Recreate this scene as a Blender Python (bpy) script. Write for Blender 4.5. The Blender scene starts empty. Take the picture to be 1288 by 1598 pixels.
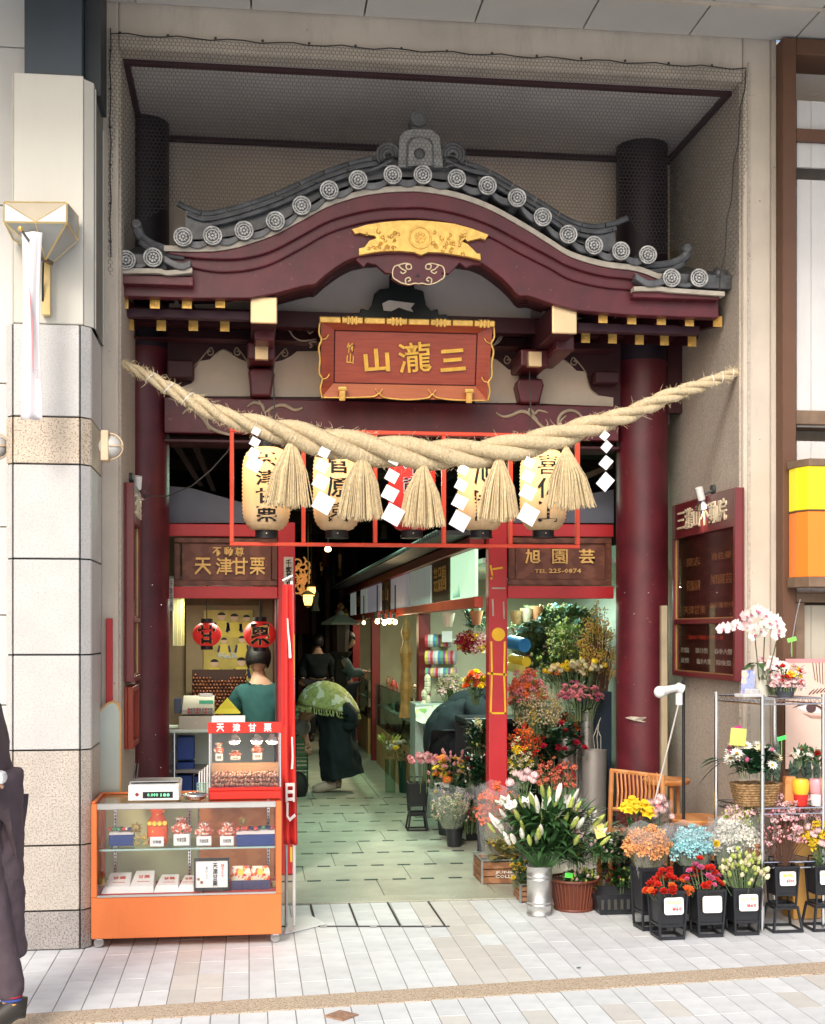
import bpy, bmesh, math, random
from mathutils import Vector, Matrix, Euler
rnd = random.Random(11)
U = rnd.uniform
scene = bpy.context.scene
COL = scene.collection
# ------------------------------------------------------------------ camera
F, CX, HZ, CH, CD = 2050.0, 644.0, 985.0, 1.55, 6.55
YAW = math.atan(256 / F)
SY, CY = math.sin(YAW), math.cos(YAW)
cd = bpy.data.cameras.new('camera')
cam = bpy.data.objects.new('camera', cd); COL.objects.link(cam)
cam.location = (0, -CD, CH); cam.rotation_euler = (math.pi / 2, 0, -YAW)
cd.sensor_fit = 'VERTICAL'; cd.sensor_height = 36; cd.lens = F / 1598 * 36
cd.shift_y = (HZ - 799) / 1598; cd.clip_start = .05; cd.clip_end = 400
scene.camera = cam
# ------------------------------------------------------------------ light
w = bpy.data.worlds.new('World'); scene.world = w; w.use_nodes = True
nt = w.node_tree; bg = nt.nodes['Background']
sky = nt.nodes.new('ShaderNodeTexSky'); sky.sky_type = 'NISHITA'; sky.sun_disc = False
SUN_EL, SUN_AZ = math.radians(38), math.radians(-158)     # azimuth clockwise from +Y; sun behind the camera
sky.sun_elevation = SUN_EL; sky.sun_rotation = SUN_AZ; sky.dust_density = 4; sky.air_density = 1.0
nt.links.new(sky.outputs[0], bg.inputs[0]); bg.inputs[1].default_value = .15
sd = bpy.data.lights.new('sun', 'SUN'); sd.energy = 1.0; sd.angle = math.radians(14); sd.color = (1, .98, .95)
sun = bpy.data.objects.new('sun', sd); COL.objects.link(sun)
sdir = Vector((math.sin(SUN_AZ) * math.cos(SUN_EL), math.cos(SUN_AZ) * math.cos(SUN_EL), math.sin(SUN_EL)))
sun.rotation_euler = sdir.to_track_quat('Z', 'Y').to_euler()
scene.view_settings.view_transform = 'Standard'; scene.view_settings.look = 'None'
scene.view_settings.exposure = 0.6; scene.view_settings.gamma = 1
scene.render.engine = 'CYCLES'
try:
 scene.cycles.max_bounces = 7; scene.cycles.transparent_max_bounces = 16
 scene.cycles.caustics_reflective = False; scene.cycles.caustics_refractive = False
 scene.cycles.sample_clamp_indirect = 4
 scene.cycles.use_denoising = True
except Exception: pass
def at(px, py, Y):
 u, v = (px - CX) / F, (HZ - py) / F
 t = (Y + CD) / (CY - u * SY)
 return Vector(((SY + u * CY) * t, Y, CH + v * t))
def gp(px, py, z=0.0):
 u, v = (px - CX) / F, (HZ - py) / F
 t = (z - CH) / v
 return Vector(((SY + u * CY) * t, -CD + (CY - u * SY) * t, z))
def atx(px, py, X):
 u, v = (px - CX) / F, (HZ - py) / F
 t = X / (SY + u * CY)
 return Vector((X, -CD + (CY - u * SY) * t, CH + v * t))
def ppm(Y): return F / (Y + CD)          # photo pixels per metre (roughly) at depth Y
# ------------------------------------------------------------------ materials
MC = {}
def M(name, col, rough=.6, metal=0., var=.12, sc=6., bump=0., bs=60., spec=.4, emit=0., ecol=None, col2=None,
 thr=None, ssc=120., alpha=None, stretch=None, objr=0., trans=0., dirt=0., wave=None, coat=0.):
 if name in MC: return MC[name]
 m = bpy.data.materials.new(name); m.use_nodes = True; MC[name] = m
 n = m.node_tree; N = n.nodes; L = n.links; b = N['Principled BSDF']
 b.inputs['Roughness'].default_value = rough; b.inputs['Metallic'].default_value = metal
 b.inputs['Specular IOR Level'].default_value = spec
 if coat: b.inputs['Coat Weight'].default_value = coat; b.inputs['Coat Roughness'].default_value = .15
 tc = N.new('ShaderNodeTexCoord'); mp = N.new('ShaderNodeMapping'); L.new(tc.outputs['Object'], mp.inputs[0])
 if stretch: mp.inputs['Scale'].default_value = stretch
 no = N.new('ShaderNodeTexNoise'); no.inputs['Scale'].default_value = sc; no.inputs['Detail'].default_value = 5
 L.new(mp.outputs[0], no.inputs['Vector'])
 src = no.outputs['Fac']
 if wave:
  wv = N.new('ShaderNodeTexWave'); wv.inputs['Scale'].default_value = wave; wv.inputs['Distortion'].default_value = 6
  wv.inputs['Detail'].default_value = 3; L.new(mp.outputs[0], wv.inputs['Vector']); src = wv.outputs['Fac']
 mx = N.new('ShaderNodeMix'); mx.data_type = 'RGBA'
 lo = [c * (1 - var) for c in col]; hi = [min(1, c * (1 + var)) for c in col]
 if col2: lo, hi = list(col), list(col2)
 mx.inputs['A'].default_value = (*lo, 1); mx.inputs['B'].default_value = (*hi, 1)
 mr = N.new('ShaderNodeMapRange'); mr.inputs['From Min'].default_value = .3; mr.inputs['From Max'].default_value = .7
 L.new(src, mr.inputs['Value']); L.new(mr.outputs[0], mx.inputs['Factor'])
 out = mx.outputs['Result']
 def mixin(fac, color, o, blend='MIX'):
  q = N.new('ShaderNodeMix'); q.data_type = 'RGBA'; q.blend_type = blend
  if isinstance(fac, float): q.inputs['Factor'].default_value = fac
  else: L.new(fac, q.inputs['Factor'])
  L.new(o, q.inputs['A'])
  if isinstance(color, tuple): q.inputs['B'].default_value = (*color, 1)
  else: L.new(color, q.inputs['B'])
  return q.outputs['Result']
 if thr:                                    # speckles: list of (threshold, colour, scale)
  for k, (th, c, s2) in enumerate(thr):
   a = N.new('ShaderNodeTexNoise'); a.inputs['Scale'].default_value = s2; a.inputs['Detail'].default_value = 2
   m2 = N.new('ShaderNodeMapping'); m2.inputs['Location'].default_value = (k * 7.3, k * 3.1, 1.7 * k)
   L.new(tc.outputs['Object'], m2.inputs[0]); L.new(m2.outputs[0], a.inputs['Vector'])
   r = N.new('ShaderNodeMapRange'); r.inputs['From Min'].default_value = th; r.inputs['From Max'].default_value = th + .05
   L.new(a.outputs['Fac'], r.inputs['Value']); out = mixin(r.outputs[0], c, out)
 if dirt:
  a = N.new('ShaderNodeTexNoise'); a.inputs['Scale'].default_value = 2.3; a.inputs['Detail'].default_value = 9
  a.inputs['Roughness'].default_value = .7
  m2 = N.new('ShaderNodeMapping'); m2.inputs['Scale'].default_value = (2.2, 2.2, .5); m2.inputs['Location'].default_value = (3, 9, 1)
  L.new(tc.outputs['Object'], m2.inputs[0]); L.new(m2.outputs[0], a.inputs['Vector'])
  r = N.new('ShaderNodeMapRange'); r.inputs['From Min'].default_value = .5; r.inputs['From Max'].default_value = .75
  r.inputs['To Max'].default_value = dirt
  L.new(a.outputs['Fac'], r.inputs['Value']); out = mixin(r.outputs[0], tuple(c * .45 for c in col), out)
 if objr:
  oi = N.new('ShaderNodeObjectInfo'); hs = N.new('ShaderNodeHueSaturation')
  r = N.new('ShaderNodeMapRange'); r.inputs['To Min'].default_value = 1 - objr; r.inputs['To Max'].default_value = 1 + objr
  L.new(oi.outputs['Random'], r.inputs['Value']); L.new(r.outputs[0], hs.inputs['Value']); L.new(out, hs.inputs['Color'])
  out = hs.outputs[0]
 L.new(out, b.inputs['Base Color'])
 if emit:
  b.inputs['Emission Strength'].default_value = emit
  if ecol: b.inputs['Emission Color'].default_value = (*ecol, 1)
  else: L.new(out, b.inputs['Emission Color'])
 if trans: b.inputs['Transmission Weight'].default_value = trans
 if alpha is not None: b.inputs['Alpha'].default_value = alpha
 if bump:
  a = N.new('ShaderNodeTexNoise'); a.inputs['Scale'].default_value = bs; a.inputs['Detail'].default_value = 4
  L.new(mp.outputs[0], a.inputs['Vector'])
  bp = N.new('ShaderNodeBump'); bp.inputs['Strength'].default_value = min(1, bump); bp.inputs['Distance'].default_value = .004
  L.new(a.outputs['Fac'], bp.inputs['Height']); L.new(bp.outputs[0], b.inputs['Normal'])
 return m
def glass(name, tint=(1, 1, 1), refl=.12, rough=.02, haze=0.):
 if name in MC: return MC[name]
 m = bpy.data.materials.new(name); m.use_nodes = True; MC[name] = m
 N = m.node_tree.nodes; L = m.node_tree.links; N.clear()
 o = N.new('ShaderNodeOutputMaterial'); t = N.new('ShaderNodeBsdfTransparent'); t.inputs[0].default_value = (*tint, 1)
 g = N.new('ShaderNodeBsdfGlossy'); g.inputs['Roughness'].default_value = rough
 lw = N.new('ShaderNodeLayerWeight'); lw.inputs[0].default_value = .5
 pw = N.new('ShaderNodeMath'); pw.operation = 'POWER'; pw.inputs[1].default_value = 4; L.new(lw.outputs['Facing'], pw.inputs[0])
 f = N.new('ShaderNodeMapRange'); f.inputs['To Min'].default_value = .04; f.inputs['To Max'].default_value = .7; L.new(pw.outputs[0], f.inputs['Value'])
 mx = N.new('ShaderNodeMixShader'); L.new(f.outputs[0], mx.inputs[0]); L.new(t.outputs[0], mx.inputs[1]); L.new(g.outputs[0], mx.inputs[2])
 last = mx.outputs[0]
 if haze:
  d = N.new('ShaderNodeBsdfDiffuse'); d.inputs[0].default_value = (.85, .88, .9, 1)
  m2 = N.new('ShaderNodeMixShader'); m2.inputs[0].default_value = haze
  L.new(last, m2.inputs[1]); L.new(d.outputs[0], m2.inputs[2]); last = m2.outputs[0]
 L.new(last, o.inputs[0]); return m
# ------------------------------------------------------------------ mesh builder
def rootloc(p):
 v = Vector((0, 0, 0))
 while p is not None: v += p.location; p = p.parent
 return v
def spl(pts, n=8, closed=False):
 P = [Vector(p) for p in pts]; out = []; m = len(P)
 rng = range(m if closed else m - 1)
 for i in rng:
  if closed: a, b, c, d = P[i - 1], P[i], P[(i + 1) % m], P[(i + 2) % m]
  else: a, b, c, d = P[max(0, i - 1)], P[i], P[i + 1], P[min(m - 1, i + 2)]
  for k in range(n):
   t = k / n
   out.append(.5 * ((2 * b) + (c - a) * t + (2 * a - 5 * b + 4 * c - d) * t * t + (3 * b - a - 3 * c + d) * t ** 3))
 if not closed: out.append(P[-1])
 return out
class MB:
 def __init__(s): s.v = []; s.f = []; s.m = []; s.mi = 0
 def add(s, vs, fs):
  n = len(s.v); s.v += [tuple(v) for v in vs]; s.f += [tuple(i + n for i in f) for f in fs]; s.m += [s.mi] * len(fs); return s
 def box(s, x0, x1, y0, y1, z0, z1):
  return s.add([(x, y, z) for x in (x0, x1) for y in (y0, y1) for z in (z0, z1)],
     [(0, 1, 3, 2), (4, 6, 7, 5), (0, 4, 5, 1), (2, 3, 7, 6), (0, 2, 6, 4), (1, 5, 7, 3)])
 def cbox(s, c, d, rz=0.):
  n = len(s.v); s.box(-d[0] / 2, d[0] / 2, -d[1] / 2, d[1] / 2, -d[2] / 2, d[2] / 2)
  Mx = Matrix.Translation(c) @ (rz if isinstance(rz, Matrix) else Matrix.Rotation(rz, 4, 'Z'))
  for i in range(n, len(s.v)): s.v[i] = tuple(Mx @ Vector(s.v[i]))
  return s
 def poly(s, pts): return s.add(pts, [tuple(range(len(pts)))])
 def prism(s, pts, y0, y1):
  n = len(pts)
  return s.add([(p[0], y0, p[1]) for p in pts] + [(p[0], y1, p[1]) for p in pts],
     [tuple(range(n)), tuple(range(2 * n - 1, n - 1, -1))] + [(i, (i + 1) % n, (i + 1) % n + n, i + n) for i in range(n)])
 def zprism(s, pts, z0, z1):
  n = len(pts)
  return s.add([(p[0], p[1], z0) for p in pts] + [(p[0], p[1], z1) for p in pts],
     [tuple(range(n)), tuple(range(2 * n - 1, n - 1, -1))] + [(i, (i + 1) % n, (i + 1) % n + n, i + n) for i in range(n)])
 def strip(s, top, bot, y0, y1):
  n = len(top); vs = []
  for a, b in zip(top, bot): vs += [(a[0], y0, a[1]), (b[0], y0, b[1]), (b[0], y1, b[1]), (a[0], y1, a[1])]
  fs = []
  for i in range(n - 1):
   q = 4 * i
   for j in range(4): fs.append((q + j, q + (j + 1) % 4, q + 4 + (j + 1) % 4, q + 4 + j))
  fs += [(0, 1, 2, 3), (4 * n - 1, 4 * n - 2, 4 * n - 3, 4 * n - 4)]
  return s.add(vs, fs)
 def tube(s, path, r, n=6, cap=True, flat=None):
  P = [Vector(p) for p in path]; m = len(P)
  rr = r if isinstance(r, (list, tuple)) else [r] * m
  vs = []; up = None
  for i in range(m):
   t = (P[min(i + 1, m - 1)] - P[max(i - 1, 0)])
   if t.length < 1e-9: t = Vector((0, 0, 1))
   t.normalize()
   if up is None: up = Vector((0, 1, 0)) if abs(t.y) < .9 else Vector((1, 0, 0))
   a = up - t * up.dot(t)
   if a.length < 1e-6: a = t.orthogonal()
   a.normalize(); up = a; b = t.cross(a)
   for k in range(n):
    an = 2 * math.pi * k / n
    vs.append(P[i] + (a * math.cos(an) * (flat or 1) + b * math.sin(an)) * rr[i])
  fs = [(i * n + k, i * n + (k + 1) % n, (i + 1) * n + (k + 1) % n, (i + 1) * n + k) for i in range(m - 1) for k in range(n)]
  if cap: fs += [tuple(range(n - 1, -1, -1)), tuple((m - 1) * n + k for k in range(n))]
  return s.add(vs, fs)
 def lathe(s, prof, c=(0, 0, 0), n=16, sx=1., sy=1., a0=0.):
  vs = []; m = len(prof)
  for r, z in prof:
   for k in range(n):
    a = a0 + 2 * math.pi * k / n; vs.append((c[0] + r * sx * math.cos(a), c[1] + r * sy * math.sin(a), c[2] + z))
  fs = [(i * n + k, i * n + (k + 1) % n, (i + 1) * n + (k + 1) % n, (i + 1) * n + k) for i in range(m - 1) for k in range(n)]
  if prof[0][0] > 1e-6: fs.append(tuple(range(n - 1, -1, -1)))
  if prof[-1][0] > 1e-6: fs.append(tuple((m - 1) * n + k for k in range(n)))
  return s.add(vs, fs)
 def ylathe(s, prof, c, n=20):
  """profile (r, y) turned about the Y axis: a face looking at the street"""
  k0 = len(s.v); s.lathe([(r, 0) for r, y in prof], (0, 0, 0), n)
  i = k0
  for r, y in prof:
   for k in range(n):
    x, yy, z = s.v[i]; s.v[i] = (c[0] + x, c[1] + y, c[2] + yy); i += 1
  return s
 def ball(s, c, r, n=8, m=5):
  r = r if isinstance(r, (list, tuple)) else (r, r, r)
  vs = [(c[0], c[1], c[2] + r[2])]
  for i in range(1, m):
   p = math.pi * i / m
   for k in range(n):
    a = 2 * math.pi * k / n; vs.append((c[0] + r[0] * math.sin(p) * math.cos(a), c[1] + r[1] * math.sin(p) * math.sin(a), c[2] + r[2] * math.cos(p)))
  vs.append((c[0], c[1], c[2] - r[2])); L = len(vs) - 1
  fs = [(0, 1 + k, 1 + (k + 1) % n) for k in range(n)]
  for i in range(m - 2):
   for k in range(n): fs.append((1 + i * n + k, 1 + (i + 1) * n + k, 1 + (i + 1) * n + (k + 1) % n, 1 + i * n + (k + 1) % n))
  fs += [(L, 1 + (m - 2) * n + (k + 1) % n, 1 + (m - 2) * n + k) for k in range(n)]
  return s.add(vs, fs)
 def xf(s, Mx, i0=0):
  for i in range(i0, len(s.v)): s.v[i] = tuple(Mx @ Vector(s.v[i]))
  return s
 def mesh(s, name, mats, smooth=False, org=Vector((0, 0, 0)), fix=True):
  me = bpy.data.meshes.new(name)
  me.from_pydata([(v[0] - org[0], v[1] - org[1], v[2] - org[2]) for v in s.v], [], s.f)
  for m in (mats if isinstance(mats, (list, tuple)) else [mats]): me.materials.append(m)
  if any(s.m): me.polygons.foreach_set('material_index', s.m)
  if fix and len(s.f) < 60000:
   bm = bmesh.new(); bm.from_mesh(me); bmesh.ops.recalc_face_normals(bm, faces=bm.faces); bm.to_mesh(me); bm.free()
  if smooth:
   if smooth is True: me.polygons.foreach_set('use_smooth', [True] * len(me.polygons))
   else: me.polygons.foreach_set('use_smooth', [True] * len(me.polygons)); me.set_sharp_from_angle(angle=math.radians(40))
  me.update(); return me
 def build(s, name, mats, parent=None, bev=0., smooth=False, fix=True, **props):
  org = rootloc(parent)
  o = bpy.data.objects.new(name, s.mesh(name, mats, smooth, org, fix)); COL.objects.link(o); o.parent = parent
  if bev:
   b = o.modifiers.new('bevel', 'BEVEL'); b.width = bev; b.segments = 2 if bev > .004 else 1; b.limit_method = 'ANGLE'; b.angle_limit = math.radians(50)
  for k, v in props.items(): o[k] = v
  return o
def thing(name, label, cat, loc=(0, 0, 0), group=None):
 o = bpy.data.objects.new(name, None); COL.objects.link(o); o.location = loc; o.empty_display_size = .1
 o['label'] = label; o['category'] = cat
 if group: o['group'] = group
 return o
def tag(o, label, cat, group=None):
 o['label'] = label; o['category'] = cat
 if group: o['group'] = group
 return o
def inst(me, name, parent, loc, rot=(0, 0, 0), sc=1., world=True, **props):
 o = bpy.data.objects.new(name, me); COL.objects.link(o); o.parent = parent
 o.location = Vector(loc) - (rootloc(parent) if world else Vector((0, 0, 0)))
 o.rotation_euler = rot; o.scale = (sc, sc, sc) if isinstance(sc, (int, float)) else sc
 for k, v in props.items(): o[k] = v
 return o
def kids(o): return [c for c in bpy.data.objects if c.parent == o]
def copytree(o, children, loc, label, group=None, rz=None, sc=None):
 """copy of a thing, its parts and their sub-parts (children: dict parent -> list)"""
 def rec(a, par):
  c = a.copy(); COL.objects.link(c); c.parent = par
  for ch in children.get(a, []): rec(ch, c)
  return c
 r = rec(o, None); r.location = loc; r['label'] = label
 if group: r['group'] = group
 if rz is not None: r.rotation_euler.z = rz
 if sc is not None: r.scale = (sc, sc, sc)
 return r
def childmap(o):
 d = {}
 for c in bpy.data.objects:
  if c.parent: d.setdefault(c.parent, []).append(c)
 return d
_tx = {}
def txtmesh(s, mat, depth=.002, bold=.0, vertical=False, wide=None, height=None, res=1, ls=.95):
 if any(q in '瀧園院動喜慶願尊祭' for q in s): bold = min(bold, .007)
 c = bpy.data.curves.new('writing', 'FONT'); c.body = '\n'.join(s) if vertical else s
 c.extrude = .5; c.offset = bold; c.resolution_u = res; c.align_x = 'CENTER'; c.space_line = ls
 o = bpy.data.objects.new('writing', c); COL.objects.link(o)
 me = bpy.data.meshes.new_from_object(o.evaluated_get(bpy.context.evaluated_depsgraph_get()))
 bpy.data.objects.remove(o); bpy.data.curves.remove(c)
 xs = [v.co.x for v in me.vertices]; ys = [v.co.y for v in me.vertices]
 x0, x1, y0, y1 = min(xs), max(xs), min(ys), max(ys)
 sx = wide / (x1 - x0) if wide else None; sy = height / (y1 - y0) if height else None
 sx = sx or sy; sy = sy or sx
 for v in me.vertices:
  x, y, z = v.co; v.co = ((x - (x0 + x1) / 2) * sx, -z * depth, (y - (y0 + y1) / 2) * sy)
 me.materials.clear(); me.materials.append(mat); return me
def text(s, name, mat, parent, loc, wide=None, height=None, rot=(0, 0, 0), **k):
 """writing that stands upright facing -Y, its centre at loc"""
 me = txtmesh(s, mat, wide=wide, height=height, **k); me.name = name
 return inst(me, name, parent, loc, rot)
def textpx(s, name, mat, parent, x0, y0, x1, y1, Y, **k):
 a, b = at(x0, y0, Y), at(x1, y1, Y)
 return text(s, name, mat, parent, (a + b) / 2, wide=b.x - a.x, height=a.z - b.z, **k)
def pxs(pts, Y): return [((q := at(p[0], p[1], Y)).x, q.z) for p in pts]
YF, YB = .5, 1.75
XL, XR = at(185, 600, YF).x, at(1160, 600, YF).x
cream = M('cream wall paint', (.56, .49, .40), .75, var=.10, sc=3, bump=.5, bs=90, dirt=.5, thr=[(.72, (.30, .22, .15), 28)])
roughcast = M('rough cast plaster', (.48, .42, .35), .9, var=.16, sc=60, bump=1, bs=160, thr=[(.66, (.22, .18, .15), 70)], dirt=.3)
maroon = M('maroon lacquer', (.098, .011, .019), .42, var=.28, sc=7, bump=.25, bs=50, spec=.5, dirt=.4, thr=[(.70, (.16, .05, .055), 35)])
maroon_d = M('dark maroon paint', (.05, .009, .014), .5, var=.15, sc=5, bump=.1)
gold = M('gold leaf', (.83, .52, .14), .38, metal=.55, var=.2, sc=30, bump=.5, bs=130)
goldpale = M('pale brass plate', (.72, .53, .3), .35, metal=.6, var=.08, sc=8, bump=.15)
tile = M('grey roof tile', (.088, .093, .10), .42, var=.45, sc=16, bump=.4, bs=70, spec=.6, dirt=.3)
tile_l = M('pale tile relief', (.52, .52, .50), .6, var=.4, sc=30, bump=.5, bs=120)
black = M('black paint', (.012, .012, .014), .45)
white = M('white paint', (.8, .8, .78), .45, var=.03)
red = M('vermilion paint', (.58, .030, .026), .45, var=.1, sc=5, dirt=.2)
redor = M('orange red paint', (.72, .075, .035), .45, var=.08)
chrome = M('chrome', (.72, .73, .74), .22, metal=1, var=.05)
steel = M('dull steel', (.5, .5, .5), .35, metal=.9, var=.1)
# ---- ground
grout = M('ground mortar', (.27, .26, .24), .9, bump=.4)
pave = M('white paving tile', (.68, .70, .71), .6, var=.08, sc=9, bump=.25, bs=200, objr=.07, thr=[(.70, (.42, .42, .42), 160), (.72, (.5, .49, .47), 9)], dirt=.25)
pave2 = M('beige paving tile', (.63, .61, .57), .6, var=.05, sc=9, bump=.25, bs=200, objr=.07, thr=[(.70, (.45, .42, .38), 160)], dirt=.15)
arcf = M('green grey granite tile', (.43, .44, .35), .38, var=.14, sc=5, bump=.15, bs=150, objr=.06, thr=[(.6, (.26, .29, .25), 110), (.66, (.55, .57, .5), 140)])
g = MB(); g.box(-30, 30, -40, .93, -.3, -.0045); g.build('pavement', grout, kind='structure')
pav = bpy.data.objects['pavement']
g = MB(); g.box(-30, 30, .93, 40, -.3, -.0035); arc = g.build('arcade_floor', grout, kind='structure')
def tilemesh(w, l, h, mat, name='paving_tile', b=.004):
 m = MB(); m.add([(-w/2, -l/2, 0), (w/2, -l/2, 0), (w/2, l/2, 0), (-w/2, l/2, 0), (-w/2+b, -l/2+b, h), (w/2-b, -l/2+b, h), (w/2-b, l/2-b, h), (-w/2+b, l/2-b, h)],
     [(4, 5, 6, 7), (0, 1, 5, 4), (1, 2, 6, 5), (2, 3, 7, 6), (3, 0, 4, 7)]); return m.mesh(name, mat)
# paving tiles run slightly askew, parallel to the speckled kerb strip
K0, K1 = gp(20, 1594), gp(1288, 1510)
kdir = (K1 - K0); kang = math.atan2(kdir.y, kdir.x); kn = Vector((-math.sin(kang), math.cos(kang), 0)); kd = Vector((math.cos(kang), math.sin(kang), 0))
TW, TL = .114, .232
skew = Vector((.0, 1, 0))
meA, meB = tilemesh(TW - .0025, TL - .0015, .0175, pave, b=.0013), tilemesh(TW - .0015, TL - .0015, .0175, pave2, b=.0013)
def edge(x): return K0.y + (x - K0.x) * math.tan(kang)
ncol = 0
MH = (gp(436, 1410), gp(702, 1446))
for i in range(-18, 29):
 x = i * TW + .06; off = (i % 2) * TL / 2 * .0
 y0 = edge(x) + .092; y = y0 + TL * .5; j = 0
 while y - TL / 2 < .93:
  top = min(y + TL / 2, .925); bot = y - TL / 2
  if top - bot > .03 and not (x < -.78 and y > -.02):
   me = meB if (i in (-3, -2, 8, 9, 10) or (i > 14 and rnd.random() < .06)) and rnd.random() < .9 else meA
   cy = (top + bot) / 2
   inst(me, 'paving_tile', pav, (x, cy, -.02 + U(-.001, .0012)), sc=(1, (top - bot) / TL, 1))
  y += TL; j += 1
for i in range(-18, 29):
 x = i * TW + .02
 for j in range(4):
  y = edge(x) - .092 - TL * .5 - j * TL
  if y - TL / 2 > -1.9: inst(meB if rnd.random() < .12 else meA, 'paving_tile', pav, (x, y, -.02 + U(-.001, .0012)))
# beyond what is shown: plain sheet of the same paving towards the street
g = MB(); g.box(-30, 30, -40, -1.9, -.019, -.002); g.build('street_paving', pave, kind='structure')
kerb = M('speckled gravel strip', (.55, .45, .33), .85, var=.1, sc=30, bump=1, bs=220, thr=[(.55, (.33, .2, .12), 130), (.62, (.75, .7, .6), 170)])
g = MB(); a, b = K0 - kd * 3, K1 + kd * 3
g.add([tuple(a + kn * .09 + Vector((0, 0, z))) for z in (-.02, .002)] + [tuple(a - kn * .09 + Vector((0, 0, z))) for z in (-.02, .002)] +
 [tuple(b + kn * .09 + Vector((0, 0, z))) for z in (-.02, .002)] + [tuple(b - kn * .09 + Vector((0, 0, z))) for z in (-.02, .002)],
 [(0, 1, 3, 2), (4, 6, 7, 5), (1, 5, 7, 3), (0, 4, 5, 1), (2, 3, 7, 6)])
g.build('kerb_strip', kerb, kind='structure')
# drain cover row set in the pavement: dark frame lines
dk = M('dark iron', (.05, .05, .045), .6, bump=.4)
dc = thing('manhole_cover', 'long paved drain cover with dark iron joints set before the green arcade floor', 'drain cover', gp(570, 1430))
p0, p1 = gp(440, 1446), gp(702, 1446); yt = gp(570, 1410).y
for px in (493, 558, 624, 694):
 q = gp(px, 1444); q2 = gp(px - (px - 388) * .075, 1411)
 g = MB(); g.tube([(q.x, q.y, .001), (q2.x, yt, .001)], .006, 4); g.build('frame_bar', dk, dc)
g = MB(); g.tube([(p0.x, p0.y, .001), (p1.x, p1.y, .001)], .0045, 4); g.build('frame_rim', dk, dc)
for px in (505, 583, 668):
 g = MB(); q = gp(px, 1447); g.cbox((q.x, q.y, .003), (.035, .012, .006)); g.build('lifting_lug', steel, dc)
dm = gp(533, 1585)
g = MB(); g.lathe([(.07, -.002), (.07, .004), (.0, .004)], (dm.x, dm.y, 0), 4, a0=0)
tag(g.build('marker_stone', M('brown marker', (.34, .2, .13), .8, var=.3, sc=60)), 'small brown diamond marker stone set in the pavement near the kerb strip', 'marker')
# arcade floor: first smooth band, then offset slabs with short dark inserts
g = MB(); g.box(-1.2, 3.5, .94, 1.10, -.016, .004); g.build('threshold_strip', arcf, arc, bev=.003)
rows = [1388, 1362, 1341.5, 1323, 1309, 1293.5, 1278.5, 1264]
ys = [gp(560, r).y for r in rows]
dash = M('black rubber insert', (.02, .045, .04), .6)
st = (ys[-1] - ys[0]) / (len(ys) - 1)
SL = .66
slab1 = tilemesh(SL - .003, st - .003, .018, arcf, 'floor_tile', .002); md = MB(); md.box(-.042, .042, -.017, .017, 0, .0035); dm_ = md.mesh('dark_insert', dash)
y = 1.103; k = 0
while y < 5.4:
 off = (k % 3) * .22
 for i in range(-4, 7):
  x = i * SL + off - .2
  if -1.7 < x < 3.6: inst(slab1, 'floor_tile', arc, (x, y + st / 2, -.016 + U(-.0006, .0008)))
 for i in range(-2, 10):
  x = i * .177 + (k % 2) * .088 + .05
  if .15 < x < 1.75: inst(dm_, 'dark_insert', arc, (x, y + st, .0005))
 y += st; k += 1
y1 = y
bigt = tilemesh(.60, 1.194, .018, arcf, 'floor_tile', .003)
while y < 16:
 for i in range(-1, 3): inst(bigt, 'floor_tile', arc, (i * .604 + .3, y + .6, -.016 + U(-.0004, .0006)))
 y += 1.2
# ---- niche in the facade: a concrete frame with side walls, ceiling and back wall
ZC = at(675, 100, YF).z; ZS = at(675, 34, YF).z
nw = thing('facade_frame', 'cream plastered concrete frame of the building around the shrine gate recess', 'building', (0, YF, 0))
XLo, XRo = at(157, 600, YF).x, at(1204, 600, YF).x
g = MB(); g.box(XLo, XL, YF, YB + .3, 0, ZS + .2); g.build('left_pier', cream, nw, bev=.01)
g = MB(); g.box(XR, XRo, YF, YB + .3, 0, ZS + .2); g.build('right_pier', cream, nw, bev=.012)
g = MB(); g.box(XL + .001, XR - .001, YF + .002, YF + .14, ZC, ZS + .2); g.build('header', cream, nw, bev=.01)
g = MB(); g.box(XR + .025, XR + .04, YF - .006, YF, 0, ZS - .13); g.build('corner_bead', roughcast, nw)
# rough plaster on the reveals
g = MB(); g.box(XL, XL + .012, YF + .03, YB, 0, ZC - .002); g.build('left_reveal', roughcast, nw)
g = MB(); g.box(XR - .012, XR, YF + .03, YB, 0, ZC - .002); g.build('right_reveal', roughcast, nw)
soff = M('recess ceiling board', (.62, .57, .52), .8, var=.06, sc=3, dirt=.2)
g = MB(); g.box(XL, XR, YF + .14, YB + .3, ZC + .001, ZC + .06); g.build('recess_ceiling', soff, nw)
bw = M('recess back plaster', (.72, .61, .52), .8, var=.06, sc=3, dirt=.2)
g = MB(); g.box(XL + .013, XR - .013, YB, YB + .12, 2.9, ZC); g.build('back_wall', bw, nw)
trim = M('plum trim paint', (.05, .014, .022), .5)
for nm, b in (('front_trim', (XL + .012, XR - .012, YF + .14, YF + .17, ZC - .026, ZC)), ('back_trim', (XL + .012, XR - .012, YB - .04, YB - .001, ZC - .03, ZC)),
   ('side_trim', (XL + .012, XL + .045, YF + .17, YB - .04, ZC - .024, ZC)), ('side_trim', (XR - .045, XR - .012, YF + .17, YB - .04, ZC - .024, ZC))):
 g = MB(); g.box(*b); g.build(nm, trim, nw)
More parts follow.
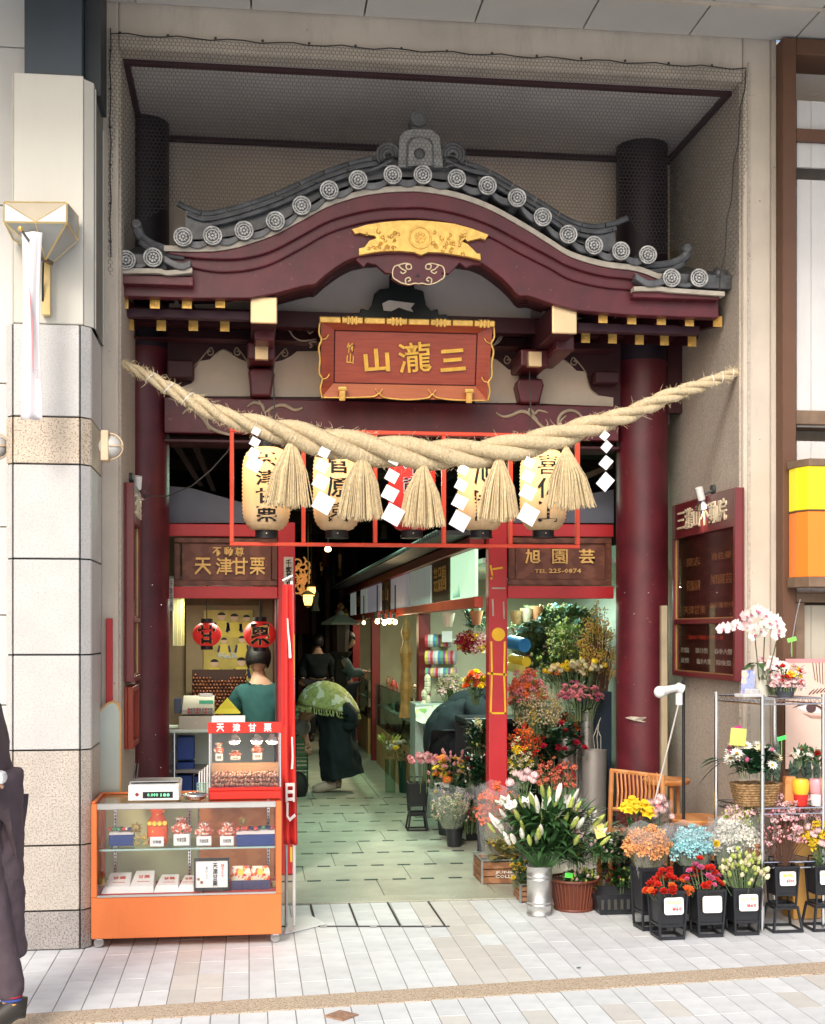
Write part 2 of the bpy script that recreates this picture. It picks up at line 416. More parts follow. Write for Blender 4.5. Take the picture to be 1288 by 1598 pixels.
# ---- canopy
cn = thing('street_canopy', 'pale panelled soffit of the street canopy above the shop front', 'canopy', (0, 0, ZS))
canm = M('canopy panel', (.50, .49, .45), .6, var=.04, sc=3, dirt=.12)
g = MB(); g.box(-14, 16, -1.1, YF - .003, ZS + .035, ZS + .16); g.build('canopy_core', dk, cn)
pm = MB(); pm.box(-.296, .296, -.27, .27, 0, .03); pmm = pm.mesh('soffit_panel', canm)
for i in range(-6, 10):
 for j in range(3):
  inst(pmm, 'soffit_panel', cn, (i * .602 + .315, YF - .05 - .275 - j * .549 + .16 - .12, ZS + .002), sc=(1, 1, 1))
g = MB(); g.box(-14, 16, .09, .11, ZS - .012, ZS + .001); g.build('soffit_rail', cream, cn)
g = MB(); g.box(-14, 16, -1.14, -1.1, ZS - .05, ZS + .3); g.build('canopy_fascia', cream, cn)
# ---- wire netting across the top of the recess
wire = M('netting wire', (.045, .042, .04), .5)
def hexnet():
 m = MB(); s = .0125; yF = YF - .012
 x0, x1 = at(173, 60, YF).x, at(1163, 60, YF).x
 ztop0, ztop1 = at(173, 50, yF).z, at(1162, 96, yF).z
 lb = at(175, 430, yF).z; rb = at(1132, 470, yF).z
 dx = s * math.sqrt(3); dz = s * 1.5
 prof = [(x0, lb), (at(205, 400, YF).x, at(0, 392, .7).z)]
 roofp = [(185, 392), (215, 345), (275, 318), (320, 330), (430, 305), (513, 262), (560, 245), (600, 262), (700, 262), (760, 262), (860, 325), (925, 350), (975, 338), (1030, 395), (1075, 385), (1110, 420), (1135, 440)]
 def bot(x):
  px = 0
  for a, b in zip(RP, RP[1:]):
   if a[0] <= x <= b[0]: return a[1] + (b[1] - a[1]) * (x - a[0]) / (b[0] - a[0])
  return lb if x < RP[0][0] else rb
 RP = [(at(p[0], p[1], .62).x, at(p[0], p[1], .62).z) for p in roofp]
 def yy(x, z):
  t = max(0, min(1, (ZC - .02 - z) / 1.1)); e = min(1, (x - x0) / .12, (x1 - x) / .12); e = max(0, e)
  return yF + .17 * t * e + .004 * math.sin(x * 9 + z * 7)
 idx = {}; E = set()
 def vid(x, z):
  k = (round(x / s * 4), round(z / s * 4))
  if k not in idx: idx[k] = (x, z)
  return k
 rws = int((ZS - 3.0) / dz) + 2; cls = int((x1 - x0) / dx) + 2
 for r in range(rws):
  zc = 3.0 + r * dz
  for c in range(cls):
   xc = x0 + c * dx + (r % 2) * dx / 2
   xr = x1 - (0 if zc > 4.2 else (4.2 - zc) * .075)
   if xc > xr or zc > ztop0 - .02 - .0 * xc or zc < bot(xc): continue
   pts = [(xc + s * math.cos(math.radians(60 * k + 30)), zc + s * math.sin(math.radians(60 * k + 30))) for k in range(6)]
   ks = [vid(*p) for p in pts]
   for a in range(6):
    E.add(tuple(sorted((ks[a], ks[(a + 1) % 6]))))
 r = .0011
 for a, b in E:
  p, q = idx[a], idx[b]
  j = .0012
  P = Vector((p[0] + j * math.sin(p[1] * 91), yy(*p), p[1])); Q = Vector((q[0] + j * math.sin(q[1] * 91), yy(*q), q[1]))
  d = (Q - P).normalized(); n = Vector((0, 1, 0)).cross(d) * r; f = Vector((0, r, 0))
  m.add([P - n, P + n, P - f, Q - n, Q + n, Q - f], [(0, 1, 4, 3), (0, 3, 5, 2), (2, 5, 4, 1)])
 return m, x0, x1, ztop0, yF
m, nx0, nx1, nzt, nyF = hexnet()
net = thing('wire_netting', 'hexagonal bird netting stretched over the recess above the roof', 'netting', (nx0, nyF, nzt))
m.build('mesh_sheet', wire, net, fix=False)
g = MB(); pth = [(nx0 + .004 * math.sin(i * 2.3), nyF - .003, nzt - i * .1 + .02) for i in range(13)]
g.tube(pth[::-1] + [(nx0 + (nx1 - nx0) * i / 40, nyF - .004, nzt - .01 + .007 * math.sin(i * 1.9)) for i in range(41)] +
 [(nx1 - i * .009 + .008 * math.sin(i * 2.1), nyF + i * .01, nzt - .02 - i * .1) for i in range(13)], .0035, 5)
g.build('edge_cord', wire, net)
km = MB(); km.ball((0, 0, 0), .008, 6, 4); kmm = km.mesh('tie_knot', wire)
for i in range(14): inst(kmm, 'tie_knot', net, (nx0 + (nx1 - nx0) * (i + .2) / 14, nyF - .006, nzt - .004))
for i in range(6): inst(kmm, 'tie_knot', net, (nx0, nyF - .006, nzt - .1 - i * .2))
# ---- left: granite pillar, cream upper pillar, dark steel column and neighbour wall
gran = M('pale granite', (.55, .54, .52), .45, var=.05, sc=8, bump=.1, bs=200, thr=[(.56, (.47, .45, .42), 120), (.64, (.34, .32, .30), 190)])
granb = M('brown granite', (.58, .49, .38), .45, var=.08, sc=9, bump=.1, bs=200, thr=[(.54, (.34, .25, .18), 110), (.63, (.72, .68, .6), 150)])
gran2 = M('speckled granite', (.53, .48, .42), .5, var=.08, sc=9, bump=.12, bs=200, thr=[(.52, (.38, .32, .26), 120), (.62, (.2, .18, .17), 170)])
gran3 = M('dark base granite', (.36, .33, .31), .5, var=.1, sc=9, bump=.12, bs=200, thr=[(.52, (.2, .18, .17), 120)])
pl = thing('granite_pillar', 'chamfered granite faced pillar with a brown band at the left of the shop front', 'pillar', (at(75, 1470, 0).x, .2, 0))
PY = 0.0
def X0(px): return at(px, 900, PY).x
xs_ = [X0(6), X0(20), X0(125), X0(141)]
ch = xs_[3] - xs_[2]
def pillar_course(z0, z1, mat, name):
 gj = .004
 f = MB(); f.box(xs_[1] + gj, xs_[2] - gj, PY, PY + .03, z0 + gj, z1 - gj); f.build(name, mat, pl, bev=.003)
 c = MB(); c.zprism([(xs_[2] + gj, PY + .001), (xs_[3] - gj, PY + ch), (xs_[3] - .03, PY + ch + .01), (xs_[2], PY + .03)], z0 + gj, z1 - gj); c.build(name, mat, pl)
 c = MB(); c.zprism([(xs_[1] - gj, PY + .001), (xs_[0] + gj, PY + ch), (xs_[0] + .03, PY + ch + .01), (xs_[1], PY + .03)], z0 + gj, z1 - gj); c.build(name, mat, pl)
 s_ = MB(); s_.box(xs_[3] - .03, xs_[3], PY + ch + gj * 2, YF - .004, z0 + gj, z1 - gj); s_.build(name, mat, pl, bev=.003)
jz = [at(75, y, PY).z for y in (505, 650, 724, 872, 1022, 1171, 1320, 1422)] + [0]
mats_ = [gran, granb, gran, gran, gran, gran2, gran2, gran3]
for a, b, mt in zip(jz, jz[1:], mats_): pillar_course(b, a, mt, 'granite_slab')
g = MB(); g.box(xs_[0] + .01, xs_[3] - .012, PY + ch + .015, YF - .01, 0, jz[0] - .01); g.zprism([(xs_[1], PY + .02), (xs_[2], PY + .02), (xs_[3] - .012, PY + ch + .02), (xs_[0] + .01, PY + ch + .02)], 0, jz[0] - .01)
g.build('pillar_core', M('dark joint filler', (.02, .03, .035), .8), pl)
up = thing('upper_pillar', 'cream stucco pillar shaft standing on the granite pillar', 'pillar', (X0(75), .2, jz[0]))
stuc = M('warm white stucco', (.60, .58, .51), .7, var=.03, sc=2, bump=.2, bs=150, dirt=.08)
zt = at(75, 114, PY).z
g = MB(); g.box(X0(21), X0(130), PY + .01, PY + .4, jz[0] + .002, zt); g.build('shaft', stuc, up, bev=.006)
g = MB(); g.zprism([(X0(130) + .002, PY + .02), (X0(144), PY + .065), (X0(144), PY + .3), (X0(130) + .002, PY + .3)], jz[0] + .002, zt - .012); g.build('chamfer', stuc, up)
g = MB(); g.zprism([(X0(21) - .002, PY + .02), (X0(15), PY + .065), (X0(15), PY + .3), (X0(21) - .002, PY + .3)], jz[0] + .002, zt - .012); g.build('chamfer', stuc, up)
grs = M('grey green metal', (.17, .17, .15), .5)
g = MB(); g.box(X0(144) - .02, X0(144) + .002, PY + .08, YF - .02, jz[0] + .002, zt - .03); g.build('side_panel', grs, up)
g = MB(); g.box(X0(144) - .01, X0(144) + .008, PY + .09, PY + .11, jz[0] + .002, zt - .03); g.build('side_bead', stuc, up)
g = MB(); g.box(X0(144) - .01, X0(144) + .008, YF - .05, YF - .02, jz[0] + .002, zt - .1); g.build('side_bead', stuc, up)
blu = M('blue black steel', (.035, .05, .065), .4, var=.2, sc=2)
sc_ = thing('steel_column', 'dark blue grey steel column rising above the cream pillar to the canopy', 'column', (X0(90), .3, zt))
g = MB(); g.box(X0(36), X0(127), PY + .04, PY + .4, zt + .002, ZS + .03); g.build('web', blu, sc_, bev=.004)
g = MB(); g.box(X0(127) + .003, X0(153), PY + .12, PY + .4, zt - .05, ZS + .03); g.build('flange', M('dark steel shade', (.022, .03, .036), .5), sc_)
nwall = M('white render', (.72, .71, .68), .7, var=.02, dirt=.06)
nb = thing('neighbour_wall', 'white panelled wall of the next building behind the granite pillar', 'wall', (-3, .5, 0))
zz = [0] + [at(5, y, .45).z for y in (1400, 1245, 1100, 960, 823, 600, 323, 77)] + [ZS + .1]
for a, b in zip(zz, zz[1:]):
 for i in range(2):
  g = MB(); g.box(XLo - .15 - (i + 1) * 1.6, XLo - .15 - i * 1.6 - .006, .42, .46, a + .003, b - .003); g.build('wall_panel', nwall, nb, bev=.002)
g = MB(); g.box(XLo - 3.6, XLo - .15, .46, .6, 0, ZS + .1); g.build('wall_core', nwall, nb)
# ---- right neighbour: brown framed shop front
YR = .42
brown = M('brown metal frame', (.13, .062, .035), .5, var=.1, sc=5)
brown_l = M('weathered brown frame', (.19, .125, .08), .55, var=.2, sc=12)
wpan = M('white ribbed panel', (.62, .61, .60), .6, var=.04, dirt=.2)
bpan = M('beige panel', (.46, .42, .34), .6, var=.04)
rn = thing('neighbour_shopfront', 'brown framed white panel shop front at the right edge', 'building', (at(1260, 900, YR).x, YR, 0))
def rb(name, px0, px1, py0, py1, y0, y1, mat, par, bev=.003, Yp=None):
 a, b = at(px0, py0, y0 if Yp is None else Yp), at(px1, py1, y0 if Yp is None else Yp)
 g = MB(); g.box(min(a.x, b.x), max(a.x, b.x), y0, y1, min(a.z, b.z), max(a.z, b.z)); return g.build(name, mat, par, bev=bev)
zt2 = ZS - .01
a = at(1204, 100, YR)
g = MB(); g.box(XRo + .002, at(1222, 0, YR).x, YR + .09, YR + .4, 0, ZS + .03); g.build('filler_panel', cream, rn, bev=.003)
g = MB(); g.box(at(1222, 0, YR).x, at(1243, 0, YR).x, YR, YR + .3, 0, zt2); g.build('frame_post', brown, rn, bev=.004)
g = MB(); g.box(at(1243, 0, YR).x + .001, at(1246, 0, YR).x + 1.6, YR, YR + .25, at(1260, 85, YR).z, zt2); g.build('frame_rail', brown, rn, bev=.004)
zs3 = [(200, 219), (640, 662), (925, 940)]
for a, b in zs3:
 g = MB(); g.box(at(1243, 0, YR).x + .001, at(1243, 0, YR).x + 1.6, YR + .005, YR + .25, at(1260, b, YR).z, at(1260, a, YR).z); g.build('frame_rail', brown_l if a > 300 else brown, rn, bev=.004)
def ribpan(z0, z1, mat):
 x = at(1248, 0, YR).x + .002
 for i in range(9):
  g = MB(); g.box(x, x + .082, YR + .04, YR + .06, z0, z1); g.build('ribbed_panel', mat, rn, bev=.0015); x += .084
ribpan(at(0, 199, YR).z, at(0, 86, YR).z, wpan); ribpan(at(0, 639, YR).z, at(0, 220, YR).z, wpan)
ribpan(at(0, 924, YR).z, at(0, 663, YR).z, wpan); ribpan(.1, at(0, 941, YR).z, bpan)
g = MB(); g.box(at(1243, 0, YR).x + .001, at(1257, 0, YR).x, YR + .01, YR + .04, .1, at(1260, 941, YR).z); g.build('frame_stile', brown_l, rn)
g = MB(); g.box(at(1222, 0, YR).x, 6, YR + .3, YR + .5, 0, ZS + .1); g.build('wall_core', cream, rn)
# projecting two colour sign box
sb = thing('shop_sign_box', 'yellow over orange light box sign with brown trim on the right neighbour', 'sign', at(1270, 920, .25))
yel = M('yellow acrylic', (.9, .72, .02), .25, var=.02, emit=.25); ora = M('orange acrylic', (.85, .22, .03), .25, var=.02, emit=.15); orad = M('deep orange acrylic', (.75, .1, .02), .25, var=.02, emit=.1)
x0, xm, x1 = at(1243, 0, .3).x, at(1262, 0, .22).x, at(1262, 0, .22).x + .9
def sbox(z0, z1, m1, nm, e=0.):
 g = MB(); g.zprism([(x0 - e, .40), (x0 - e, .30), (xm, .22 - e), (x1, .22 - e), (x1, .40)], z0, z1); return g.build(nm, m1, sb, bev=.003)
zA, zB, zC2, zD = at(1262, 727, .22).z, at(1262, 797, .22).z, at(1262, 797, .22).z, at(1262, 900, .22).z
sbox(zB + .008, zA, yel, 'yellow_panel'); sbox(zD, zC2 - .002, ora, 'orange_panel'); sbox(zB - .002, zB + .008, brown, 'divider', .003)
sbox(zA, zA + .04, brown_l, 'top_trim', .01); sbox(zD - .055, zD, brown_l, 'bottom_trim', .01)
# ================================================================ the shrine gate
YH = .68; YW = 1.52
gate = thing('temple_gate', 'maroon lacquered shrine gate with curved tiled gable roof and gold fittings', 'gate', (at(655, 700, YW).x, YW, 0))
def yi(c, x):
 if x <= c[0][0]: return c[0][1]
 for a, b in zip(c, c[1:]):
  if a[0] <= x <= b[0]: return a[1] + (b[1] - a[1]) * (x - a[0]) / max(1e-6, b[0] - a[0])
 return c[-1][1]
def sm(c, n=6): return [(p[0], p[1]) for p in spl([(a[0], a[1], 0) for a in c], n)]
TT = sm([(262, 392), (300, 393), (335, 392), (367, 387), (400, 377), (430, 366), (470, 345), (513, 322), (560, 307), (597, 301), (630, 299), (664, 300), (714, 309), (764, 327), (814, 354), (858, 381), (891, 401), (941, 416), (992, 423), (1028, 436)])
G1 = sm([(262, 396), (300, 402), (335, 404), (367, 404), (400, 399), (430, 389), (470, 368), (513, 345), (560, 331), (597, 325), (630, 324), (664, 324), (714, 333), (764, 350), (814, 376), (858, 399), (891, 416), (941, 430), (992, 436), (1028, 446)])
G2 = sm([(188, 432), (262, 412), (300, 418), (335, 424), (367, 424), (400, 419), (430, 409), (470, 388), (513, 364), (560, 349), (597, 343), (630, 341), (664, 342), (714, 351), (764, 369), (814, 396), (858, 418), (891, 436), (941, 448), (992, 453), (1028, 460), (1123, 462)])
BB = [(188, 462), (304, 465), (391, 465), (433, 457), (470, 447), (484, 444), (491, 445), (497, 439), (507, 430), (520, 420), (535, 410), (550, 403), (570, 399), (610, 396), (655, 396), (700, 398), (735, 403), (752, 410), (768, 421), (783, 433), (797, 447), (807, 460), (812, 462), (825, 461), (862, 474), (900, 484), (977, 491), (1055, 494), (1122, 496)]
def cstrip(top, bot, x0, x1, n, Ya, Yb, name, mat, par, dt=0, db=0, Yp=None, **k):
 Yp = Ya if Yp is None else Yp
 xs = [x0 + (x1 - x0) * i / n for i in range(n + 1)]
 t = [(q.x, q.z) for q in (at(x, yi(top, x) + dt, Yp) for x in xs)]
 b = [(q.x, q.z) for q in (at(x, yi(bot, x) + db, Yp) for x in xs)]
 m = MB(); m.strip(t, b, Ya, Yb); return m.build(name, mat, par, **k)
cstrip(G2, BB, 188, 1122, 150, YH, YH + .07, 'bargeboard', maroon, gate, bev=.004)
cstrip(G1, G2, 264, 1027, 120, YH - .022, YH + .05, 'bargeboard_moulding', maroon, gate, bev=.008)
cstrip(TT, G1, 262, 1028, 120, YH - .05, YH + .05, 'bargeboard_moulding', maroon, gate, bev=.008)
# soffit ribs of the arch, one behind the other
for k, (Yr, dy) in enumerate(((.80, 4), (.92, 8), (1.04, 12), (1.16, 16))):
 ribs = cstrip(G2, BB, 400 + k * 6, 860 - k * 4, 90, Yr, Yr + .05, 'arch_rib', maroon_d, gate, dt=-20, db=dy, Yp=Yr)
# roof slab running back behind the boards
m = MB(); t = [(q.x, q.z) for q in (at(x, yi(TT, x) - 3, YH) for x in range(264, 1030, 12))]
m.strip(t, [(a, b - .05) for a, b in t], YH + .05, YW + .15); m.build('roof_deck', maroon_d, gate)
# plaster line under the tiles
plaster = M('pale plaster line', (.45, .41, .34), .85, var=.15, sc=20)
cstrip(TT, TT, 256, 1034, 120, YH - .06, YH + .03, 'plaster_line', plaster, gate, dt=-9, db=-.5)
# round tile ends
def capmesh(r):
 m = MB(); m.mi = 0
 m.ylathe([(0, -.004), (r * .6, -.004), (r * .66, -.009), (r * .72, -.004), (r * .84, -.004), (r * .88, -.012), (r * .98, -.012), (r, -.004), (r, .03)], (0, 0, 0), 20)
 n0 = len(m.f); m.m = [1 if (i // 20) in (1, 2, 4, 5, 6) else 0 for i in range(n0)]
 m.mi = 1
 for k in range(12):
  a = math.pi * 2 * k / 12; m.ball((math.cos(a) * r * .78, -.006, math.sin(a) * r * .78), (r * .06, .005, r * .06), 5, 3)
 for k in range(8):
  a = math.pi * 2 * k / 8; m.ball((math.cos(a) * r * .36, -.006, math.sin(a) * r * .36), (r * .15, .006, r * .15), 5, 3)
 m.ball((0, -.006, 0), (r * .13, .008, r * .13), 6, 3)
 return m.mesh('tile_cap', [tile, tile_l], smooth=True)
capR = 14.8 / ppm(YH - .07)
capm = capmesh(capR)
bt = MB(); bt.tube([(0, .03, 0), (0, .75, 0)], capR * .86, 12); btm = bt.mesh('barrel_tile', tile, smooth=True)
caps = [(286, 370), (332, 368), (381, 360), (430, 345), (471, 321), (514, 297), (559, 281), (613, 273), (660, 273), (713, 279), (761, 290), (807, 309), (847, 339), (887, 366), (927, 383), (969, 392), (1011, 398)]
def do_caps(cs, dsag=13):
 for c in cs:
  p = at(c[0], c[1], YH - .09)
  cp = inst(capm, 'tile_cap', gate, p, rot=(0, U(-3, 3), 0)); inst(btm, 'barrel_tile', gate, p)
 for a, b in zip(cs, cs[1:]):
  n = 8; top = []; bot = []
  for i in range(n + 1):
   t = i / n; x = a[0] + (b[0] - a[0]) * t; y = a[1] + (b[1] - a[1]) * t; s_ = math.sin(math.pi * t)
   q = at(x, y + 1 + 7 * s_, YH - .07); top.append((q.x, q.z)); q = at(x, y + 6 + dsag * s_ ** .8, YH - .07); bot.append((q.x, q.z))
  m = MB(); m.strip(top, bot, YH - .075, YH - .045); m.build('eave_tile', tile, gate, bev=.003)
  m = MB(); m.strip([(p[0], p[1] + .002) for p in top], [(p[0], p[1] - .014) for p in top], YH - .044, YH + .7); m.build('pan_tile', tile, gate)
do_caps(caps)
# ridge bands of rolled tiles following the gable
RG = sm([(275, 316), (297, 327), (322, 334), (370, 324), (430, 304), (470, 286), (513, 267), (560, 252), (600, 246), (650, 243), (700, 248), (760, 267), (810, 296), (858, 326), (890, 345), (925, 354), (955, 350), (981, 340)])
CC = sm(caps)
cstrip(RG, CC, 290, 960, 90, YH - .0, YH + .5, 'ridge_body', tile, gate, dt=4, db=4)
def rolls(dy, r, Y, x0, x1, step, nm):
 x = x0
 while x < x1:
  xe = min(x + step, x1); pts = [at(x + (xe - x) * i / 4, yi(RG, x + (xe - x) * i / 4) + dy, Y) for i in range(5)]
  d = (pts[-1] - pts[0]).normalized() * .003; pts[0] = pts[0] + d; pts[-1] = pts[-1] - d
  m = MB(); m.tube(pts, r, 8); m.build(nm, tile, gate, smooth=.7); x = xe
rolls(0, .018, YH + .02, 277, 620, 38, 'ridge_tile'); rolls(0, .018, YH + .02, 692, 980, 36, 'ridge_tile')
rolls(9, .012, YH - .01, 292, 600, 50, 'ridge_course'); rolls(9, .012, YH - .01, 705, 962, 50, 'ridge_course')
rolls(17, .014, YH - .03, 330, 560, 44, 'ridge_course'); rolls(17, .014, YH - .03, 745, 935, 44, 'ridge_course')
# low corner roofs
for sgn, cs, horn, fas, base in ((1, [(197, 406), (239, 402)], [(213, 350), (219, 368), (234, 380), (262, 390), (288, 393)], (188, 428, 302, 446), [(184, 422), (245, 422), (262, 425), (300, 421)]),
      (-1, [(1048, 434), (1091, 434)], [(1073, 388), (1068, 402), (1052, 410), (1030, 414), (1005, 415)], (988, 454, 1123, 468), [(990, 450), (1030, 450), (1046, 452), (1132, 458)])):
 do_caps(cs, 9)
 m = MB(); m.tube([at(x, y, YH + .0) for x, y in sm(horn, 4)], [.03 - .0006 * i for i in range(17)], 8); m.build('horn_tile', tile, gate, smooth=.7)
 e = at(*horn[0], YH - .02); m = MB(); m.ylathe([(0, -.01), (.022, -.01), (.03, 0), (.03, .04)], e, 12); m.build('horn_end', tile, gate)
 m = MB(); m.tube([at(x, y + 9, YH - .03) for x, y in sm(horn[1:], 4)], .014, 6); m.build('horn_course', tile, gate, smooth=.7)
 m = MB(); a, b = at(fas[0], fas[1], YH - .06), at(fas[2], fas[3], YH - .06); m.box(a.x, b.x, YH - .06, YH + .1, b.z, a.z); m.build('corner_fascia', maroon, gate, bev=.004)
 m = MB(); t = [at(x, y, YH - .09) for x, y in sm(base, 5)]; m.strip([(q.x, q.z + .012) for q in t], [(q.x, q.z - .012) for q in t], YH - .085, YH - .02); m.build('plaster_line', plaster, gate)
 lo, hi = (184, 262) if sgn > 0 else (1030, 1138)
 cx = 280 if sgn > 0 else 1010
 m = MB(); t = [at(x, y, YH - .1) for x, y in sm([(cx - 24, 404 if sgn > 0 else 436), (cx - 8, 413 if sgn > 0 else 446), (cx + 6, 416 if sgn > 0 else 445), (cx + 18, 411 if sgn > 0 else 441)] if sgn > 0 else [(992, 431), (1002, 438), (1014, 443), (1030, 441), (1040, 437)], 5)]
 m.strip([(q.x, q.z + .022) for q in t], [(q.x, q.z - .016) for q in t], YH - .1, YH + .2); m.build('curled_eave_tile', tile, gate, bev=.004)
 m = MB(); a, b = at(lo, 398 if sgn > 0 else 428, YH), at(hi, 424 if sgn > 0 else 454, YH); m.box(a.x, b.x, YH - .04, YH + .7, b.z, a.z); m.build('corner_roof_body', tile, gate, bev=.006)
 m = MB(); m.add([(a.x, YH - .04, a.z), (b.x, YH - .04, a.z), (b.x, YH + .8, a.z + .28), (a.x, YH + .8, a.z + .28)], [(0, 1, 2, 3)]); m.build('corner_roof_slope', tile, gate)
# right end lump of tiles
m = MB(); m.tube([at(1118, 425, YH - .04), at(1128, 430, YH + .0), at(1138, 452, YH + .05)], [.03, .035, .02], 8); m.build('corner_tile', tile, gate, smooth=True)
# crest tile on top
def cpoly(pts, ya, yb, nm, mat, par, Yp=YH - .02, **k):
 m = MB(); m.prism([(q.x, q.z) for q in (at(x, y, Yp) for x, y in pts)], ya, yb); return m.build(nm, mat, par, **k)
ctile = M('pale grey crest tile', (.26, .26, .25), .5, var=.25, sc=20, bump=.4)
cr = cpoly([(621, 264), (622, 236), (623, 216), (630, 208), (643, 204), (660, 204), (674, 206), (685, 215), (688, 236), (691, 264)], YH - .05, YH + .04, 'crest_tile', ctile, gate, bev=.005)
cpoly([(633, 264), (634, 228), (641, 219), (655, 217), (669, 220), (675, 229), (676, 264)], YH - .062, YH - .049, 'crest_border', tile, cr, bev=.003)
cpoly([(636, 263), (637, 230), (643, 222), (655, 220), (667, 223), (672, 231), (673, 263)], YH - .066, YH - .0619, 'crest_field', ctile, cr)
q = at(655, 240, YH - .066); m = MB(); m.ylathe([(0, -.012), (.018, -.012), (.026, -.008), (.033, 0)], q, 10); m.build('crest_boss', tile, cr)
q = at(654, 185, YH - .05)
m = MB(); m.ylathe([(0, -.004), (.03, -.004), (.034, -.01), (.044, -.01), (.047, 0), (.047, .12)], q, 18); m.build('crest_roll', tile, gate)
m = MB(); a, b = at(644, 190, YH - .03), at(665, 206, YH - .03); m.box(a.x, b.x, YH - .04, YH + .05, b.z, a.z); m.build('crest_neck', tile, gate)
for s_ in (-1, 1):
 for k in range(3):
  c = (606 if s_ < 0 else 707, 242); R0 = 17 - 5 * k
  pts = [at(c[0] + s_ * -R0 * math.cos(t), c[1] - R0 * math.sin(t), YH - .03 - .008 * k) for t in [i * math.pi * 1.35 / 12 - .3 for i in range(13)]]
  m = MB(); m.tube(pts, [.010 + .004 * math.sin(i / 12 * math.pi) for i in range(13)], 6); m.build('crest_curl', tile, gate, smooth=True)
 for k in range(3):
  bx = 655 + s_ * 40
  pts = [at(bx + s_ * t * 72, 262 - 7 * math.sin(t * 6 + k) * (1 - t) - k * 4 * (1 - t) + t * (4 + 8 * t), YH - .04) for t in [i / 10 for i in range(11)]]
  m = MB(); m.tube(pts, .008, 6); m.build('crest_wave', tile, gate, smooth=True)
# gold plate and pendant
gp_ = cpoly([(548.5, 360), (572, 353), (596, 349), (625, 346.5), (653, 346), (682, 348), (709, 351.5), (736, 359), (761.6, 368.5), (756, 377), (748.5, 374), (728, 379), (725, 375), (720, 379), (728, 382.5), (737, 391), (743, 397.6), (748.5, 397.6), (749.4, 408), (730, 403), (709, 399.5), (690, 396.5), (667.7, 395.7), (656.4, 400.4), (645, 395.7), (625, 394), (605.7, 393.8), (583, 396), (559.7, 400.4), (559.7, 390), (568, 388), (575.7, 378), (587, 374), (584, 370.3), (568, 367.5), (560.6, 365.6), (554, 367.5)],
   YH - .03, YH - .001, 'gilt_plate', gold, gate, Yp=YH, bev=.002)
q = at(656, 371, YH - .03); m = MB(); m.ylathe([(.052, .002), (.056, -.006), (.062, -.006), (.066, .002)], q, 28); m.build('plate_ring', gold, gp_)
m = MB()
for k in range(8):
 a = k * math.pi / 4; m.ball((q.x + .024 * math.cos(a), q.y, q.z + .024 * math.sin(a)), (.011, .006, .011), 6, 3)
m.ball((q.x, q.y, q.z), (.012, .009, .012), 6, 3); m.build('plate_rosette', gold, gp_)
m = MB()
for k in range(80):
 x = U(572, 742)
 if abs(x - 656) < 19: continue
 y = U(358, 390) + (x > 656) * abs(x - 656) * .1; c = at(x, y, YH - .031); r = U(.008, .017); a0 = U(0, 6); sg = rnd.choice((-1, 1))
 if x < 590 and 366 < y < 384 or x > 722 and 372 < y < 392: continue
 m.tube([(c.x + r * (1 - i / 9) * math.cos(a0 + sg * i * .7), YH - .032, c.z + r * (1 - i / 9) * math.sin(a0 + sg * i * .7)) for i in range(9)], .0032, 4)
m.build('plate_scrollwork', gold, gp_, kind='stuff')
pen = cpoly([(556, 400), (557, 406), (568, 416), (574, 409), (587, 412), (602, 425), (613, 426), (611, 434), (624, 441), (638, 443.5), (652.7, 441), (668, 443.5), (681, 440), (693, 433), (690, 425), (701.5, 426), (713, 415), (718, 409), (728, 417), (739, 412), (752, 412), (752, 400), (655, 392)], YH + .012, YH + .045, 'pendant_board', maroon, gate, Yp=YH, bev=.003)
palegold = M('pale gilt edge', (.75, .62, .4), .4, metal=.3, var=.1)
def scr(pts, r, nm, mat, par, Y, n=5, taper=False):
 P = [at(x, y, Y) for x, y in (sm(pts, n))]; m = MB(); k = len(P)
 m.tube(P, [r * (1 if not taper else .35 + .65 * math.sin(math.pi * min(1, (i + 1) / k * .9))) for i in range(k)], 6, flat=.6); return m.build(nm, mat, par, smooth=True)
def mir(pts, c=653.5): return [(2 * c - x, y) for x, y in pts]
o1 = [(640, 412), (634, 414), (636, 420), (642, 419), (641, 413), (633, 411), (624, 413), (616, 416), (613, 424), (614, 433), (621, 438), (626, 441), (633, 443), (640, 444), (648, 442), (653.5, 443)]
o2 = [(622, 414), (628, 420), (634, 423), (629, 427), (625, 424)]
o3 = [(634, 442), (633, 436), (638, 433), (641, 437), (637, 439)]
for o in (o1, o2, o3):
 scr(o, .0042, 'pendant_scroll', palegold, pen, YH + .008); scr(mir(o), .0042, 'pendant_scroll', palegold, pen, YH + .008)
m = MB(); m.prism([(q.x, q.z) for q in (at(x, y, YH) for x, y in ((649, 431), (652.5, 425), (656, 431)))], YH + .008, YH + .0119); m.build('pendant_hole', black, pen)
# ---- rafters with gilt ends
gse = MB(); h = 7.3 / ppm(.75)
gse.box(-h, h, -.006, .004, -h * 1.15, h * 1.15)
for k in range(3):
 f = .35 + .22 * k
 for a in ((-f, -f, f, -f), (f, -f, f, f), (f, f, -f, f), (-f, f, -f, -f)):
  if rnd.random() < .8: gse.tube([(a[0] * h, -.007, a[1] * h * 1.15), (a[2] * h, -.007, a[3] * h * 1.15)], .0016, 4)
gse.tube([(0, -.007, -h * .5), (0, -.007, h * .5)], .002, 4)
gm = gse.mesh('gilt_end', gold)
rfb = MB(); rfb.add([(x, y, z + y * .12) for x in (-h * .93, h * .93) for y in (.004, .95) for z in (-h * 1.05, h * 1.05)],
     [(0, 1, 3, 2), (4, 6, 7, 5), (0, 4, 5, 1), (2, 3, 7, 6), (0, 2, 6, 4), (1, 5, 7, 3)])
rfm = rfb.mesh('rafter', maroon_d)
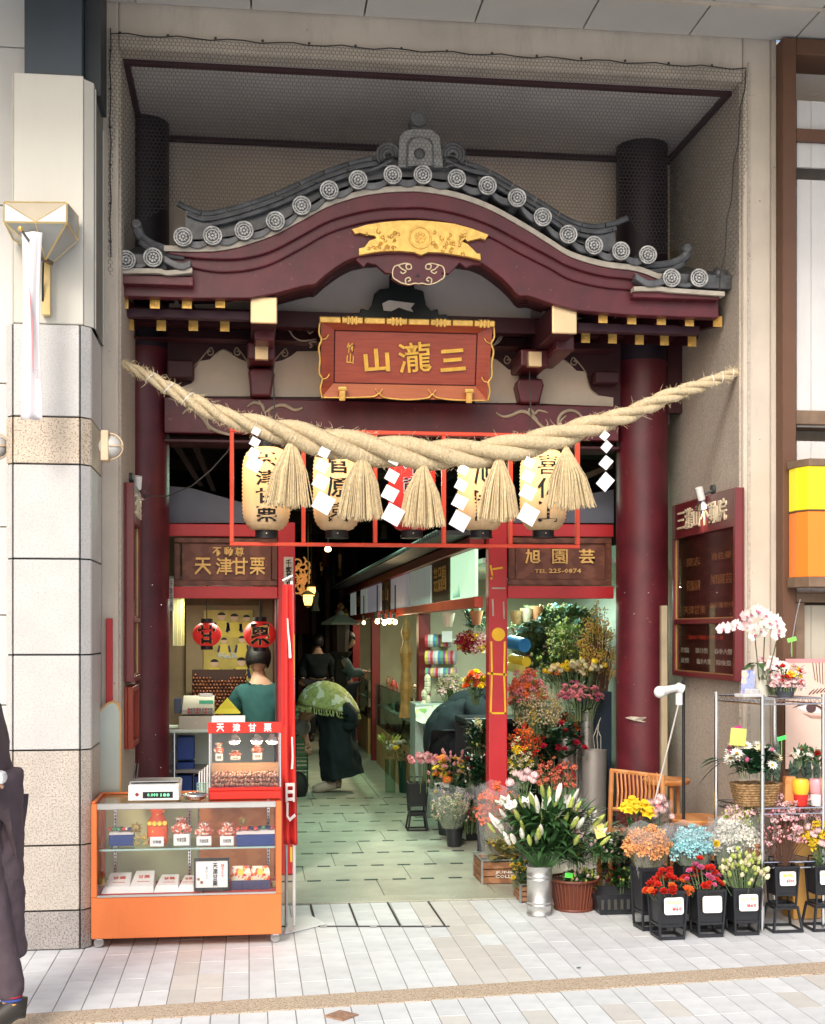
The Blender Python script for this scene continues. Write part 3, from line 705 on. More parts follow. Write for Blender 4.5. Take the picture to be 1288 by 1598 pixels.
for Y, pts in ((.76, [(193, 473), (242, 473), (292, 473), (344, 472), (941, 496), (986, 498), (1032, 499), (1076, 501), (1120, 502)]),
   (1.0, [(202, 507), (252, 508), (302, 508), (351, 509), (914, 527), (956, 528), (998, 530), (1037, 531), (1080, 533)])):
 for p in pts:
  c = at(*p, Y); r_ = inst(rfm, 'rafter', gate, c, sc=(1, (1.5 - Y) / .95, 1)); g_ = inst(gm, 'gilt_end', r_, c)
def pxbox(name, x0, y0, x1, y1, Ya, Yb, mat, par=None, bev=.003, **k):
 a, b = at(x0, y0, Ya), at(x1, y1, Ya); m = MB(); m.box(a.x, b.x, Ya, Yb, b.z, a.z); return m.build(name, mat, par, bev=bev, **k)
plum = M('plum beam paint', (.055, .02, .035), .5, var=.1)
pxbox('eave_beam', 190, 480, 391, 499, .86, .92, plum, gate); pxbox('eave_beam', 902, 503, 1092, 522, .86, .92, plum, gate)
xlw, xrw = XL + .013, XR - .013
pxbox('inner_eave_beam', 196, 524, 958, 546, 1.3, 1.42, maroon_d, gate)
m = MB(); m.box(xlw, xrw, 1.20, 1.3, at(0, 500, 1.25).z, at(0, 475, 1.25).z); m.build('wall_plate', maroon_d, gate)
# purlin ends with brass plates
for (x0, y0, x1, y1, bx, by) in ((391, 462, 433, 505, 408, 549), (862, 474, 901, 521, 835, 560)):
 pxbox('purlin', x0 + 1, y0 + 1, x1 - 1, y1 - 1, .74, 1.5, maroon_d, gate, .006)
 c = pxbox('brass_plate', x0, y0, x1, y1, .715, .738, goldpale, gate, .007)
 pxbox('bracket_arm', x0 + 6, y1 + 2, x1 - 4, y1 + 26, .95, 1.5, maroon, gate, .01)
 pxbox('bracket_block', bx - 22, by - 16, bx + 22, by + 12, 1.18, 1.5, maroon, gate, .012)
 pxbox('brass_end', bx - 10, by - 12, bx + 11, by + 12, 1.13, 1.179, goldpale, gate, .003)
# columns
cr_ = 42 / ppm(1.55) * .985
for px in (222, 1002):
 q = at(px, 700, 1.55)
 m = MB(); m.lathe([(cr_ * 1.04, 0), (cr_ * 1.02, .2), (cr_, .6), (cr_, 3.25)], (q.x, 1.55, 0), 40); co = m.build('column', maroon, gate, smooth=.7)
 m = MB(); m.lathe([(cr_ * .99, 3.251), (cr_ * .99, ZC)], (q.x, 1.55, 0), 40); m.build('column_top', M('black plum column top', (.02, .012, .02), .5, var=.2), gate, smooth=.7)  # upper length of the column, a darker colour than the shaft below
 if px > 500:
  m = MB()
  pts = [(975, 1120), (984, 1118), (1000, 1119), (1018, 1119), (1027, 1121), (1022, 1125), (1004, 1127), (988, 1124)]
  m2 = []
  for (x, y) in pts:
   a = (x - 1002) / 42; m2.append(at(x, y, 1.55 - cr_ * math.sqrt(max(0, 1 - a * a)) * 1.01 - .003))
  m.poly(m2); m.build('paint_chip', plaster, co)
 else:
  pass
# small screws and knocks on the columns
sp = MB(); sp.ball((0, 0, 0), .005, 6, 4); spm = sp.mesh('screw_head', chrome)
for (x, y) in ((238, 913), (252, 944), (236, 978), (222, 1008), (213, 1086), (243, 1147), (223, 1174), (251, 1198), (975, 925), (990, 958), (1012, 925), (990, 1068), (965, 1065)):
 a = (x - (222 if x < 500 else 1002)) / 42
 inst(spm, 'screw_head', gate, at(x, y, 1.55 - cr_ * math.sqrt(max(0, 1 - a * a)) - .003), sc=U(.5, 1))
# lintel and gable wall
lint = pxbox('lintel', 256, 619, 966, 688, 1.42, 1.56, maroon, gate, .006)
pxbox('lintel_soffit', 256, 689, 966, 697, 1.44, 1.7, maroon_d, gate)
gb = at(300, 500, 1.36).z
m = MB(); xs = list(range(426, 836, 10))
t = [(q.x, q.z) for q in (at(x, min(yi(BB, x) + 14, 500), 1.34) for x in xs)]
m.strip([(a, max(b, gb + .02)) for a, b in t], [(a, gb) for a, b in t], 1.3, 1.36); m.build('gable_wall', M('grey gable plaster', (.66, .58, .52), .8, var=.05), gate)
pxbox('gable_beam', 433, 499, 830, 512, 1.24, 1.4, maroon_d, gate)
m = MB(); m.box(xlw, xrw, 1.5, 1.56, at(0, 622, 1.5).z, at(0, 505, 1.5).z); m.build('bracket_board', maroon_d, gate)
# dark frog leg strut
kb = cpoly([(528, 503), (545, 498), (552, 490), (560, 492), (563, 483), (574, 486), (580, 478), (584, 460), (592, 453), (608, 452), (608, 430), (646, 430), (646, 452), (660, 456), (664, 478), (672, 487), (682, 484), (684, 493), (696, 492), (702, 500), (715, 503)], 1.19, 1.25, 'frog_leg_strut', M('black green lacquer', (.008, .012, .012), .4), gate, Yp=1.22, bev=.004)
cpoly([(596, 476), (606, 471), (646, 476), (640, 483), (644, 489), (632, 486), (622, 482), (610, 488), (598, 487)], 1.181, 1.189, 'strut_opening', M('grey gable plaster'  , (.4, .36, .33)), kb, Yp=1.22)
# cream cloud panels between brackets
def z4(p): return (180 + p[0] / 3.79, 400 + p[1] / 3.79)
def z5(p): return (760 + p[0] / 3.22, 400 + p[1] / 3.22)
pan = M('cream cloud panel', (.64, .55, .44), .75, var=.05, dirt=.2)
edge_ = M('tan carved edge', (.42, .34, .25), .6, var=.15)
PL1 = [z4(p) for p in ((345, 828), (350, 790), (455, 750), (462, 680), (500, 620), (560, 610), (590, 580), (640, 552), (690, 580), (730, 605), (780, 625), (788, 700), (800, 828))]
PL2 = [z4(p) for p in ((918, 832), (945, 700), (910, 668), (935, 627), (990, 615), (1040, 590), (1075, 562), (1260, 560), (1260, 832))]
PR1 = [z5(p) for p in ((-60, 490), (0, 500), (50, 520), (80, 545), (110, 570), (155, 572), (160, 620), (150, 640), (165, 737), (-60, 737))]
PR2 = [z5(p) for p in ((265, 740), (280, 640), (250, 605), (275, 575), (310, 560), (340, 530), (375, 520), (420, 545), (450, 575), (495, 580), (500, 610), (520, 670), (560, 700), (635, 710), (635, 755))]
for P in (PL1, PL2, PR1, PR2): cpoly(P, 1.488, 1.4999, 'cloud_panel', pan, gate, Yp=1.49)
m = MB()
def spir(cx, cy, r, s_, tail):
 return [(cx + s_ * r * (1 - i / 12) * math.cos(i * .75 + 1.6), cy - r * (1 - i / 12) * math.sin(i * .75 + 1.6)) for i in range(11)][::-1] + tail
for (c, s_, tl) in ((z4((560, 568)), -1, [z4((500, 615)), z4((465, 660)), z4((460, 745))]), (z4((725, 568)), 1, [z4((780, 622)), z4((790, 690))]), (z4((1000, 575)), -1, [z4((935, 625)), z4((912, 665)), z4((945, 700))]),
     (z5((325, 528)), -1, [z5((275, 572)), z5((250, 604)), z5((280, 640))]), (z5((440, 532)), 1, [z5((494, 578)), z5((502, 610)), z5((520, 668)), z5((558, 698))]), (z5((105, 525)), 1, [z5((155, 570)), z5((160, 618))])):
 scr(spir(c[0], c[1], 6.5, s_, tl), .005, 'carved_scroll', edge_, gate, 1.484, 3)
for P in ([z4(p) for p in ((595, 578), (640, 552), (692, 578))], [z5(p) for p in ((340, 530), (378, 518), (422, 545))]): scr(P, .005, 'carved_scroll', edge_, gate, 1.484, 3)
# bracket vases
for P in ([z4(p) for p in ((790, 690), (800, 665), (925, 665), (940, 690), (920, 828), (800, 828))], [z5(p) for p in ((148, 650), (158, 617), (275, 617), (285, 650), (262, 737), (168, 737))]):
 cpoly(P, 1.36, 1.487, 'bracket_vase', maroon, gate, Yp=1.38, bev=.012)
for P in ((260, 560, 303, 590), (930, 578, 968, 598)):
 pxbox('side_bracket', *P, 1.38, 1.487, maroon_d, gate, .012)
# carved arms either side of the plaque
arm = M('carved arm edge', (.36, .29, .24), .6)
for P in ([z4(p) for p in ((960, 425), (1000, 420), (1030, 440), (1060, 480), (1110, 500), (1190, 490))], [z4(p) for p in ((1090, 400), (1130, 430), (1150, 455), (1180, 430), (1165, 410), (1120, 402), (1190, 395))],
  [z4(p) for p in ((1190, 505), (1150, 510), (1165, 530), (1150, 540))], [z5(p) for p in ((10, 460), (40, 440), (70, 400), (110, 390), (145, 397))], [z5(p) for p in ((20, 455), (60, 430), (85, 395), (120, 388))]):
 scr(P, .0055, 'carved_scroll', arm, gate, 1.3, 4)
# leaf scrolls on the lintel
lf = M('taupe carved leaf', (.36, .30, .22), .55, var=.15)
for P, r in (([z4(p) for p in ((395, 935), (430, 905), (470, 915), (520, 960), (560, 1010), (620, 1040), (700, 1060))], .013), ([z4(p) for p in ((560, 1030), (535, 980), (545, 930), (575, 890), (570, 870))], .011), ([z4(p) for p in ((660, 960), (640, 930), (670, 905), (700, 935), (680, 965), (650, 975))], .008),
   ([z4(p) for p in ((880, 930), (940, 890), (1000, 880), (1060, 910), (1110, 895))], .012), ([z4(p) for p in ((780, 890), (820, 865), (870, 880), (880, 920))], .01), ([z4(p) for p in ((850, 850), (865, 880), (880, 920))], .008),
   ([z5(p) for p in ((45, 785), (80, 805), (120, 800), (170, 780), (210, 790), (250, 830), (300, 872))], .012), ([z5(p) for p in ((210, 790), (215, 765), (240, 790), (260, 775), (305, 785))], .009), ([z5(p) for p in ((230, 790), (250, 820), (262, 845), (310, 875))], .008),
   ([z5((420 + 62 * math.cos(t), 832 - 58 * math.sin(t))) for t in [-.6 + i * .55 for i in range(11)]], .011), ([z5(p) for p in ((400, 800), (370, 830), (385, 862), (420, 850))], .008)):
 scr(P, r, 'carved_leaf', lf, gate, 1.415, 4, taper=True)
# ---- name plaque
plq = thing('name_plaque', 'carved red wood name plaque with gilt frame and gold brush writing under the roof', 'plaque', (0, 0, 0))
wood = M('red brown polished wood', (.30, .045, .022), .35, sc=5, stretch=(1, 1, 14), spec=.6, col2=(.40, .075, .03))
wood2 = M('orange brown polished wood', (.42, .11, .035), .35, sc=5, stretch=(1, 1, 12), col2=(.5, .14, .05))
S = 1 / ppm(1.15)
def bx(nm, x0, x1, z0, z1, y0, y1, mat, bev=.003): m = MB(); m.box(x0 * S, x1 * S, y0, y1, z0 * S, z1 * S); return m.build(nm, mat, plq, bev=bev)
bx('field_board', -112, 112, -36, 44, -.01, .02, wood)
def fr(nm, pts, y0, y1, mat, bev=.003):
 m = MB(); m.prism([(x * S, z * S) for x, z in pts], y0, y1); return m.build(nm, mat, plq, bev=bev)
def slope(nm, o, i, mat, yo=-.055, yi_=-.012):
 m = MB(); a, b = o; c, d = i
 vs = [(a[0] * S, yo, a[1] * S), (b[0] * S, yo, b[1] * S), (d[0] * S, yi_, d[1] * S), (c[0] * S, yi_, c[1] * S)]
 m.add(vs + [(x, .03, z) for x, y, z in vs], [(0, 1, 2, 3), (4, 5, 6, 7), (0, 1, 5, 4), (1, 2, 6, 5), (2, 3, 7, 6), (3, 0, 4, 7)]); return m.build(nm, mat, plq)
slope('frame_top', ((-134, 58), (134, 58)), ((-112, 44), (112, 44)), wood); slope('frame_bottom', ((-132, -58), (130, -58)), ((-112, -36), (112, -36)), wood2)
slope('frame_side', ((-134, 58), (-132, -58)), ((-112, 44), (-112, -36)), wood); slope('frame_side', ((134, 58), (130, -58)), ((112, 44), (112, -36)), wood)
for x in range(-4, 4):
 bx('gilt_edging', x * 34.4 + 1, x * 34.4 + 33.6, 56, 65, -.075, .0, gold, .004)
 for dx in (-3, 0, 3): bx('gilt_bead', x * 34.4 + 17 + dx * 2 - 2, x * 34.4 + 17 + dx * 2 + 2, 54, 66.5, -.08, -.01, gold, .003) if x % 2 else None
def pt(pts, r, nm='gilt_scroll'):
 m = MB(); m.tube([(x * S, y, z * S) for x, y, z in spl(pts, 5)], r, 5); return m.build(nm, gold, plq, smooth=True)
for s_ in (-1, 1):
 pt([(s_ * 136, -.058, 56), (s_ * 137, -.058, 40), (s_ * 133, -.058, 30), (s_ * 137, -.058, 18), (s_ * 135, -.058, 0), (s_ * 136, -.058, -20), (s_ * 131, -.058, -30), (s_ * 134, -.058, -44), (s_ * 131, -.058, -59)], .007)
 pt([(s_ * 134, -.06, 30), (s_ * 126, -.055, 32), (s_ * 122, -.05, 38)], .004); pt([(s_ * 132, -.06, -30), (s_ * 124, -.055, -28), (s_ * 120, -.05, -22)], .004)
pt([(-131, -.06, -58), (-80, -.06, -57), (-50, -.06, -55), (-42, -.06, -50), (-34, -.06, -56), (0, -.06, -59), (34, -.06, -56), (42, -.06, -50), (50, -.06, -55), (80, -.06, -58), (131, -.06, -58)], .0055)
for s_ in (-1, 1):
 pt([(s_ * 42 - 6, -.05, -43), (s_ * 42, -.05, -50), (s_ * 42 + 6, -.05, -43)], .003)
for p in ((-112, -36, 112, -36), (-112, 44, 112, 44), (-112, -36, -112, 44), (112, -36, 112, 44)):
 m = MB(); m.tube([(p[0] * S, -.014, p[1] * S), (p[2] * S, -.014, p[3] * S)], .003, 4); m.build('field_bead', maroon_d, plq)
brush = M('bright gold leaf writing', (.85, .5, .08), .35, metal=.35, var=.15, sc=20)
for ch_, x, z, wd, hg in (('三', 74, 3, 40, 34), ('瀧', 14, 6, 52, 46), ('山', -46, 0, 40, 36)):
 text(ch_, 'gold_character', brush, plq, (x * S, -.018, z * S), wide=wd * S, height=hg * S, depth=.018, bold=.028, rot=(0, -.10, 0))
text('竹山', 'signature', brush, plq, (-87 * S, -.014, 10 * S), wide=13 * S, height=32 * S, depth=.008, vertical=True, bold=.01, rot=(0, .05, 0))
for s_ in (-1, 1):
 c = at(523 if s_ < 0 else 724, 607, 1.2)
 m = MB(); m.box(s_ * 100 * S - .018, s_ * 100 * S + .018, -.09, -.055, -62 * S, -46 * S); m.box(s_ * 100 * S - .026, s_ * 100 * S + .026, -.095, -.06, -46 * S, -40 * S); m.build('gilt_foot', gold, plq, bev=.005)
plq.location = at(633, 563, 1.15); plq.rotation_euler = (math.radians(15), math.radians(-.2), 0)
# ================================================================ rope, tassels, paper streamers, lanterns
straw = M('rice straw', (.62, .50, .30), .8, var=.22, sc=40, bump=.8, bs=130, stretch=(1, 1, 1))
straw2 = M('pale straw', (.68, .55, .33), .75, var=.2, sc=60, objr=.05)
RP_ = [(187, 566, 9), (214, 580, 17), (240, 594, 21), (300, 628, 27), (350, 651, 31), (400, 666, 40), (450, 681, 50), (500, 694, 56), (560, 704, 60), (620, 711, 60), (680, 714, 58), (740, 713, 54), (800, 704, 52), (860, 690, 48), (920, 671, 42), (980, 649, 33), (1040, 622, 27), (1100, 601, 22), (1135, 588, 18), (1160, 581, 11)]
def ropeY(px):
 t = (px - 187) / 973; return YF + .06 - .10 * math.sin(math.pi * t)
rope = thing('straw_rope', 'thick twisted straw rope slung across the gate from wall to wall', 'rope', at(673, 714, ropeY(673)))
cs = spl([(a[0], a[1] - (5 if a[2] > 40 else 2), a[2]) for a in RP_], 16)
cpts = [at(c[0], c[1], ropeY(c[0])) for c in cs]; rad = [c[2] * (.84 if c[2] > 30 else .92) / 2 / ppm(.45) for c in cs]
ph = [0.]
for i in range(1, len(cpts)): ph.append(ph[-1] + 2 * math.pi * (cpts[i] - cpts[i - 1]).length / (rad[i] * 2 * 5.2))
ropeS = M('rope straw', (.60, .49, .31), .85, var=.16, sc=90, bump=1, bs=90)
# wound look: rings of straw across each strand
nt_ = ropeS.node_tree
for k in range(3):
 P = []; Rr = []
 for i, c in enumerate(cpts):
  t = (cpts[min(i + 1, len(cpts) - 1)] - cpts[max(0, i - 1)]).normalized(); b = Vector((0, 1, 0)); b = (b - t * b.dot(t)).normalized(); n = t.cross(b)
  a = ph[i] + k * 2 * math.pi / 3 + 1.0; R_ = rad[i]
  P.append(c + (b * math.cos(a) + n * math.sin(a)) * R_ * .54); Rr.append(R_ * .51)
 # fine ribs
 Q = spl(P, 7); RQ = []
 for i in range(len(Q)):
  r0 = Rr[min(i // 7, len(Rr) - 1)]; r1 = Rr[min(i // 7 + 1, len(Rr) - 1)]; rr = r0 + (r1 - r0) * (i % 7) / 7
  RQ.append(rr * (1 + .05 * math.sin(i * 1.9 + k) + U(-.04, .04)))
 m = MB(); m.tube(Q, RQ, 14); m.build('strand', ropeS, rope, smooth=True)
m = MB()
for i in range(1500):
 j = int(U(3, len(cpts) - 4)); c = cpts[j]; a = U(0, 6.28); t = (cpts[j + 1] - cpts[j]).normalized(); b = Vector((0, 1, 0)); n = t.cross(b)
 d = (b * math.cos(a) + n * math.sin(a)); s0 = c + d * rad[j] * .98 + t * U(-.01, .01)
 L = U(.008, .03) if rnd.random() < .85 else U(.03, .055); e = s0 + (d * U(.2, 1) + t * U(-1, 1) + Vector((0, 0, U(-.4, .3)))) .normalized() * L
 md_ = (s0 + e) / 2 + t * U(-.006, .006)
 m.tube([s0, md_, e], [.0011, .0009, .0004], 3, cap=False)
m.build('loose_fibre', straw, rope, kind='stuff', fix=False)
for px in (236, 264, 294, 1110, 1126, 1142):
 j = min(range(len(cs)), key=lambda i: abs(cs[i][0] - px)); c = cpts[j]; t = (cpts[j + 1] - cpts[j]).normalized(); b = Vector((0, 1, 0)); n = t.cross(b)
 m = MB(); m.tube([c + (b * math.cos(a) + n * math.sin(a)) * rad[j] * 1.06 + t * .012 * math.sin(a) for a in [i * .524 for i in range(13)]], .0028, 5); m.build('cord_tie', white, rope, smooth=True)
for px, py, s_ in ((186, 566, 1), (1161, 581, -1)):
 q = at(px, py, YF + .06); m = MB(); m.tube([q + Vector((-.03 * s_, 0, .0)), q + Vector((.02 * s_, 0, 0))], .012, 8); m.box(q.x - (.032 if s_ > 0 else -.02), q.x - (.02 if s_ > 0 else -.032), q.y - .03, q.y + .03, q.z - .05, q.z + .05); m.build('wall_hook', dk, rope)
def rope_bottom(px):
 j = min(range(len(cs)), key=lambda i: abs(cs[i][0] - px)); return cpts[j] - Vector((0, 0, rad[j] * .8))
ords = ['leftmost', 'second from left', 'middle', 'second from right', 'rightmost']
for i, (tx, ty, bx0, bx1, by) in enumerate(((456, 692, 410, 490, 797), (566, 712, 524, 601, 817), (661, 728, 621, 700, 829), (780, 718, 742, 815, 820), (884, 704, 845, 934, 802))):
 T = at(tx, ty, ropeY(tx) - .03); T.z = at(tx, ty, T.y).z + .01
 lab = ['straw tassel hanging in front of the chestnut shop lantern at the left', 'straw tassel hanging in front of the second paper lantern', 'straw tassel hanging over the red paper lantern', 'straw tassel hanging in front of the fourth paper lantern', 'straw tassel hanging in front of the rightmost paper lantern'][i]
 th = thing('straw_tassel', lab, 'tassel', T, 'straw tassels hanging from the rope')
 m = MB(); S_ = 1 / ppm(.4)
 for k in range(230):
  a = U(0, 6.283); r = math.sqrt(U(0, 1)); ex = ((bx0 + bx1) / 2 - tx) * S_ + r * math.cos(a) * (bx1 - bx0) / 2 * S_; ey = r * math.sin(a) * .065
  L = (by - ty) * S_ * U(.93, 1.02) - abs(ex) * .12
  top = T + Vector((math.cos(a) * r * .014, math.sin(a) * r * .014, U(-.0, .01)))
  bow = Vector((ex * .12, ey * .2, 0)); mid = top + (Vector((ex, ey, -L))) * .5 + bow * U(.4, 1.2)
  w_ = U(.0018, .0030)
  m.tube([top, mid, T + Vector((ex, ey, -L))], [w_, w_, w_ * .8], 4)
 m.build('straw_bundle', straw2, th, fix=False, kind='stuff')
 m = MB(); m.tube([T + Vector((.016 * math.cos(a), .016 * math.sin(a), -.012 - a * .0012)) for a in [j * .6 for j in range(22)]], .0022, 5); m.build('binding', straw, th)
 m = MB(); m.tube([T, T + Vector((0, .01, .06))], .006, 6); m.build('hanging_loop', straw, th)
paper = M('white paper', (.86, .86, .86), .7, var=.01)
for i, (pts, sz, yaw_) in enumerate(((((400, 673), (398, 690), (396, 708), (397, 724)), 14, .2), (((506, 706), (503, 727), (501, 752), (505, 785)), 19, 0), (((616, 717), (612, 743), (609, 770), (614, 803)), 19, 0),
         (((723, 733), (720, 757), (718, 783), (718, 813)), 18, 0), (((826, 722), (824, 743), (824, 768), (825, 803)), 19, 0), (((944, 680), (947, 697), (946, 722), (945, 752)), 17, -.2))):
 Yp = ropeY(pts[0][0]) - .055
 lab = ['short folded white paper streamer beside the leftmost paper lantern', 'white zigzag paper streamer between the two left lanterns', 'white zigzag paper streamer at the left edge of the red lantern', 'white zigzag paper streamer beside the fourth lantern',
  'white zigzag paper streamer at the left edge of the rightmost lantern', 'narrow white paper streamer hanging alone in front of the right column'][i]
 th = thing('paper_streamer', lab, 'streamer', at(pts[0][0], pts[0][1] - 8, Yp), 'paper streamers hanging from the rope')
 m = MB(); m.tube([at(pts[0][0] + 1, pts[0][1] - 14, Yp + .02), at(pts[0][0], pts[0][1] - 2, Yp)], .0015, 4); m.build('thread', white, th)
 for k, (x, y) in enumerate(pts):
  h = sz * .9 * (.62 + .12 * k) * (1 if k < 3 else 1.15) / ppm(Yp); c = at(x, y, Yp - .004 * k); a = math.radians(28 if i < 5 else 40)
  w_ = h * (1.0 if i < 5 else .8)
  u_ = Vector((math.cos(-a), .15 if k % 2 else -.15, math.sin(-a))) * w_ * .75; v_ = Vector((math.sin(a), 0, math.cos(a))) * h * .72
  p = [c - u_ - v_, c + u_ - v_, c + u_ + v_, c - u_ + v_]
  m = MB(); m.add(p + [q + Vector((0, .0012, 0)) for q in p], [(0, 1, 2, 3), (7, 6, 5, 4), (0, 1, 5, 4), (1, 2, 6, 5), (2, 3, 7, 6), (3, 0, 4, 7)]); m.build('paper_fold', paper, th)
# ---- lantern frame
YL = 1.05
lfr = thing('lantern_frame', 'orange red metal frame with five bays holding the paper lanterns', 'frame', at(632, 760, YL))
x0, x1 = at(362, 700, YL).x, at(902, 700, YL).x; zt_ = at(632, 676, YL).z; zb_ = at(632, 851, YL).z; tw = .012
for nm, z in (('top_rail', zt_), ('bottom_rail', zb_)):
 for yy in (YL,): m = MB(); m.box(x0 - tw, x1 + tw, yy - .012, yy + .012, z - .011, z + .011); m.build(nm, redor, lfr, bev=.003)
for px in (362, 474, 586, 693, 797, 902):
 x = at(px, 700, YL).x; m = MB(); m.box(x - tw, x + tw, YL - .010, YL + .03, zb_ + .011, zt_ - .011); m.build('upright', redor, lfr, bev=.003)
for px in (430, 830):
 q = at(px, 676, YL)
 for dx in (0,):
  m = MB(); m.tube([(q.x, YL, zt_), (q.x + (-.01 if px < 600 else .03), YL + .2, zt_ + .42)], .004, 5); m.build('hanging_chain', dk, lfr)
m = MB(); m.tube([at(366, 686, YL), at(355, 705, YL + .05), at(330, 733, YL + .1), at(300, 758, 1.1), at(262, 774, 1.2), at(226, 774, 1.2)], .004, 5)
tag(m.build('lamp_cable', dk), 'thin grey cable drooping from the lantern frame to the left column', 'cable')
def lantern(px, body, ecol, name_label, txt, tcol, es, outline=None, dx=0):
 c = at(px, 765, YL + .0); zt, zb = at(px, 699 + (px - 416) * .008, YL).z, at(px, 828, YL).z; H = zt - zb; Rr = .137
 th = thing('paper_lantern', name_label, 'lantern', (c.x, YL, zb), 'paper lanterns in the orange frame')
 prof = []; n = 44
 for i in range(n + 1):
  t = i / n; z = -0 + H * t; e = abs(2 * t - 1); r = Rr * (1 - e ** 6 * .42) if e < .995 else Rr * .52
  r += (.0032 if i % 2 else -.002); prof.append((r, z))
 m = MB(); m.lathe(prof, (c.x, YL, zb), 28); b_ = m.build('paper_body', body, th, smooth=True, fix=True)
 for z0, z1 in ((-.045, .006), (H - .006, H + .04)):
  m = MB(); m.lathe([(.062, z0), (.067, z0), (.067, z0 + .012), (.064, z0 + .014), (.064, z1 - .008), (.068, z1 - .006), (.068, z1)], (c.x, YL, zb), 24); m.build('black_ring', black, th, smooth=.7)
 m = MB(); m.ball((c.x, YL - .068, zb - .02), .005, 6, 4); m.build('ring_pin', goldpale, th)
 m = MB(); m.tube([(c.x, YL, zb + H + .03), (c.x, YL + .004, zt_ + .005)], .003, 5); m.build('hanger', dk, th)
 # writing follows the curve of the paper
 k = len(txt); hh = H * .86 / k
 for i, chh in enumerate(txt):
  zc = zb + H * .93 - hh * (i + .5); me = txtmesh(chh, tcol, depth=.0016, wide=.125, height=hh * .86, bold=.022)
  if outline:
   mo = txtmesh(chh, outline, depth=.001, wide=.137, height=hh * .95, bold=.055)
  for q, off in ((me, .0042), *(((mo, .0032),) if outline else ())):
   for v in q.vertices:
    a = (v.co.x + dx) / Rr; e = abs(2 * (zc + v.co.z - zb) / H - 1); r = Rr * (1 - e ** 6 * .42)
    v.co = (math.sin(a) * (r + off), -math.cos(a) * (r + off) + v.co.y, v.co.z)
   q.name = 'character'; inst(q, 'character', th, (c.x, YL, zc))
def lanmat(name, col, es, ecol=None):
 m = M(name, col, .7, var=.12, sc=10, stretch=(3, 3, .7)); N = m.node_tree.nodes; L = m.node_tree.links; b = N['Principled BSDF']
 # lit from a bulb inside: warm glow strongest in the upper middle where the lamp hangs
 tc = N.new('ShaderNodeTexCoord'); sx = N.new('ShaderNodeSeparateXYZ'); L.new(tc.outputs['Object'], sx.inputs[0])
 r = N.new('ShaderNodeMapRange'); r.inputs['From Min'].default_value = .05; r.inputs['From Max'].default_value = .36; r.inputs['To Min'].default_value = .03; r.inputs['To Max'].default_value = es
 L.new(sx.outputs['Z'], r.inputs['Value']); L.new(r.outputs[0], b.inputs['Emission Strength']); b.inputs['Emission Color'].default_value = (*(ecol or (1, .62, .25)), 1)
 return m
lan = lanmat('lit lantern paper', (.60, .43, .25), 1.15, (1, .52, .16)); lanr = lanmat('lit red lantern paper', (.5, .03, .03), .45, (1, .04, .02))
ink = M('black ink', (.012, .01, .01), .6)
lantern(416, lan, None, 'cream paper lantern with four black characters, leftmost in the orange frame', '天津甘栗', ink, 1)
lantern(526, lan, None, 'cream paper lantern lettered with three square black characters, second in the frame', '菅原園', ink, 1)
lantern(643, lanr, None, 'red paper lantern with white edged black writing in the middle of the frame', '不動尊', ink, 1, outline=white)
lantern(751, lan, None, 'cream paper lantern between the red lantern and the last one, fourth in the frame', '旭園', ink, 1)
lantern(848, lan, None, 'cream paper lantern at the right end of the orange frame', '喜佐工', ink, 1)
# ================================================================ the arcade behind the gate
YG = 1.82
redp = M('red post paint', (.50, .022, .030), .4, var=.1, sc=4, dirt=.15, spec=.5)
dkred = M('dark red beam', (.22, .018, .02), .45, var=.1)
woodd = M('dark stained sign wood', (.14, .045, .028), .45, wave=2.2, stretch=(1, 1, 7), col2=(.20, .075, .045), bump=.2)
woodf = M('sign frame wood', (.12, .04, .025), .45, wave=3, stretch=(1, 1, 6), col2=(.17, .06, .036))
goldt = M('gold painted lettering', (.85, .52, .16), .4, var=.12, sc=30)
mint = M('mint white wall', (.55, .62, .55), .7, var=.05)
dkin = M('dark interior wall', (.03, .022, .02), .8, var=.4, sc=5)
plug = thing('arcade_shell', 'dark roof and walls of the covered arcade passage behind the gate', 'building', (0, YG, 0))
def wb(nm, x0, x1, y0, y1, z0, z1, mat, par=None, bev=0., **k): m = MB(); m.box(x0, x1, y0, y1, z0, z1); return m.build(nm, mat, par, bev=bev, **k)
ZA = 3.0
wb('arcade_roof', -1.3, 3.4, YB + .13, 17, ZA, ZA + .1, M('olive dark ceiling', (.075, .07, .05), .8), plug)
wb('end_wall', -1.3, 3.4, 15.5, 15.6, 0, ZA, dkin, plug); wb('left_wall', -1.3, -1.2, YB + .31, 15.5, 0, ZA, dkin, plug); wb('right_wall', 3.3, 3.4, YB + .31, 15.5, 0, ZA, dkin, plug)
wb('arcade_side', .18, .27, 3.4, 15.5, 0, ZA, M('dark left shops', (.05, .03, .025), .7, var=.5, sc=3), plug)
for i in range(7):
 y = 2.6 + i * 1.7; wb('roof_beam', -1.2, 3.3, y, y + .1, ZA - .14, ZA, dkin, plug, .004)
for i in range(4):
 x = -.6 + i * .8; wb('roof_purlin', x, x + .05, 2.2, 15, ZA - .05, ZA - .001, black, plug)
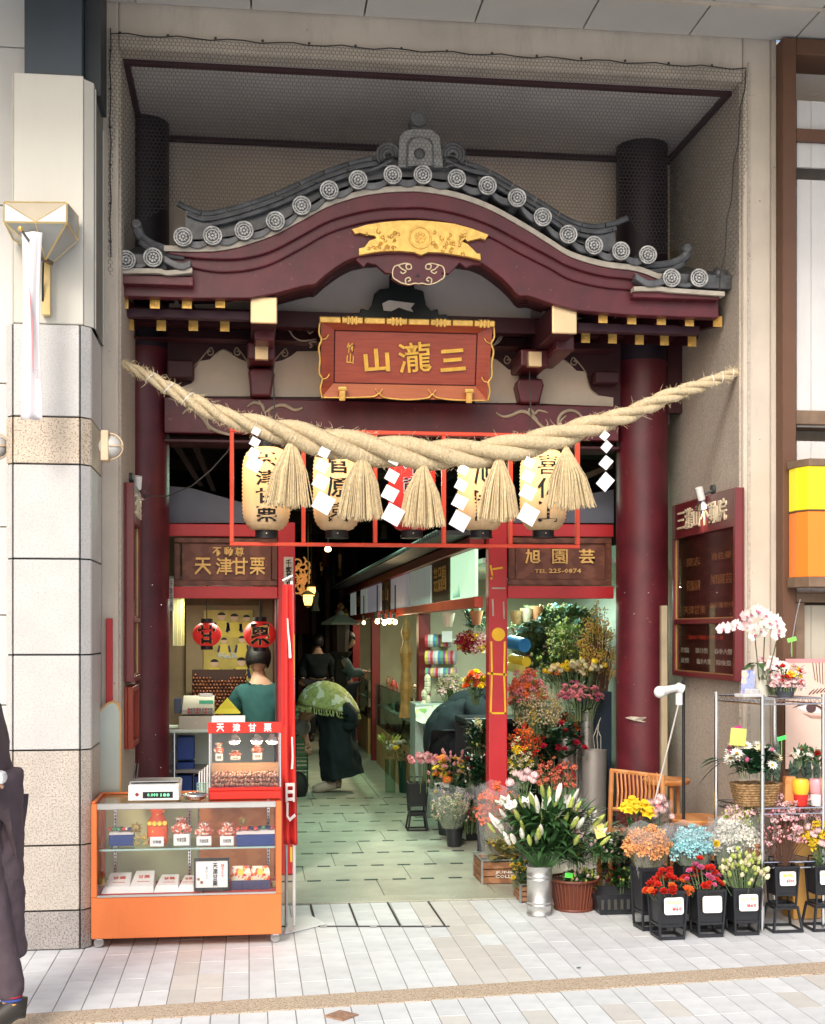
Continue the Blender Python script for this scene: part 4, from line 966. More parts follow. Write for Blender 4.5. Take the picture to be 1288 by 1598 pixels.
# ---- chestnut shop front
csf = thing('chestnut_shop_front', 'red framed shop front with brown wooden board of gold characters left of the passage', 'shop front', at(353, 1390, YG))
def pb(nm, x0, y0, x1, y1, Ya, Yb, mat, par, bev=.003):
 a, b = at(x0, y0, Ya), at(x1, y1, Ya); m = MB(); m.box(a.x, b.x, Ya, Yb, b.z, a.z); return m.build(nm, mat, par, bev=bev)
zfloor = 985 + 1.55 * ppm(YG)
pb('post', 434, 815, 461, zfloor, YG, YG + .11, redp, csf, .006)
pb('header', 258, 817, 433.5, 838, YG + .002, YG + .08, redp, csf); pb('sign_field', 284, 847, 424, 907, YG + .012, YG + .03, woodd, csf)
def frame4(x0, y0, x1, y1, wd, Ya, Yb, mat, par, nm='sign_frame'):
 pb(nm, x0, y0, x1, y0 + wd, Ya, Yb, mat, par); pb(nm, x0, y1 - wd, x1, y1, Ya, Yb, mat, par)
 pb(nm, x0, y0 + wd, x0 + wd, y1 - wd, Ya, Yb, mat, par); pb(nm, x1 - wd, y0 + wd, x1, y1 - wd, Ya, Yb, mat, par)
frame4(272, 839, 433.5, 914, 9, YG - .006, YG + .05, woodf, csf)
pb('rail', 258, 915, 433.5, 934, YG + .002, YG + .08, redp, csf)
for i, (c, x) in enumerate(zip('天津甘栗', (318, 351, 375, 402))): textpx(c, 'gold_character', goldt, csf, x - 14 + (2 if i > 1 else 0), 870, x + 12, 897, YG - .002, depth=.008, bold=.016)
for c, x in zip('不動尊', (339, 357, 374)): textpx(c, 'gold_character', goldt, csf, x - 7, 854, x + 7, 868, YG - .001, depth=.006, bold=.012)
# plate on the post
pb('luck_plate', 443, 869, 458, 923, YG - .012, YG - .001, M('old white plate', (.6, .52, .42), .5, dirt=.4), csf, .001)
textpx('千客万来', 'plate_writing', ink, csf, 446, 873, 455.5, 918, YG - .014, vertical=True, depth=.003, bold=.02, ls=.9)
pb('yellow_sticker', 452, 990, 460, 1055, YG - .004, YG - .001, M('yellow sticker', (.8, .6, .02), .4), csf, 0); pb('cream_sticker', 452, 1057, 460, 1128, YG - .004, YG - .001, M('cream sticker', (.6, .48, .35), .5, var=.3, sc=40), csf, 0)
textpx('酒のお店', 'sticker_writing', ink, csf, 453.5, 993, 458, 1015, YG - .0055, vertical=True, depth=.001)
# small plate by the left column
sp_ = tag(pb('name_strip', 264, 903, 271, 953, YG - .1, YG - .09, M('black white strip', (.55, .5, .45), .5, var=.3, sc=50), None, 0), 'narrow lettered strip plate beside the left column at head height', 'plate')
textpx('千客万来', 'strip_writing', ink, sp_, 265.2, 906, 270, 950, YG - .102, vertical=True, depth=.001)
# ---- booth interior
bt_ = thing('chestnut_booth', 'small lit booth interior behind the counter of the chestnut shop', 'booth', at(353, 1390, 2.4))
XB0, XB1 = at(250, 900, 1.9).x, .178
wb('back_wall', XB0 - .3, XB1 + .05, 3.2, 3.25, 0, 2.3, M('ochre booth wall', (.30, .22, .13), .7, var=.2, dirt=.3), bt_)
wb('side_wall', XB1 + .0, XB1 + .05, YG + .12, 3.2, 0, 2.3, M('plum booth wall', (.11, .03, .035), .7), bt_); wb('side_wall', XB0 - .3, XB0 - .25, YG + .1, 3.2, 0, 2.3, M('plum booth wall', (0, 0, 0)), bt_)
wb('booth_ceiling', XB0 - .3, XB1 + .05, YG + .1, 3.25, 1.86, 1.9, mint, bt_)
tube_ = M('fluorescent tube', (.9, 1, .9), .5, emit=2.2, ecol=(.85, 1, .8))
a, b = at(290, 938, 2.3), at(392, 938, 2.3)
m = MB(); m.tube([(a.x, 2.3, 1.80), (b.x, 2.3, 1.80)], .014, 8); tl = thing('tube_lamp', 'lit fluorescent tube under the booth ceiling of the chestnut shop', 'lamp', (a.x, 2.3, 1.82)); m.build('tube', tube_, tl)
wb('lamp_body', a.x - .02, b.x + .02, 2.27, 2.33, 1.817, 1.858, white, tl, .004)
def area(loc, size, e, col, rot=(0, 0, 0), sy=None):
 l = bpy.data.lights.new('lamp_light', 'AREA'); l.energy = e; l.color = col; l.size = size
 if sy: l.shape = 'RECTANGLE'; l.size_y = sy
 o = bpy.data.objects.new('lamp_light', l); COL.objects.link(o); o.location = loc; o.rotation_euler = rot; return o
area(((a.x + b.x) / 2, 2.3, 1.77), .4, 7, (.95, 1, .8), sy=.06)
# yellow striped curtain
for i in range(6):
 q = at(270 + i * 3, 940, 2.35); m = MB(); m.box(q.x, q.x + .011, 2.35, 2.37, at(0, 1008, 2.35).z, 1.84); m.build('curtain_strip', M('yellow curtain', (.55, .48, .12), .6) if i % 2 else M('pale curtain', (.6, .6, .4), .6), bt_)
# window frame panel + team poster
pst = thing('team_poster', 'yellow poster with players in yellow and navy shirts on the booth back wall', 'poster', at(350, 1090, 3.1))
yb_ = 3.1
pb('backing', 290, 944, 405, 1120, yb_ + .03, yb_ + .05, M('tan panel', (.34, .25, .14), .6), pst)
pb('sheet', 318, 952, 395, 1084, yb_, yb_ + .01, M('yellow poster sheet', (.55, .42, .10), .5, var=.25, sc=8), pst, 0)
skin = M('skin', (.52, .30, .20), .55, var=.06); hairb = M('black hair', (.012, .010, .010), .5, var=.5, sc=60, bump=1, bs=150, stretch=(1, 1, .15)); navy = M('navy print', (.02, .03, .12), .6); yelp = M('yellow shirt print', (.78, .6, .10), .6)
def fig(px, py, s_, low=0):
 c = at(px, py, yb_ - .003); k = s_ / ppm(yb_); m = MB(); Y_ = yb_ - .003
 m.prism([(c.x - k * 1.1, c.z - k * 3.4), (c.x + k * 1.1, c.z - k * 3.4), (c.x + k * 1.2, c.z - k * 1.2), (c.x + k * .5, c.z - k * .7), (c.x - k * .5, c.z - k * .7), (c.x - k * 1.2, c.z - k * 1.2)], Y_, Y_ + .003); m.build('printed_shirt', yelp, pst)
 for s2 in (-1, 1):
  m = MB(); m.prism([(c.x + s2 * k * 1.05, c.z - k * 2.6), (c.x + s2 * k * 1.5, c.z - k * 2.4), (c.x + s2 * k * 1.2, c.z - k * 1.0), (c.x + s2 * k * .8, c.z - k * 1.1)][::s2], Y_ - .002, Y_ - .0001); m.build('printed_sleeve', navy, pst)
 m = MB(); m.ylathe([(0, 0), (k * .66, 0), (k * .66, .002)], (c.x, Y_ - .003, c.z), 12); m.build('printed_face', M('face print', (.75, .5, .34), .6), pst)
 m = MB(); m.prism([(c.x + k * .68 * math.cos(t), c.z + k * .22 + k * .5 * math.sin(t)) for t in [i * math.pi / 8 for i in range(9)]], Y_ - .005, Y_ - .0035); m.build('printed_hair', hairb, pst)
for f_ in ((346, 962, 9), (366, 964, 9), (385, 965, 8), (350, 1000, 7), (378, 998, 8), (335, 1035, 9), (377, 1033, 10)): fig(*f_)
textpx('VEGALTA', 'poster_lettering', M('pale blue print', (.55, .65, .8), .5), pst, 340, 1019, 370, 1027, yb_ - .009, depth=.002, bold=.02)
# chestnut wall picture
cpn = thing('chestnut_display', 'panel covered with glossy brown chestnuts below the team poster', 'panel', at(340, 1120, 2.9))
pb('board', 300, 1045, 385, 1125, 2.9, 2.92, M('dark chestnut board', (.05, .02, .015), .6), cpn)
chm = M('chestnut shell', (.24, .075, .03), .25, var=.5, sc=20, spec=.7, objr=.3, coat=.4)
def chestnut(r=.011):
 m = MB(); m.lathe([(0, -.6 * r), (.6 * r, -.55 * r), (1.0 * r, -.1 * r), (.85 * r, .4 * r), (.4 * r, .8 * r), (0, 1.1 * r)], n=8); return m.mesh('chestnut', chm, smooth=True)
cme = chestnut()
m = MB()
for i in range(16):
 for j in range(15):
  x = 302 + i * 5.3 + (j % 2) * 2.6 + U(-.5, .5); y = 1048 + j * 5.2
  if y < 1048 + max(0, 14 - abs(x - 345) * .25): continue
  c = at(x, y, 2.89); r = U(.010, .0135); m.ball(c, (r, r * .7, r), 6, 4)
m.build('chestnut_relief', chm, cpn, smooth=True, kind='stuff')
def redlantern(px, py, w_, ch_, lab):
 Y = 2.15; c = at(px, py, Y); R_ = w_ / 2 / ppm(Y); H = R_ * 1.75
 th = thing('red_lantern', lab, 'lantern', (c.x, Y, c.z - H / 2), 'round red lanterns in the booth'); prof = []
 for i in range(25):
  t = i / 24; prof.append((R_ * math.sqrt(max(.14, 1 - (2 * t - 1) ** 2)) * (1 + (.008 if i % 2 else -.008)), H * t))
 m = MB(); m.lathe(prof, (c.x, Y, c.z - H / 2), 20); m.build('paper_body', M('red lantern paper', (.62, .03, .03), .55, var=.1, emit=.12, ecol=(1, .03, .02)), th, smooth=True)
 for z0, z1 in ((-.018, .008), (H - .008, H + .022)):
  m = MB(); m.lathe([(R_ * .42, z0), (R_ * .42, z1)], (c.x, Y, c.z - H / 2), 14); m.build('black_ring', black, th, smooth=.7)
 m = MB(); m.tube([(c.x, Y, c.z + H / 2), (c.x, Y, 1.855)], .003, 4); m.build('hanger', black, th)
 for cc, dx, wd, dp, mt, bo, yo in ((ch_, 0, R_ * 1.25, .002, M('gold outline', (.7, .5, .2), .5), .05, .002), (ch_, 0, R_ * 1.18, .003, ink, .03, .0045)):
  me = txtmesh(cc, mt, depth=dp, wide=wd, height=R_ * 1.3, bold=bo)
  for v in me.vertices: v.co.y += -math.sqrt(max(0, R_ * R_ - v.co.x ** 2 - (v.co.z * .9) ** 2)) - yo
  me.name = 'character'; inst(me, 'character', th, (c.x, Y, c.z))
redlantern(323, 990, 44, '甘', 'red round lantern on the left in the chestnut booth, black character'); redlantern(406, 990, 50, '栗', 'red round lantern with the chestnut character on the right above the vendor')
# counter with till, boxes and shelf
ct = thing('booth_counter', 'pale counter shelf of the chestnut booth seen behind the glass case', 'counter', at(350, 1250, 1.9))
zc_ = at(300, 1139, 1.88).z
wb('counter_top', XB0, XB1 - .005, 1.9, 2.35, zc_ - .02, zc_, M('mint counter top', (.62, .70, .62), .4), ct, .003)
wb('counter_front', XB0, XB1 - .005, 2.30, 2.33, 0, zc_ - .02, mint, ct); wb('shelf_board', XB0, XB1 - .005, 1.95, 2.299, at(0, 1205, 1.95).z - .02, at(0, 1205, 1.95).z, M('grey shelf', (.25, .24, .22), .5), ct); wb('shelf_board', XB0, XB1 - .005, 1.95, 2.299, .35, .37, M('grey shelf', (0, 0, 0)), ct)
m = MB(); m.tube([at(272, 1142, 1.93), (at(272, 1142, 1.93).x, 1.93, 0)], .008, 8); m.build('counter_leg', chrome, ct)
blueb = M('blue gift box', (.015, .05, .22), .5, var=.15)
for i, (x0, y0, x1, y1) in enumerate(((276, 1150, 303, 1186), (276, 1190, 303, 1204), (276, 1210, 300, 1241), (303, 1212, 312, 1241))):
 tag(pb('gift_box', x0, y0, x1, y1, 2.0, 2.16, blueb, None, .004), ('blue gift box upright on the top shelf under the till', 'flat blue box lying under the upright blue box', 'blue gift box on the lower shelf behind the glass case', 'narrow dark blue box right of the lower blue gift box')[i], 'box', 'blue boxes under the booth counter')
till = thing('cash_register', 'beige cash register on the booth counter', 'cash register', at(307, 1139, 2.05))
beige = M('beige plastic', (.48, .45, .36), .5, var=.04)
pb('drawer', 279, 1118, 333, 1138, 1.96, 2.3, beige, till, .004); m = MB(); q = at(306, 1128, 1.957); m.ylathe([(0, -.003), (.006, -.003), (.006, .003)], q, 10); m.build('lock', steel, till)
a, b = at(284, 1115, 2.0), at(334, 1088, 2.0)
m = MB(); m.add([(a.x, 2.0, a.z), (b.x, 2.0, a.z), (b.x, 2.25, a.z), (a.x, 2.25, a.z), (a.x, 2.0, a.z + .03), (b.x, 2.0, a.z + .03), (b.x, 2.2, b.z), (a.x, 2.2, b.z), (b.x, 2.25, b.z), (a.x, 2.25, b.z)],
    [(0, 1, 5, 4), (4, 5, 6, 7), (7, 6, 8, 9), (9, 8, 2, 3), (0, 4, 7, 9, 3), (1, 2, 8, 6, 5), (0, 3, 2, 1)]); m.build('till_body', beige, till, bev=.003)
for i in range(9):
 for j in range(2): pb('key', 293 + i * 4.4, 1105 + j * 5, 296.6 + i * 4.4, 1108.5 + j * 5, 1.992 + .0 * j, 2.0, M('key grey', (.2, .2, .2), .5) if i % 3 else redp, till, 0)
pb('display', 311, 1093, 333, 1103, 2.085, 2.1, M('green display', (.02, .12, .08), .2, emit=.2, ecol=(.1, .8, .4)), till, 0)
pb('paper_slip', 312, 1082, 332, 1090, 2.19, 2.2, paper, till, 0)
tag(pb('till_tray', 272, 1090, 283, 1113, 2.0, 2.1, M('blue grey tray', (.08, .1, .16), .5), None, .003), 'blue grey tray stood at the left of the cash register', 'tray')
m = MB(); c = at(355, 1113, 2.1); r = .085
m.add([(c.x - r, 2.05, c.z), (c.x + r, 2.05, c.z), (c.x + r, 2.2, c.z), (c.x - r, 2.2, c.z), (c.x, 2.12, c.z + .1), (c.x - r * .6, 2.08, c.z + .03), (c.x + r * .6, 2.08, c.z + .03)], [(0, 1, 6, 4, 5), (1, 2, 4, 6), (2, 3, 4), (3, 0, 5, 4), (0, 3, 2, 1)])
tag(m.build('yellow_cloth', M('yellow cloth', (.55, .48, .03), .8)), 'yellow peaked cloth cover between the cash register and the vendor', 'cloth')
# ---- flower shop front right of the passage
fsf = thing('flower_shop_front', 'red framed shop front with brown wooden board reading a telephone number right of the passage', 'shop front', at(870, 1390, YG))
post = pb('post', 763, 815, 792, zfloor, YG, YG + .11, redp, fsf, .006)
pb('header', 792.5, 817, 958, 838, YG + .002, YG + .08, redp, fsf); pb('rail', 792.5, 914, 958, 934, YG + .002, YG + .08, redp, fsf)
pb('sign_field', 804, 846, 946, 905, YG + .012, YG + .03, woodd, fsf); frame4(794, 838.5, 955, 913.5, 10, YG - .006, YG + .05, woodf, fsf)
for c, x in zip('旭園芸', (832, 874, 916)): textpx(c, 'gold_character', goldt, fsf, x - 12, 857, x + 12, 880, YG - .002, depth=.008, bold=.022)
textpx('TEL', 'phone_writing', goldt, fsf, 835, 888, 853, 894, YG, depth=.002); textpx('225-0874', 'phone_writing', goldt, fsf, 857, 887, 907, 894.5, YG, depth=.003, bold=.02)
yp = M('old yellow tape', (.85, .50, .02), .5, dirt=.3)
def pbar(pts, wd, nm, mat, Y=YG - .003):
 m = MB(); P = [at(x, y, Y) for x, y in pts]
 for p, q in zip(P, P[1:]):
  d = (q - p).normalized(); n = Vector((-d.z, 0, d.x)) * wd / 2; p2 = p - d * wd * .4; q2 = q + d * wd * .4
  m.add([p2 - n, q2 - n, q2 + n, p2 + n], [(0, 1, 2, 3)]); Y -= .0003
 return m.build(nm, mat, fsf, fix=False)
for P in ([(767, 1002), (768, 1050), (766, 1113), (789, 1113), (787, 1052), (788, 1002)], [(762, 1051), (790, 1053)]): pbar(P, .012, 'yellow_tape', yp)
q = at(778, 990, YG - .006); m = MB(); m.ylathe([(0, 0), (.044, 0), (.044, .003)], q, 20); m.build('yellow_disc', yp, fsf)
pbar([(766, 883), (769, 900), (767, 903)], .012, 'yellow_tape', yp); pbar([(770, 888), (784, 886)], .012, 'yellow_tape', yp); pbar([(769, 936), (770, 960)], .012, 'old_tape', plaster); pbar([(786, 940), (787, 965)], .010, 'old_tape', plaster); pbar([(769, 918), (788, 918)], .010, 'old_tape', plaster)
# blue grey sheet roofs over the shop fronts
awn = M('blue grey sheet', (.11, .125, .16), .5)
for nm, P in (('awning_panel', [(258, 758), (300, 762), (433, 800), (433, 816), (258, 816)]), ('awning_panel', [(795, 816), (795, 806), (905, 773), (958, 764), (958, 816)])):
 m = MB(); m.prism([(q.x, q.z) for q in (at(x, y, YG + .06) for x, y in P)], YG + .06, YG + .09); m.build(nm, awn, csf if P[0][0] < 500 else fsf)
for P in ([(272, 700), (310, 758), (318, 758), (282, 697)], [(300, 697), (330, 765), (338, 767), (310, 697)], [(905, 742), (957, 722), (957, 730), (905, 752)]):
 m = MB(); m.prism([(q.x, q.z) for q in (at(x, y, YG + .25) for x, y in P)], YG + .25, YG + .3); m.build('roof_strut', dkin if P[0][0] < 500 else M('grey strut', (.16, .14, .1), .7), plug)
# ---- shops along the right of the passage
XS = 1.475
sh = thing('passage_shops', 'row of red framed shops with lit sign panels along the right of the passage', 'shop', (XS, YG + .2, 0))
zb1, zt1 = 1.78, 2.09
def sx(px): return atx(px, 985, XS).y
wb('rail_board', XS - .01, XS + .05, YG + .115, 13.4, zb1 - .075, zb1 - .003, M('orange red rail', (.48, .06, .03), .4, var=.1), sh, .004)
wb('cornice', XS - .04, XS + .06, YG + .115, 13.4, zt1 + .004, zt1 + .08, dkred, sh, .004)
wb('eave', XS - .24, XS + .3, YG + .13, 13.4, zt1 + .09, zt1 + .12, M('dark roof edge', (.03, .035, .04), .5), sh)
em = MB(); em.ball((0, 0, 0), (.014, .03, .014), 6, 4); eme = em.mesh('eave_roll', M('green grey tile end', (.12, .16, .15), .5))
for i in range(90): inst(eme, 'eave_roll', sh, (XS - .245, YG + .2 + i * .125, zt1 + .115))
panels = [(759, 703, 'lit'), (701, 674, 'wood'), (672, 640, 'pale'), (637, 610, 'pale2'), (608, 596, 'wood'), (594, 574, 'pale2'), (572, 563, 'pale'), (562, 556, 'wood'), (555, 547, 'pale')]
lit = M('lit green white sign', (.6, .85, .65), .5, var=.04, emit=.55, ecol=(.62, 1, .66)); pale = M('pale grey sign', (.42, .46, .44), .5, var=.06, emit=.10, ecol=(.8, .9, .8)); pale2 = M('pale lilac sign', (.48, .47, .5), .5, var=.06, emit=.08, ecol=(.85, .85, 1)); wdk = M('carved brown board', (.08, .045, .03), .5, var=.4, sc=30)
for x0, x1, k in panels:
 ya, yb2 = sx(x0), sx(x1); wb('sign_panel', XS + .0, XS + .02, max(ya, YG + .12) + .01, yb2 - .01, zb1, zt1, dict(lit=lit, wood=wdk, pale=pale, pale2=pale2)[k], sh)
 if k == 'wood':
  me = txtmesh('芸品園' if x0 > 650 else '山', goldt, depth=.004, wide=(yb2 - ya) * .7, height=.2 * (1 if x0 > 650 else .8), vertical=False, bold=.01); me.name = 'gold_writing'
  inst(me, 'gold_writing', sh, (XS - .003, (ya + yb2) / 2, (zb1 + zt1) / 2 + .02), (0, 0, -math.pi / 2))
 if x0 == 759:
  gr = M('green leaf print', (.05, .35, .15), .6)
  for j in range(7):
   m = MB(); y = yb2 - .15 - j * .05; h_ = U(.04, .12); m.add([(XS - .002, y - .015, zb1 + .01), (XS - .002, y + .02, zb1 + .01), (XS - .002, y + U(-.01, .02), zb1 + h_)], [(0, 1, 2)]); m.build('leaf_print', gr if j % 3 else M('blue print', (.1, .2, .6), .6), sh)
for x0, x1 in ((656, 640), (582, 574), (552, 547)):
 ya, yb2 = sx(x0), sx(x1); wb('shop_post', XS - .012, XS + .09, ya, ya + .16, 0, zb1 - .08, dkred, sh, .004)
wb('shop_backwall', 2.75, 2.8, YG + .12, 13.4, 0, 2.2, mint, sh); wb('shop_ceiling', XS + .051, 2.75, YG + .12, 13.4, 2.0, 2.03, mint, sh)
for y in (4.75, 9.6, 13.35): wb('cross_wall', XS + .09, 2.75, y, y + .04, 0, 2.0, M('cream cross wall', (.52, .50, .36), .7, var=.05), sh)
# lit tubes in the shops
for i, (x, y, e, col) in enumerate(((1.95, 3.1, 30, (.78, 1, .84)), (1.95, 7.2, 24, (1, .92, .66)), (1.95, 11.2, 14, (1, .85, .6)))):
 tl = thing('tube_lamp', ('lit tube lamp over the flower shop window display', 'lit tube lamp in the craft shop with glass cases', 'lit tube lamp in the farthest shop of the passage')[i], 'lamp', (x, y, 1.95))
 m = MB(); m.tube([(x, y - .5, 1.93), (x, y + .5, 1.93)], .014, 8); m.build('tube', tube_, tl); wb('lamp_body', x - .03, x + .03, y - .52, y + .52, 1.95, 1.998, white, tl)
 area((x, y, 1.90), .08, e, col, sy=1.0)
# passage tubes hidden up in the roof, green white light on the floor
for i, (x, y, e) in enumerate(((.85, 3.6, 27), (.85, 7.6, 12))):
 tl = thing('tube_lamp', ('lit tube lamp high under the passage roof near the gate', 'lit tube lamp high under the passage roof farther in')[i], 'lamp', (x, y, 2.88))
 m = MB(); m.tube([(x, y - .5, 2.80), (x, y + .5, 2.80)], .014, 8); m.build('tube', tube_, tl); wb('lamp_body', x - .03, x + .03, y - .52, y + .52, 2.82, 2.86, white, tl)
 area((x, y, 2.78), .1, e, (.62, 1, .74), sy=1.0)
# craft shop: counters with glass cases
def case(px0, px1, lab, zt=.93, col=(.42, .22, .09)):
 ya, yb2 = sx(px0), sx(px1)
 c = thing('display_case', lab, 'display case', (XS + .2, (ya + yb2) / 2, 0)); ply = M('tan plywood', (.50, .27, .11), .5, wave=2, stretch=(1, 1, 1), col2=(.58, .33, .14))
 wb('plinth', XS + .02, XS + .5, ya, yb2, 0, .45, ply, c, .004); wb('shelf', XS + .03, XS + .48, ya + .02, yb2 - .02, .68, .69, M('case shelf', (.3, .33, .3), .3), c)
 wb('case_back', XS + .48, XS + .5, ya, yb2, .451, zt, M('case back', (.18, .2, .17), .5), c)
 gl = glass('case glass', (.85, .95, .9)); wb('front_glass', XS + .02, XS + .025, ya, yb2, .452, zt, gl, c); wb('top_glass', XS + .02, XS + .5, ya, yb2, zt, zt + .006, gl, c)
 m = MB()
 for y in (ya, yb2): m.tube([(XS + .02, y, .45), (XS + .02, y, zt)], .008, 4)
 m.tube([(XS + .02, ya, zt), (XS + .02, yb2, zt)], .009, 4); m.build('case_edge', chrome, c)
 cols = [M('ware pale', (.6, .6, .5), .4), M('ware brown', (.3, .14, .07), .4), M('ware green', (.15, .3, .22), .4), M('ware black', (.03, .03, .03), .3), M('ware ochre', (.55, .35, .1), .4), M('ware red', (.45, .05, .04), .4)]
 n = min(9, int((yb2 - ya) / .12)); B = c
 for z in (.452, .691, zt + .007):
  for i in range(n):
   for j in range(2):
    y = ya + .08 + i * (yb2 - ya - .12) / n + U(-.02, .02); x = XS + .1 + j * .2 + U(-.03, .03); r = U(.015, .035); h = U(.03, .13); m = MB()
    if rnd.random() < .5: m.lathe([(r * .6, 0), (r, h * .3), (r * .7, h * .7), (r * .35, h * .85), (r * .45, h)], (x, y, z), 8)
    elif rnd.random() < .5: m.tube([(x, y - r, z + .012), (x + .02, y + r * 1.6, z + .02)], .012, 6)
    else: m.cbox((x, y, z + h * .3), (r * 1.6, r * 1.6, h * .6), U(0, 1));
    mt_ = rnd.choice(cols); lb_ = mt_.name.replace('ware ', '') + ' craft piece'
    tag(m.build('craft_ware', mt_, None), lab.split(' ', 1)[0] and 'small ' + lb_ + ' set out ' + ('on top of' if z > zt else 'inside') + (' the nearer glass case' if px0 > 600 else ' the farther glass case'), 'ware', 'craft goods on the glass cases')
case(640, 585, 'glass display case on a tan plinth, nearest case of the craft shop'); case(572, 556, 'farther glass display case beyond the dark red post')
# spot bulbs
bulb = M('lit bulb', (1, .85, .6), .5, emit=3, ecol=(1, .72, .36))
for i, (x, y) in enumerate(((589, 970), (600, 972), (608, 970), (617, 971), (568, 972))):
 Y = 6.2 if x > 580 else 10; c = at(x, y, Y); th = thing('spot_lamp', ['leftmost lit bulb of the row in the craft shop', 'second lit bulb of the row in the craft shop', 'third lit bulb of the row in the craft shop', 'rightmost lit bulb of the row in the craft shop', 'single lit bulb in the farthest shop'][i], 'lamp', c, 'lit bulbs in the passage shops')
 m = MB(); m.ball(c, .024, 10, 7); m.build('bulb', bulb, th, smooth=True); m = MB(); m.lathe([(.02, .02), (.035, .03), (.03, .09)], c, 8); m.build('socket', chrome, th); m = MB(); m.tube([c + Vector((0, 0, .09)), (c.x, c.y, 2.0)], .006, 4); m.build('stem', black, th)
l = bpy.data.lights.new('lamp_light', 'POINT'); l.energy = 7; l.color = (1, .75, .42); l.shadow_soft_size = .12; o = bpy.data.objects.new('lamp_light', l); COL.objects.link(o); o.location = at(604, 985, 6.2)
# carved column of wood in craft shop
m = MB(); c = at(634, 1120, 5.6); m.lathe([(.07, 0), (.05, .15), (.06, .3), (.04, .45), (.06, .6), (.03, .72), (.05, .8), (0, .95)], (c.x, c.y, c.z), 9); tag(m.build('carved_figure', M('honey wood', (.6, .3, .1), .5, var=.3, sc=15)), 'tall honey coloured carved wood piece beside the second red post', 'carving')
# flower shop backdrop things seen through the passage side: rack of ribbons
rk = thing('ribbon_rack', 'rows of coloured ribbon reels hung on the flower shop wall', 'rack', at(690, 1060, 4.6))
rc = [(.6, .05, .06), (.1, .25, .5), (.7, .55, .1), (.5, .5, .55), (.15, .4, .2), (.6, .3, .4), (.75, .7, .6), (.3, .1, .3)]
for r_, y in enumerate((998, 1024, 1048)):
 a, b = at(664, y, 4.6), at(712, y, 4.6); m = MB(); m.tube([a, b], .008, 5); m.build('rack_bar', steel, rk)
 for i in range(12 if r_ else 10):
  x = 667 + i * 3.9; c = at(x, y + 2, 4.6); R_ = (.055 if r_ == 0 else .06 if r_ == 1 else .045); m = MB(); k0 = 0
  m.ylathe([(R_ * .4, -.012), (R_, -.012), (R_, .012), (R_ * .4, .012)], (0, 0, 0), 12); m.xf(Matrix.Translation(c) @ Matrix.Rotation(math.radians(72), 4, 'Z'))
  q = rc[(i * 3 + r_ * 2) % 8]; m.build('ribbon_reel', M('ribbon %d' % ((i * 3 + r_ * 2) % 8), q, .5, var=.05), rk)
tag(pb('white_card', 690, 985, 706, 1002, 4.5, 4.51, paper, None, 0), 'square white card tilted over the ribbon reels', 'card').rotation_euler
# bulb hanging high in the passage
c = at(512, 857, 4.0); th = thing('bare_bulb', 'single bright bare bulb hanging high in the dark passage', 'lamp', c)
m = MB(); m.ball(c, (.028, .028, .024), 10, 7); m.build('bulb', bulb, th); m = MB(); m.tube([c + Vector((0, 0, .02)), (c.x, c.y, ZA - .1)], .005, 4); m.build('cord', black, th)
# hall at the far end: dark altar with hanging garlands, lamps
amber = M('amber glow glass', (.9, .45, .1), .4, emit=2.6, ecol=(1, .5, .12)); brassd = M('dim brass', (.35, .2, .08), .35, metal=.7)
def hanglamp(px, py, Y, s_, lab):
 c = at(px, py, Y); th = thing('hanging_lantern', lab, 'lantern', c, 'small glowing lanterns deep in the passage'); r = s_
 m = MB(); m.lathe([(r * .55, -r), (r * .8, 0), (r * .75, r * .7)], c, 6); m.build('glowing_glass', amber, th); m = MB(); m.lathe([(r * 1.3, r * .7), (r * .4, r * 1.3), (0, r * 1.5)], c, 6); m.build('lantern_roof', brassd, th)
 m = MB(); m.lathe([(r * .3, -r * 1.4), (r * .65, -r)], c, 6); m.build('lantern_base', brassd, th); m = MB(); m.tube([c + Vector((0, 0, r * 1.4)), (c.x, c.y, ZA - .1)], .006, 4); m.build('chain', brassd, th)
hanglamp(486, 922, 9.5, .065, 'upper amber lantern glowing in the dark passage'); hanglamp(481, 935, 8.5, .07, 'lower amber lantern glowing in the dark passage')
gar = thing('gilt_garland', 'dim gilt hanging ornament with scattered glints in the dark passage', 'ornament', at(470, 900, 11))
for i in range(30):
 c = at(465 + U(-6, 14), U(875, 930), 11); m = MB(); R_ = U(.03, .06); a0 = U(0, 6); m.tube([(c.x + R_ * math.cos(a0 + t * .6), 11 + U(-.02, .02), c.z + R_ * math.sin(a0 + t * .6)) for t in range(7)], .012, 5); m.build('gilt_curl', M('self glowing gilt', (.8, .4, .12), .3, metal=.6, emit=.25, ecol=(1, .45, .12)), gar)  # glints put in as a faint glow of the gilt itself
alt = thing('altar_hall', 'dark red temple hall front with hangings at the end of the passage', 'shrine', (.9, 15, 0))
for i in range(7):
 x = .35 + i * .22; wb('hall_pillar', x, x + .07, 14.6, 14.7, 0, ZA - .1, M('dim red timber', (.10, .02, .02), .5, var=.4), alt)
for i in range(26):
 x = U(.3, 2.0); z = U(1.5, 2.85); y = U(10, 14.4); h_ = U(.12, .4)
 m = MB(); m.lathe([(.01, h_), (.05, h_ * .8), (.035, h_ * .3), (.06, 0)], (x, y, z), 6); mc_ = rnd.choice([brassd, M('dim green cloth', (.06, .12, .09), .7), M('dim red cloth', (.2, .03, .03), .7), M('dim pale paper', (.3, .3, .26), .7)]); tag(m.build('hanging_charm', mc_), 'small ' + mc_.name + ' offering hanging in the dark ' + ('left' if x < .85 else 'middle' if x < 1.4 else 'right') + ' of the passage roof', 'charm', 'charms hanging in the passage roof')
wb('dim_banner', .6, .95, 14.3, 14.32, 1.5, 2.2, M('dull red banner', (.12, .02, .02), .7), alt)
